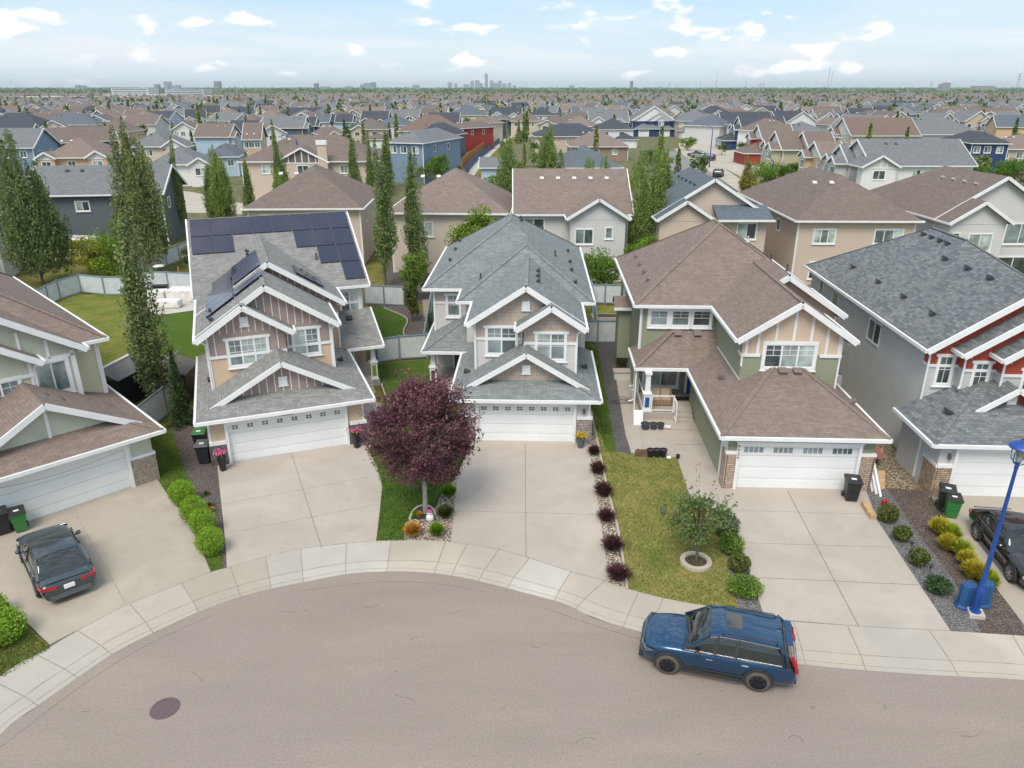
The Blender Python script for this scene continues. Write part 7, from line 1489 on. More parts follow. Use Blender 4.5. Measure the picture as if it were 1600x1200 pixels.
# covered deck of the dark house
def deck():
    t = thing('garden_pavilion', 'pinkish white canopy on posts behind the yellowing tree', 'canopy', (-36.2, 66.8, 0), .1); t.location = (*at(126, 408), 0); m = MB(); m.beam((-2.1, 0, 2.6), (2.1, 0, 2.35), 2.6, .06); m.build('canopy', 'vent_white', t)
    for sx in (-1, 1):
        for sy in (-1, 1): m = MB(); m.box(sx * 1.9 - .05, sy * 1.2 - .05, 0, sx * 1.9 + .05, sy * 1.2 + .05, 2.4); m.build('post', 'lite_wood', t)
    m = MB(); m.box(-2, -1.3, 0, 2, 1.3, .5); m.build('deck', 'brown_wood', t); rail(t, (-2, -1.35), (2, -1.35), .5, 1.0)
deck()
def pl(xl, xr, py, ze=5.8):
    """front eave drawn between two columns of the photograph -> middle point, width"""
    a = at(xl, py, ze); b = at(xr, py, ze); return ((a[0] + b[0]) / 2, (a[1] + b[1]) / 2, b[0] - a[0])
def F(xl, xr, py, yaw, d, style, roof, wall, label, bumps=0, gcol=None, ze=5.8, **kw):
    x, y, w = pl(xl, xr, py, ze); W_ = w / 2 * (1 / max(.6, math.cos(R(yaw))) if kw.pop('wide', False) else 1); w = 2 * W_
    bl = {0: [], 1: [(-W_ * .45, W_ * .35, 1.0)], 2: [(-W_ * .98, -W_ * .1, 1.2), (W_ * .15, W_ * .8, .8)], 3: [(-W_ * .95, W_ * .95, .6), (-W_ * .35, W_ * .8, 1.2), (0, W_ * .62, 1.8)]}[bumps] if isinstance(bumps, int) else bumps
    return fhouse(x, y, yaw, w, d, ze, style, roof, wall, label, bl, gcol=gcol, **kw)
def FS(xl, xr, py, d, roof, wall, label, side=-1, bumps=1, gcol='white', ze=5.8, yaw=0, **kw):
    """house whose gabled front faces left (side -1) or right (+1); its long roof slope is drawn between two columns"""
    a = at(xl, py, ze); b = at(xr, py, ze); L = b[0] - a[0]; c = a if side < 0 else b; yw = side * 90 + yaw; s_, c_ = math.sin(R(yw)), math.cos(R(yw)); W2 = d / 2
    dx = -side * -1; ex, ey = c_, s_; k = W2 if side < 0 else -W2
    bl = {0: [], 1: [(-W2 * .9, -W2 * .05, 1.2)], 2: [(-W2 * .9, -W2 * .05, 1.2), (W2 * .1, W2 * .9, 2.0)]}[bumps] if isinstance(bumps, int) else bumps
    return fhouse(c[0] - ex * k, c[1] - ey * k, yw, d, L, ze, 'front', roof, wall, label, bl, gcol=gcol, **kw)
# second row
F(372, 590, 252, 2, 15, 'hip', 'brown', 'beige', 'beige house with chimney and white battened gable above the solar roof', [(-5.2, 3.6, .9)], 'taupe', ze=6, chimney=(2.6, -.9, 8.6), slope=.5, battenw=.16)
F(598, 665, 223, -18, 20, 'hip', 'grey', 'blue', 'tall blue grey house with slate roof left of the orange fence', 0, ze=7.5, slope=.5)
F(640, 700, 212, -18, 14, 'hip', 'charcoal', 'dusk', 'dark roofed house joined behind the blue grey house', 0, ze=6.5)
F(698, 728, 200, -40, 14, 'hip', 'brown', 'red', 'red house with brown roof beside the orange fence', 0, ze=6.5)
F(722, 748, 193, -40, 14, 'hip', 'tan', 'cream', 'cream house next to the red house by the orange fence', 0, ze=6.5)
F(745, 762, 187, -40, 12, 'hip', 'grey', 'dusk', 'dark grey house with balcony along the orange fence', 0, ze=6.5)
F(760, 784, 188, -20, 14, 'hip', 'brown', 'white', 'white house with brown roof at the far end of the orange fence', 0, ze=6)
F(766, 816, 181, 0, 12, 'side', 'charcoal', 'white', 'white house with two steep gables and charcoal roof near the fence end', 2, 'white')
F(797, 846, 189, 0, 12, 'hip', 'brown', 'cream', 'cream house with brown hip roof right of the far path', 0)
F(826, 868, 180, 0, 12, 'hip', 'charcoal', 'white', 'white house with charcoal hip roof behind the windswept aspens', 0)
F(835, 955, 213, 3, 16, 'hip', 'charcoal', 'beige', 'wide charcoal roofed house behind the windswept aspens', 0, ze=4.5, slope=.4)
F(890, 985, 229, 0, 15, 'hip', 'tan', 'stone', 'house with brick coloured roof in front of the wide charcoal roof', 0, ze=3.5, slope=.5)
F(865, 975, 262, 3, 14, 'hip', 'slate', 'pale', 'low blue grey hip roofed house behind the windswept aspens', 0, ze=3.2, slope=.55)
F(920, 984, 191, 0, 13, 'side', 'grey', 'blue', 'blue walled house with grey roof and small white gable', 2, 'white')
F(987, 1056, 188, 0, 15, 'front', 'grey', 'navy', 'navy duplex with three nested white timbered gables', 3, 'white', lower=(-8, 8, 3), garage=((-6, -2), (2, 6)), slope=.62, battenw=.3)
F(1061, 1119, 189, 0, 14, 'hip', 'grey', 'cream', 'cream house with two white garage doors facing down the street', 0, 'cream', lower=(-7.5, 7.5, 4), garage=((-6, -.8), (.8, 6)), ze=6)
FS(1160, 1232, 203, 12, 'charcoal', 'navy', 'white and navy house with charcoal roof lining the street', -1, 2, lower=(-5.5, 5.5, 5), garage=((-4, 1),))
FS(1128, 1210, 192, 12, 'charcoal', 'white', 'charcoal roofed house with low garage roof at the far parked cars', -1, 2, lower=(-5.5, 5.5, 5), garage=((-4, 1),))
FS(1192, 1245, 219, 11, 'brown', 'red', 'red house with brown roof beside the street', -1, 1, lower=(-5, 5, 4))
FS(1222, 1268, 234, 11, 'brown', 'olive', 'olive yellow house with brown roof and white gable trim', -1, 2)
FS(1266, 1312, 236, 11, 'brown', 'olive', 'second olive yellow house right of the first', -1, 1)
FS(1284, 1326, 249, 9, 'tan', 'peach', 'peach walled house with brown roof and steep white gable', -1, 1)
FS(1326, 1390, 256, 9, 'grey', 'pale', 'grey roofed house with tall battened white gable', -1, 2)
F(1362, 1528, 259, 0, 13, 'side', 'grey', 'white', 'long grey roof with a white battened gable at its left', [(-10.4, -4.4, 1.6)], 'pale', ze=6, slope=.55)
F(1520, 1580, 224, -8, 16, 'hip', 'charcoal', 'navy', 'navy house with charcoal hip roof at the right edge', 0, ze=6.5, slope=.5)
F(1562, 1640, 233, -8, 9, 'hip', 'tan', 'beige', 'beige house end at the right edge below the navy house', 0, ze=5)
F(1415, 1545, 210, 3, 17, 'hip', 'grey', 'pale', 'broad grey hip roof right of the brown roof with skylight vents', 0, ze=6, slope=.5)
FS(1330, 1440, 212, 14, 'rust', 'cream', 'broad rust brown roof behind the long grey roof', -1, 1)
F(1345, 1418, 203, 32, 14, 'front', 'grey', 'navy', 'grey roofed house with dark navy gable end', 0, ze=6)
F(1320, 1372, 196, 10, 12, 'side', 'charcoal', 'white', 'charcoal ridge roofed house left of the navy gable end', 1, 'white')
F(1235, 1325, 215, 20, 14, 'hip', 'grey', 'olive', 'grey hip roof behind the olive yellow houses', 0, ze=6, slope=.5)
F(1200, 1260, 205, 30, 14, 'hip', 'brown', 'white', 'brown hip roof behind the red house', 0, ze=6)
F(1215, 1275, 192, 8, 13, 'side', 'charcoal', 'white', 'charcoal house with large white timbered gable', [(-5, 8, 1)], 'white', battenw=.3)
F(1278, 1312, 187, 8, 13, 'side', 'brown', 'white', 'brown roofed house with white timbered gable at centre right', [(-5, 4, 1)], 'white', battenw=.3)
F(1300, 1335, 196, 8, 12, 'front', 'tan', 'cream', 'small white gabled front with dark windows at centre right', 0, 'white')
F(1138, 1178, 180, 0, 12, 'hip', 'brown', 'cream', 'brown hip roof behind the street of charcoal roofs', 0)
F(1098, 1148, 178, 10, 12, 'hip', 'charcoal', 'cream', 'charcoal hip roof behind the cream double garage house', 1, 'white')
F(1176, 1216, 186, 0, 14, 'hip', 'taupe', 'cream', 'taupe hip roof right of the brown hip roof', 0)
F(1170, 1235, 196, 20, 14, 'hip', 'charcoal', 'white', 'large charcoal hip roof behind the street houses', 0, ze=6.5)
F(1030, 1066, 172, 0, 10, 'side', 'brown', 'red', 'small brown roofed house with a red gable', [(-3, 4, 1)], 'red')
F(1072, 1098, 168, 0, 10, 'side', 'slate', 'sky', 'small teal walled house right of the red gable', 2, 'sky')
F(1468, 1524, 180, 0, 13, 'side', 'brown', 'white', 'brown roofed house with a white dormer, upper right', 2, 'white', battenw=.3)
F(1520, 1600, 186, 0, 14, 'side', 'rust', 'cream', 'rust roofed house with nested white gables at the upper right', [(-10, -1, 1), (-7, 0, 1.8), (6, 9, .8)], 'cream', battenw=.3)
F(1360, 1432, 172, 5, 13, 'hip', 'slate', 'white', 'slate hip roof behind the charcoal ridge roof at upper right', 1, 'white')
F(1432, 1475, 172, 5, 13, 'side', 'brown', 'white', 'brown roof with white gable left of the dormer house', 1, 'white')
F(1555, 1625, 168, 0, 13, 'hip', 'grey', 'white', 'grey roof beyond the nested gables at the right edge', 0)
# left half
F(-24, 50, 231, 5, 12, 'side', 'grey', 'blue', 'blue house with grey roof at the left edge', 0)
F(30, 100, 222, -45, 15, 'front', 'brown', 'dusk', 'dark grey gable end with brown roof, left', 0, 'dusk', ze=6)
F(68, 160, 246, 12, 14, 'hip', 'tan', 'peach', 'tan roofed house with two small white gables, left', [(-6, -2.5, 1), (2, 6, 1)], 'white')
F(-40, 62, 200, 0, 14, 'hip', 'charcoal', 'cream', 'charcoal hip roof at the upper left edge', 0)
F(55, 150, 195, 3, 14, 'hip', 'slate', 'cream', 'long dark slate roof at upper left', 0, slope=.5)
F(140, 200, 206, 5, 13, 'hip', 'brown', 'peach', 'brown roof right of the long slate roof', 0)
F(200, 268, 229, 5, 14, 'hip', 'grey', 'cream', 'cream walled house with wide grey roof behind the biggest aspen', [(2.5, 8, 1.4)], 'white')
F(232, 312, 257, 8, 12, 'hip', 'grey', 'white', 'white fronted low house with grey roof and small gable', [(2.5, 7, 1.4)], 'white', ze=4)
FS(300, 358, 214, 10, 'brown', 'sky', 'light blue house with brown roof and blue battened gable', 1, 1, 'sky')
F(268, 305, 202, 10, 12, 'front', 'brown', 'white', 'brown roof with plain white gable behind the wide grey roof', 0, 'white')
FS(352, 400, 207, 10, 'charcoal', 'green', 'dark green house with charcoal roof', 1, 1)
F(316, 372, 245, 10, 12, 'hip', 'slate', 'sky', 'slate hip roof and pale blue garage behind the bushy aspen', 0, ze=4)
F(352, 388, 238, 30, 9, 'hip', 'rust', 'sky', 'small rust roof beside the light blue house', 0, ze=3.5)
F(378, 408, 218, 10, 12, 'side', 'brown', 'peach', 'brown roofed peach house behind the chimney house', 0)
FS(405, 474, 200, 11, 'grey', 'dusk', 'green grey roofed house with slate blue wall end', 1, 1)
F(405, 448, 208, 25, 12, 'front', 'brown', 'white', 'brown roof with white gable end before the green grey roof', 0, 'white')
FS(470, 492, 197, 9, 'charcoal', 'navy', 'navy house with dark roof and white edges', 1, 1)
FS(490, 522, 191, 9, 'slate', 'pale', 'slate roofed house with pale gables right of the navy house', 1, 1)
FS(515, 550, 191, 9, 'charcoal', 'sky', 'charcoal roofed pale blue house before the navy gables', 1, 1)
F(500, 545, 210, 25, 12, 'hip', 'brown', 'white', 'brown roof with skylight row behind the chimney house', 1, 'white', ze=5)
F(562, 606, 190, 0, 12, 'side', 'charcoal', 'navy', 'navy house with charcoal roof and two low white gables', 2, 'navy')
F(538, 600, 180, 0, 12, 'side', 'tan', 'white', 'tan roofed house with white zigzag gables', 2, 'taupe', battenw=.3)
F(598, 655, 186, 0, 12, 'side', 'grey', 'white', 'grey roofed house with two white timbered gables', 2, 'taupe', battenw=.3)
F(620, 722, 205, 0, 14, 'hip', 'rust', 'cream', 'wide rust brown roof behind the blue grey house', 0, ze=6)
F(700, 760, 180, 0, 14, 'hip', 'slate', 'cream', 'slate hip roof behind the fence houses', 0)
F(400, 450, 178, 0, 12, 'side', 'brown', 'white', 'brown roofed house with two white gables at the upper left', 2, 'white')
F(425, 482, 182, 0, 12, 'hip', 'charcoal', 'white', 'charcoal roof right of the two white gables house', 0)
F(482, 520, 180, 0, 12, 'hip', 'slate', 'white', 'slate roof left of the orange bushes far off', 0)
F(330, 372, 182, 0, 12, 'hip', 'tan', 'white', 'tan roof with solar patch and small white gable', 1, 'white')
F(262, 300, 176, 20, 12, 'front', 'charcoal', 'blue', 'blue grey gable end with charcoal roof, upper left', 0, 'blue')
F(290, 322, 186, 20, 12, 'side', 'charcoal', 'white', 'charcoal roof with small white gables below the blue grey gable', 2, 'white')
F(150, 200, 180, 15, 12, 'side', 'brown', 'cream', 'brown roofs with cream gable end at upper left', 1, 'cream')
FS(190, 245, 183, 10, 'rust', 'white', 'rust roof with zigzag white edges at upper left', 1, 2)
F(370, 405, 190, 5, 12, 'hip', 'brown', 'white', 'brown hip roof above the dark green house', 0)
F(20, 60, 181, 0, 12, 'hip', 'taupe', 'cream', 'taupe roof with cream dormer at the upper left edge', 1, 'cream')
F(870, 915, 172, 0, 12, 'side', 'tan', 'cream', 'tan roofed house with two cream gables beyond the charcoal hip', 2, 'cream')
F(690, 735, 164, 0, 12, 'side', 'grey', 'white', 'white gabled house below the tallest downtown tower', 2, 'white')
F(738, 775, 166, 0, 12, 'side', 'charcoal', 'cream', 'cream gable house with dark roof right of the white gabled house', 1, 'cream')
F(640, 668, 165, 0, 12, 'side', 'rust', 'cream', 'pinkish cream house with brown roof left of the far round tree', 2, 'cream')

# streets and verges behind
sheet('far_street', [(1040, 236), (1058, 236), (1100, 262), (1150, 300), (1235, 372), (1150, 372), (1085, 300), (1045, 262)], .004, 'far_asphalt')
flat('far_sidewalk', [(1052, 233), (1072, 232), (1130, 262), (1215, 320), (1300, 380), (1270, 384), (1178, 316), (1105, 266)], 'concrete_walk', .06)
flat('far_driveway', [(1072, 232), (1130, 262), (1158, 277), (1215, 262), (1165, 238), (1105, 225)], 'concrete_walk', .05)
flat('far_driveway', [(1060, 224), (1112, 224), (1116, 232), (1062, 232)], 'concrete_walk', .052)
flat('far_driveway', [(1150, 280), (1200, 272), (1230, 290), (1185, 300)], 'concrete_walk', .05)
sheet('far_lawn', [(1162, 292), (1195, 288), (1240, 296), (1262, 306), (1192, 312)], .03, 'grass_green'); sheet('far_lawn', [(1195, 313), (1240, 308), (1290, 330), (1250, 345)], .03, 'grass_green')
sheet('far_verge', [(722, 281), (758, 282), (815, 215), (812, 206), (797, 206), (770, 235)], .01, 'grass_mix')
flat('far_path', [(727, 278), (738, 279), (752, 258), (778, 232), (803, 212), (798, 210), (770, 230), (742, 252)], 'concrete_new', .03)
flat('far_street', [(210, 330), (380, 335), (380, 318), (300, 300), (262, 296), (210, 312)], 'concrete_walk', .02)
flat('far_street', [(395, 300), (470, 300), (420, 330), (380, 330)], 'concrete_walk', .02)
fence([at(725, 276), at(700, 262), at(690, 240)], 'orange cedar fence behind the low bungalow roofs', 1.8, 'cedar', 'cedar', 3, px=False)
fence([at(727, 272), at(745, 252), at(765, 236), at(782, 222), at(796, 208)], 'long blue fence beside the far path', 1.6, 'blue_planter', 'blue_planter', 6, px=False)
fence([at(722, 264), at(742, 246), at(760, 232), at(778, 219), at(792, 205)], 'long orange cedar fence climbing towards the downtown towers', 2.4, 'cedar', 'cedar', 6, px=False)
fence([at(640, 275), at(720, 262)], 'orange cedar fence below the blue grey house', 1.8, 'cedar', 'cedar', 3, px=False)
fence([at(750, 286), at(800, 287)], 'orange cedar fence below the far garage', 1.8, 'cedar', 'cedar', 3, px=False)
def far_garage():
    x, y = at(775, 262, 3); t = thing('detached_garage', 'low pale blue garage with grey roof beside the far path', 'garage', (x, y, 0), 0); w = MB(); walls(w, -2.9, 3.4, .4, 7, 0, 3.0); w.build('wall', 'far_siding', t, col=CO['sky']); r = MB(); f = MB(); roof_mesh(r, f, (-3.3, 3.8, 0, 7.4, 3.0, .45, 'x', 'g', 'g')); r.build('roof', 'far_shingle', t, col=CO['grey']); f.build('roof_trim', 'white', t); q = MB(); q.box(1.6, .3, 0, 3.3, .42, 2.2); q.build('garage_door', 'brown_wood', t)
far_garage()
def far_lamp(px, py, h_, label, lean=0):
    x, y = at(px, py); t = thing('street_lamp', label, 'street lamp', (x, y, 0)); m = MB(); m.lathe((0, 0, 0), [(.18, 0), (.13, 1), (.09, h_)], 8); m.build('post', 'blue_paint', t); m = MB(); m.tube([(0, 0, h_), (-.8, 0, h_ + .7), (-2.2, 0, h_ + .85)], .06, 6); m.lathe((-2.2, 0, h_ + .7), [(.1, 0), (.3, .08), (.15, .22)], 8); m.build('arm', 'blue_paint', t)
far_lamp(472, 305, 9, 'tall blue street lamp before the beige chimney house'); far_lamp(1108, 262, 8.5, 'blue street lamp beside the far parked cars'); far_lamp(1202, 303, 5.5, 'teal blue street lamp on the far lawn'); far_lamp(104, 258, 9, 'dark street lamp on the left before the tan roof'); far_lamp(1526, 262, 8, 'blue street lamp right of the long grey roof')
far_lamp(305, 290, 4, 'short lamp by the white fronted low house')
for px, py, rz, paint, lab, kind in ((1088, 245, 2.7, 'car_slate', 'dark green car parked first along the far street', 'sedan'), (1103, 251, 2.75, 'car_black', 'navy pickup sized car parked second along the far street', 'suv'), (1093, 247, 2.7, 'rim_silver', 'silver car between the two dark far cars', 'sedan'), (1122, 276, 1.2, 'car_black', 'black car behind the beige gable house', 'suv')):
    x, y = at(px, py); car('parked_car', lab, 'car', (x, y, .07), rz, 4.8, 1.9, 1.6, kind, paint, 'rim_silver', plate=False)
# ------------------------------------------------------------------ the suburb to the horizon: small houses and trees as copies
def proto_house(k, style, bumps):
    t = thing('distant_house', 'x', 'house'); w = MB(); r = MB(); f = MB(); g = MB(); W2, d, ze = 6.2, 12, 5.8
    walls(w, -W2 + .4, W2 - .4, .4, d - .4, 0, ze)
    if style == 'hip': roof_mesh(r, f, (-W2, W2, 0, d, ze, .55, 'x', 'h', 'h'))
    elif style == 'side': roof_mesh(r, f, (-W2, W2, 0, d, ze, .55, 'x', 'g', 'g')); [g.poly([(xx, .4, ze), (xx, d - .4, ze), (xx, d / 2, ze + 3.2)]) for xx in (-W2 + .4, W2 - .4)]
    else: roof_mesh(r, f, (-W2, W2, 0, d, ze, .55, 'y', 'g', 'g')); gable_tri(g, -W2 + .4, W2 - .4, .39, ze, .55); gable_tri(g, -W2 + .4, W2 - .4, d - .39, ze, .55)
    for i, (a, b, p) in enumerate(bumps): roof_mesh(r, f, (a, b, -p, 6, ze - .01 * (i + 1), .6, 'y', 'g', 'n')); gable_tri(g, a + .3, b - .3, -p + .35, ze, .6, ze - .4); w.box(a + .4, -p + .4, 0, b - .4, .5, ze - .3)
    roof_mesh(r, f, (-1, 6.4, -4, 2, 2.8, .5, 'y', 'h', 'n')); w.box(-.6, -3.6, 0, 6, .5, 2.8)
    w.build('wall', 'far_siding', t); r.build('roof', 'far_shingle', t); f.build('roof_trim', 'white', t)
    if g.v: g.build('gable_panel', 'far_siding', t)
    q = MB(); q.box(.2, -3.68, 0, 5.2, -3.6, 2.3); q.build('garage_door', 'door_white', t)
    for i, xx in enumerate((-3.6, 1.8)):
        yy = .4
        for (a, b, p) in bumps:
            if a < xx < b: yy = -p + .4
        q = MB(); q.box(xx - .9, yy - .05, 3.7, xx + .9, yy, 5.0); o = q.build('window', 'white', t); q = MB(); q.box(xx - .75, yy - .07, 3.82, xx + .75, yy - .05, 4.88); q.build('pane', 'pane_dark', o)
    return t
PH = [proto_house(0, 'hip', [(-5.5, -.5, 1)]), proto_house(1, 'side', [(-5.8, -.6, 1.2), (1, 5, .8)]), proto_house(2, 'front', [(0, 5.5, 1)]), proto_house(3, 'side', [(-3, 3, 1)]), proto_house(4, 'hip', [])]
FREE = list(PH); rr = random.Random(21)
ROOFC = [('brown', 'brown'), ('brown', 'tan'), ('grey', 'grey'), ('grey', 'grey'), ('dark', 'charcoal'), ('slate', 'slate'), ('brown', 'taupe')]
WALLC = [('cream', 'cream'), ('beige', 'beige'), ('pale grey', 'pale'), ('white', 'white'), ('white', 'white'), ('blue', 'blue'), ('pale blue', 'sky'), ('cream', 'cream'), ('yellow', 'peach')]
def zone(px):
    return ('at the far left edge' if px < 150 else 'below the left apartment blocks' if px < 420 else 'left of the downtown towers' if px < 660 else 'below the downtown towers' if px < 860 else 'right of the downtown towers' if px < 1100 else 'under the radio masts' if px < 1330 else 'towards the right edge')
def blocked(x, y, m=7):
    if (y < 345 and -22 < x < 10) or (y < 300 and 36 < x < 62) or (y < 240 and abs(x) < 95): return True
    return any((x - a) ** 2 + (y - b) ** 2 < (c + m) ** 2 for a, b, c in HOUSE_BOX)
NEARSET = []; SPOTS = []
y = 205.0; row = 0
while y < 2000:                                    # curving streets seen side on
    half = (y * .928 + 6) * 820 / FOC; st = 14.5 + (y > 900) * 4; x = -half + rr.uniform(0, 10)
    while x < half:
        xx = x; yy = y + 14 * math.sin(x / 95 + row * 1.3) + rr.uniform(-2.5, 2.5)
        if rr.random() < .86 and not blocked(xx, yy + 6): SPOTS.append((xx, yy, (0 if row % 2 else 180) + rr.gauss(0, 9) + 18 * math.cos(x / 95 + row * 1.3)))
        x += st * rr.uniform(.92, 1.25)
    row += 1; y += (21 if row % 2 else 33) + y * .02
SPOTS.sort(key=lambda s: s[1])
print('far houses', len(SPOTS))
for i, (x, y, yaw) in enumerate(SPOTS[:300]):
    k = rr.randrange(5); o = PH[k] if PH[k] in FREE else copy_tree(PH[k])
    if PH[k] in FREE: FREE.remove(PH[k])
    rn, rc = rr.choice(ROOFC); wn, wc = rr.choice(WALLC); s = rr.uniform(.88, 1.12); o.location = (x, y, -.05); o.rotation_euler = (0, 0, R(yaw)); o.scale = (s, s, rr.uniform(.92, 1.05))
    dist = 'in the nearer rows' if y < 330 else 'in the middle distance' if y < 560 else 'close to the horizon'
    o['label'] = f'small {wn} house with {rn} roof {dist}, {zone(px_of((x, y), 6))}'; o['category'] = 'house'; o['group'] = f'{rn} roofed {wn} houses {dist}, {zone(px_of((x, y), 6))}'
    for c in CH[o.name]:
        c.color = (*(CO[rc] if c.name.startswith('roof') and 'trim' not in c.name else CO[wc]), 1)
for p in FREE: 
    for c in CH[p.name]: bpy.data.objects.remove(c) if not CH.get(c.name) else None
# beyond the 300 largest: one mass of very small houses
mw = {k: MB() for k in ('cream', 'white', 'beige')}; mr = {k: MB() for k in ('brown', 'grey', 'tan')}
VM = []
for (x, y, yaw) in SPOTS[300:]:
    a = R(yaw); c, s = math.cos(a), math.sin(a); T = lambda p: (x + c * p[0] - s * p[1], y + s * p[0] + c * p[1], p[2]); W2, D, z, zr = 5.8, 5.5, 5.6, 8.8
    w = mw[rr.choice(list(mw))]; m = mr[rr.choice(list(mr))]; B = [(-W2, -D), (W2, -D), (W2, D), (-W2, D)]
    for i in range(4): j = (i + 1) % 4; w.poly([T((*B[i], 0)), T((*B[j], 0)), T((*B[j], z)), T((*B[i], z))])
    if rr.random() < .5: A1, A2 = (-W2 - .4, 0, zr), (W2 + .4, 0, zr); w.poly([T((-W2, -D, z)), T((-W2, D, z)), T((-W2, 0, zr - .3))]); w.poly([T((W2, -D, z)), T((W2, D, z)), T((W2, 0, zr - .3))])
    else: A1, A2 = (-2, 0, zr), (2, 0, zr); m.poly([T((-W2 - .4, -D - .4, z)), T((-W2 - .4, D + .4, z)), T(A1)]); m.poly([T((W2 + .4, D + .4, z)), T((W2 + .4, -D - .4, z)), T(A2)])
    m.poly([T((-W2 - .4, -D - .4, z)), T((W2 + .4, -D - .4, z)), T(A2), T(A1)]); m.poly([T((W2 + .4, D + .4, z)), T((-W2 - .4, D + .4, z)), T(A1), T(A2)])
    g = rr.uniform(-3, 1); w.poly([T((g - 0, -D - 1.2, z + .3)), T((g + 4.6, -D - 1.2, z + .3)), T((g + 2.3, -D - 1.2, z + 2.2))]); w.poly([T((g + .3, -D - 1.0, 0)), T((g + 4.3, -D - 1.0, 0)), T((g + 4.3, -D - 1.0, z)), T((g + .3, -D - 1.0, z))])
    m.poly([T((g - .2, -D - 1.3, z + .2)), T((g + 2.3, -D - 1.3, z + 2.3)), T((g + 2.3, 0, z + 2.3)), T((g - .2, 0, z + .2))]); m.poly([T((g + 2.3, -D - 1.3, z + 2.3)), T((g + 4.8, -D - 1.3, z + .2)), T((g + 4.8, 0, z + .2)), T((g + 2.3, 0, z + 2.3))])
for k, m in mw.items(): tag(m.build('distant_rooftops', 'far_siding', col=CO[k]), 'walls of the tiny far off houses below the horizon', 'houses', kind='stuff')
for k, m in mr.items(): tag(m.build('distant_rooftops', 'far_shingle', col=CO[k]), 'roofs of the tiny far off houses below the horizon', 'houses', kind='stuff')
# trees between the far houses
def proto_tree(kind, seed):
    t = thing('distant_tree', 'x', 'tree'); q = random.Random(seed); P = []
    if kind == 'round':
        L = [(q.uniform(-1.6, 1.6), q.uniform(-1.6, 1.6), q.uniform(2.2, 5.6), q.uniform(.9, 1.6)) for _ in range(14)]
        for k in range(420): a = q.choice(L); u = Vector((q.gauss(0, 1), q.gauss(0, 1), q.gauss(0, 1))).normalized() * a[3] * q.random() ** .4; P.append((a[0] + u.x, a[1] + u.y, a[2] + u.z * .9))
        h = 4
    elif kind == 'column':
        for k in range(420): s = q.random(); a = q.uniform(0, 6.28); r_ = 1.25 * min(1, s * 4 + .2) * (1 - s) ** .45 * q.random() ** .4; P.append((math.cos(a) * r_, math.sin(a) * r_, .5 + 10 * s))
        h = 8
    else:
        for k in range(420): s = q.random() ** 1.2; a = q.uniform(0, 6.28); r_ = 2.1 * (1 - s) * q.random() ** .4; P.append((math.cos(a) * r_, math.sin(a) * r_, .4 + 9 * s))
        h = 8
    leafcloud('crown', 'leaf_far', P, .75, t, 1, seed, aspect=1.2); m = MB(); m.tube([(0, 0, 0), (0, 0, h)], [.18, .05], 5); m.build('trunk', 'bark', t); return t
PT = [proto_tree('round', 1), proto_tree('round', 2), proto_tree('column', 3), proto_tree('spruce', 4)]
NM = ['round green tree', 'round green tree', 'columnar tree', 'dark spruce']; firstuse = set(); n = 0; tr = random.Random(5)
TR = []
for _ in range(14000):
    y = 150 + 1500 * tr.random() ** 1.15; half = (y * .928 + 6) * 815 / FOC; x = tr.uniform(-half, half)
    if (y < 300 and 38 < x < 58) or (y < 300 and -16 < x < 2 and y > 150): continue
    if any((x - a) ** 2 + (y - b) ** 2 < (c + 1) ** 2 for a, b, c in HOUSE_BOX): continue
    if any((x - a) ** 2 + (y + 0 - b) ** 2 < 60 for a, b, c in SPOTS if abs(b - y) < 10): continue
    TR.append((x, y))
    if len(TR) >= 2300: break
TR.sort(key=lambda s: s[1])
for x, y in TR[:300]:
    k = tr.choice((0, 1, 0, 1, 2, 2, 3)); o = PT[k] if k not in firstuse else copy_tree(PT[k]); firstuse.add(k)
    s = tr.uniform(.55, 1.0) * (.8 if y < 260 else 1); o.location = (x, y, 0); o.scale = (s, s, s * tr.uniform(.85, 1.2)); o.rotation_euler = (0, 0, tr.uniform(0, 6.28)); dist = 'among the nearer rows' if y < 280 else 'among the middle rows'
    c_ = tr.choice(((1, 1, 1), (.85, .95, .8), (1.3, 1.25, .8), (1.1, 1.2, .8), (.8, .95, .9)))
    o['label'] = f'distant {NM[k]} {dist}, {zone(px_of((x, y), 6))}'; o['category'] = 'tree'; o['group'] = f'distant {NM[k]}s {dist}, {zone(px_of((x, y), 6))}'
    for c in CH[o.name]: c.color = (*c_, 1)
P = []
for x, y in TR[300:]:
    q = tr.choice((0, 1, 1)); h_ = tr.uniform(5, 11); r0 = 1.4 if q else 3.0
    for k in range(46): s = tr.random(); a = tr.uniform(0, 6.28); r_ = r0 * math.sin(math.pi * min(1, s * .85 + .12)) * tr.random() ** .4; P.append((x + math.cos(a) * r_, y + math.sin(a) * r_, .6 + h_ * s))
o = leafcloud('tree_belt', 'leaf_far', P, 1.7, None, 1, 9, aspect=1.1); tag(o, 'mass of small far off street trees between the houses', 'trees', kind='stuff')
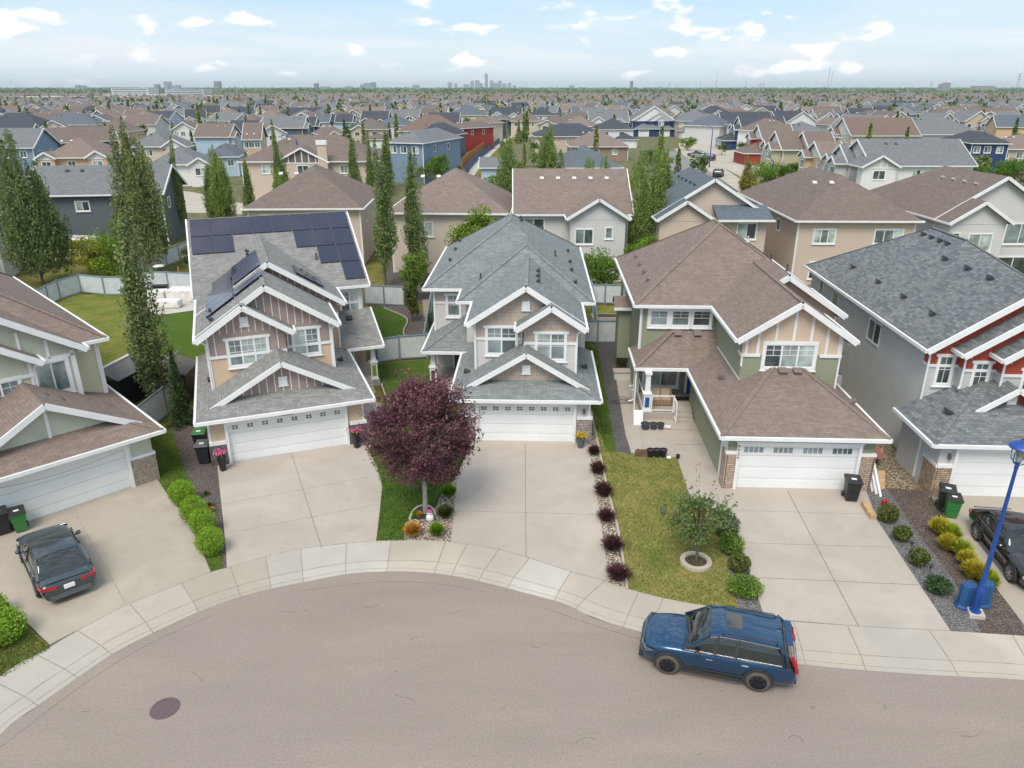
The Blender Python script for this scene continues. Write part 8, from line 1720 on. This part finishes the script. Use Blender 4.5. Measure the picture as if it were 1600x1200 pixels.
# woods: bands out to the horizon
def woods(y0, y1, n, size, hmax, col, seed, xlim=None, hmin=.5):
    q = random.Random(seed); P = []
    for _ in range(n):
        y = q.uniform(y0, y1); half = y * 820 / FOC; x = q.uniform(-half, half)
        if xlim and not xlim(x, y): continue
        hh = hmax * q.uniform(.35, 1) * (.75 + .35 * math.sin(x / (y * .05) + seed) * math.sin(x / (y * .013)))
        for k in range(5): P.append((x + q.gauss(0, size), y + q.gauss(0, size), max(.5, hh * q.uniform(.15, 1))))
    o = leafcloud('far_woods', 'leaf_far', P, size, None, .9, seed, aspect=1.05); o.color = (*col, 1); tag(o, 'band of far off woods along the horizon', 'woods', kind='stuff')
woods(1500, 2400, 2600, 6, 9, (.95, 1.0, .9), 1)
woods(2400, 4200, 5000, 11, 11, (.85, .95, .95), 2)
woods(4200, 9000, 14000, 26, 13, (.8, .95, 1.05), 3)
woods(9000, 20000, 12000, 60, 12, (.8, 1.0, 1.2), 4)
woods(900, 1500, 2600, 5, 9, (1.0, 1.1, .8), 6, lambda x, y: x > y * .22)
# far buildings
M['tower'] = objmat('tower', .5)
def block(px, y, w, d, h, col, label, name='distant_building', cat='building', floors=True, top=None):
    x = (px - 800) / FOC * (y * math.cos(PITCH) + CAM_H * math.sin(PITCH)); t = thing(name, label, cat, (x, y, 0)); m = MB(); m.box(-w / 2, 0, 0, w / 2, d, h)
    if top == 'step': m.box(-w * .3, d * .2, h, w * .3, d * .8, h * 1.12)
    if top == 'spike': m.box(-w * .34, d * .2, h, w * .34, d * .8, h * 1.08); m.tube([(0, d / 2, h * 1.08), (0, d / 2, h * 1.2)], [w * .06, w * .02], 5)
    m.build('wall', 'tower', t, col=col)
    if floors:
        g = MB(); n = max(2, int(h / (h / 8 if h > 60 else 3.4))); st = h / n
        for k in range(n): g.box(-w / 2 * .94, -.3, st * k + st * .35, w / 2 * .94, .05, st * k + st * .8)
        g.build('window_band', 'pane_grey', t)
    return t
B_ = 'towers of the downtown skyline'
for i, (px, w, h, top, c) in enumerate(((703, 60, 95, None, (.25, .28, .32)), (712, 45, 75, 'step', (.3, .3, .33)), (729, 90, 70, None, (.3, .32, .36)), (738, 60, 110, 'step', (.28, .33, .40)), (746, 70, 130, None, (.25, .33, .42)), (752, 40, 90, None, (.35, .36, .38)), (760, 52, 205, 'spike', (.22, .32, .42)), (768, 60, 120, 'step', (.26, .34, .42)), (775, 80, 95, None, (.32, .35, .38)), (781, 55, 125, None, (.24, .32, .4)), (788, 70, 80, 'step', (.33, .34, .36)), (796, 60, 95, None, (.28, .3, .34)), (804, 50, 60, None, (.3, .3, .33)))):
    o = block(px, 11000 + i * 60, w * .9, 60, h * .95 + 10, tuple(v * .95 for v in c), ('leftmost low tower', 'stepped tower second from left', 'broad low slab', 'stepped blue tower', 'wide blue tower left of the tallest', 'thin grey tower just left of the tallest', 'tallest glass tower with a spire', 'stepped tower right of the tallest', 'broad grey tower third right of the tallest', 'slim blue tower right of the broad grey one', 'low stepped tower near the right end', 'plain tower second from the right end', 'rightmost low tower')[i] + ' of the downtown skyline', 'skyline_tower', 'tower', top=top); o['group'] = B_
for i, (px, y, w, h, c, lab) in enumerate(((262, 5200, 36, 62, (.38, .42, .45), 'pale apartment tower on the left horizon'), (272, 5200, 70, 40, (.4, .4, .42), 'lower wing beside the pale apartment tower'), (340, 4800, 32, 60, (.33, .26, .25), 'reddish brown tower on the left horizon'), (245, 4600, 22, 42, (.3, .3, .34), 'small dark tower left of the pale apartment tower'), (122, 6000, 30, 44, (.36, .38, .4), 'first small grey block at the left horizon'), (130, 6000, 26, 42, (.36, .38, .4), 'second small grey block at the left horizon'), (494, 4700, 22, 48, (.2, .22, .26), 'dark lone tower left of the low skyline'), (508, 5600, 60, 34, (.4, .38, .36), 'low pale block beside the dark lone tower'), (566, 6500, 30, 50, (.3, .34, .4), 'grey block at the left of the mid skyline'), (575, 6500, 60, 62, (.3, .34, .4), 'broad grey block of the mid skyline'), (584, 6600, 34, 70, (.25, .3, .36), 'tallest block of the mid skyline'), (545, 6500, 60, 38, (.34, .34, .36), 'low block left of the mid skyline'), (987, 5200, 14, 66, (.16, .2, .24), 'single dark slim tower right of centre'), (893, 6500, 40, 44, (.33, .36, .4), 'small grey pair of blocks right of the downtown'), (650, 7000, 60, 50, (.35, .36, .38), 'grey block between the two skylines'), (1474, 3600, 16, 38, (.36, .34, .36), 'left tower of the right horizon pair'), (1480, 3650, 16, 44, (.34, .33, .36), 'right tower of the right horizon pair'), (1538, 3600, 90, 30, (.40, .32, .27), 'long brown building on the right horizon'))):
    block(px, y, w, 40, h, c, lab)
for i, (px, y, w, h, c, lab) in enumerate(((25, 900, 75, 8, (.05, .05, .06), 'black front commercial hall at the far left edge'), (62, 910, 40, 9, (.7, .7, .7), 'white commercial hall beside the black front'), (150, 1000, 90, 8, (.72, .72, .72), 'long white warehouse at upper left'), (118, 960, 20, 8, (.06, .06, .07), 'small black shop front between white warehouses'), (215, 1200, 110, 9, (.62, .63, .64), 'pale grey warehouse right of the long white one'), (290, 1250, 60, 17, (.55, .55, .57), 'tall pale grey school like building'), (205, 1300, 60, 18, (.68, .68, .68), 'white flat roofed building with upper storey'), (325, 1150, 50, 8, (.70, .68, .64), 'cream flat building below the brown tower'), (400, 1500, 90, 7, (.72, .72, .72), 'thin white hall in front of the woods'), (580, 1650, 200, 6, (.20, .33, .30), 'long green sided stand on the horizon'), (430, 1100, 50, 7, (.66, .64, .6), 'cream shop building left of centre'))):
    block(px, y, w, 40, h, c, lab, floors=h > 12)
M['mast'] = mat_plain('mast', (.35, .36, .38), .5)
def mast(px, y, h, label, lattice=False):
    x = (px - 800) / FOC * (y * math.cos(PITCH) + CAM_H * math.sin(PITCH)); t = thing('radio_mast' if not lattice else 'power_pylon', label, 'mast' if not lattice else 'pylon', (x, y, 0)); m = MB(); w = h * .012
    if lattice:
        for s in (-1, 1): m.beam((s * h * .08, 0, 0), (s * h * .015, 0, h), w, w)
        for k in range(6): z = h * k / 6; z2 = h * (k + 1) / 6; m.beam((-h * (.08 - .065 * k / 6), 0, z), (h * (.08 - .065 * (k + 1) / 6), 0, z2), w * .7, w * .7)
        m.build('tower', 'mast', t); m = MB()
        for z, l in ((.72, .16), (.84, .2), (.95, .13)): m.beam((-h * l, 0, h * z), (h * l, 0, h * z), w, w)
        m.build('cross_arm', 'mast', t)
    else:
        m.tube([(0, 0, 0), (0, 0, h)], w * .55, 4); m.build('tower', 'mast', t); m = MB()
        for z in (.6, .8, .92): m.box(-w * 1.6, -w, h * z, w * 1.6, w, h * z + w * 1.2)
        m.build('antenna_rack', 'mast', t)
mast(1291, 2600, 82, 'tallest lattice radio mast on the right horizon'); mast(1118, 3000, 78, 'slim radio mast right of centre on the horizon'); mast(1093, 3200, 52, 'short radio mast left of the slim one'); mast(1164, 3100, 50, 'short radio mast right of the slim one'); mast(822, 1500, 28, 'thin dark mast right of the downtown towers'); mast(1296, 2650, 70, 'second radio mast beside the tallest'); mast(22, 2300, 46, 'slanting pale crane mast on the left horizon')
for px, y, h, lab in ((1586, 1900, 52, 'nearest power pylon at the right edge of the horizon'), (1045, 3200, 40, 'power pylon on the horizon right of centre'), (1056, 3300, 38, 'second power pylon beside the first'), (1186, 3200, 40, 'left pylon of the pair under the masts'), (1191, 3300, 40, 'right pylon of the pair under the masts'), (1452, 2600, 40, 'power pylon left of the right horizon tower pair')): mast(px, y, h, lab, True)
# distant lake
sheet('lake', [(650, 182), (686, 181), (688, 177), (655, 178)], .02, 'pane_blind')

# ------------------------------------------------------------------ the air: thin haze out to the horizon
def haze():
    m = bpy.data.materials.new('haze'); m.use_nodes = True; nt = m.node_tree; nt.nodes.remove(nt.nodes['Principled BSDF']); v = nt.nodes.new('ShaderNodeVolumePrincipled')
    v.inputs['Color'].default_value = (.86, .93, 1, 1); v.inputs['Density'].default_value = 5e-5; v.inputs['Anisotropy'].default_value = 0; nt.links.new(v.outputs[0], nt.nodes['Material Output'].inputs['Volume'])
    mb = MB(); mb.box(-30500, -3100, -1.1, 30500, 40500, 270); o = mb.build('haze', m); tag(o, 'thin pale haze over the far suburb', 'haze', kind='stuff')
haze()
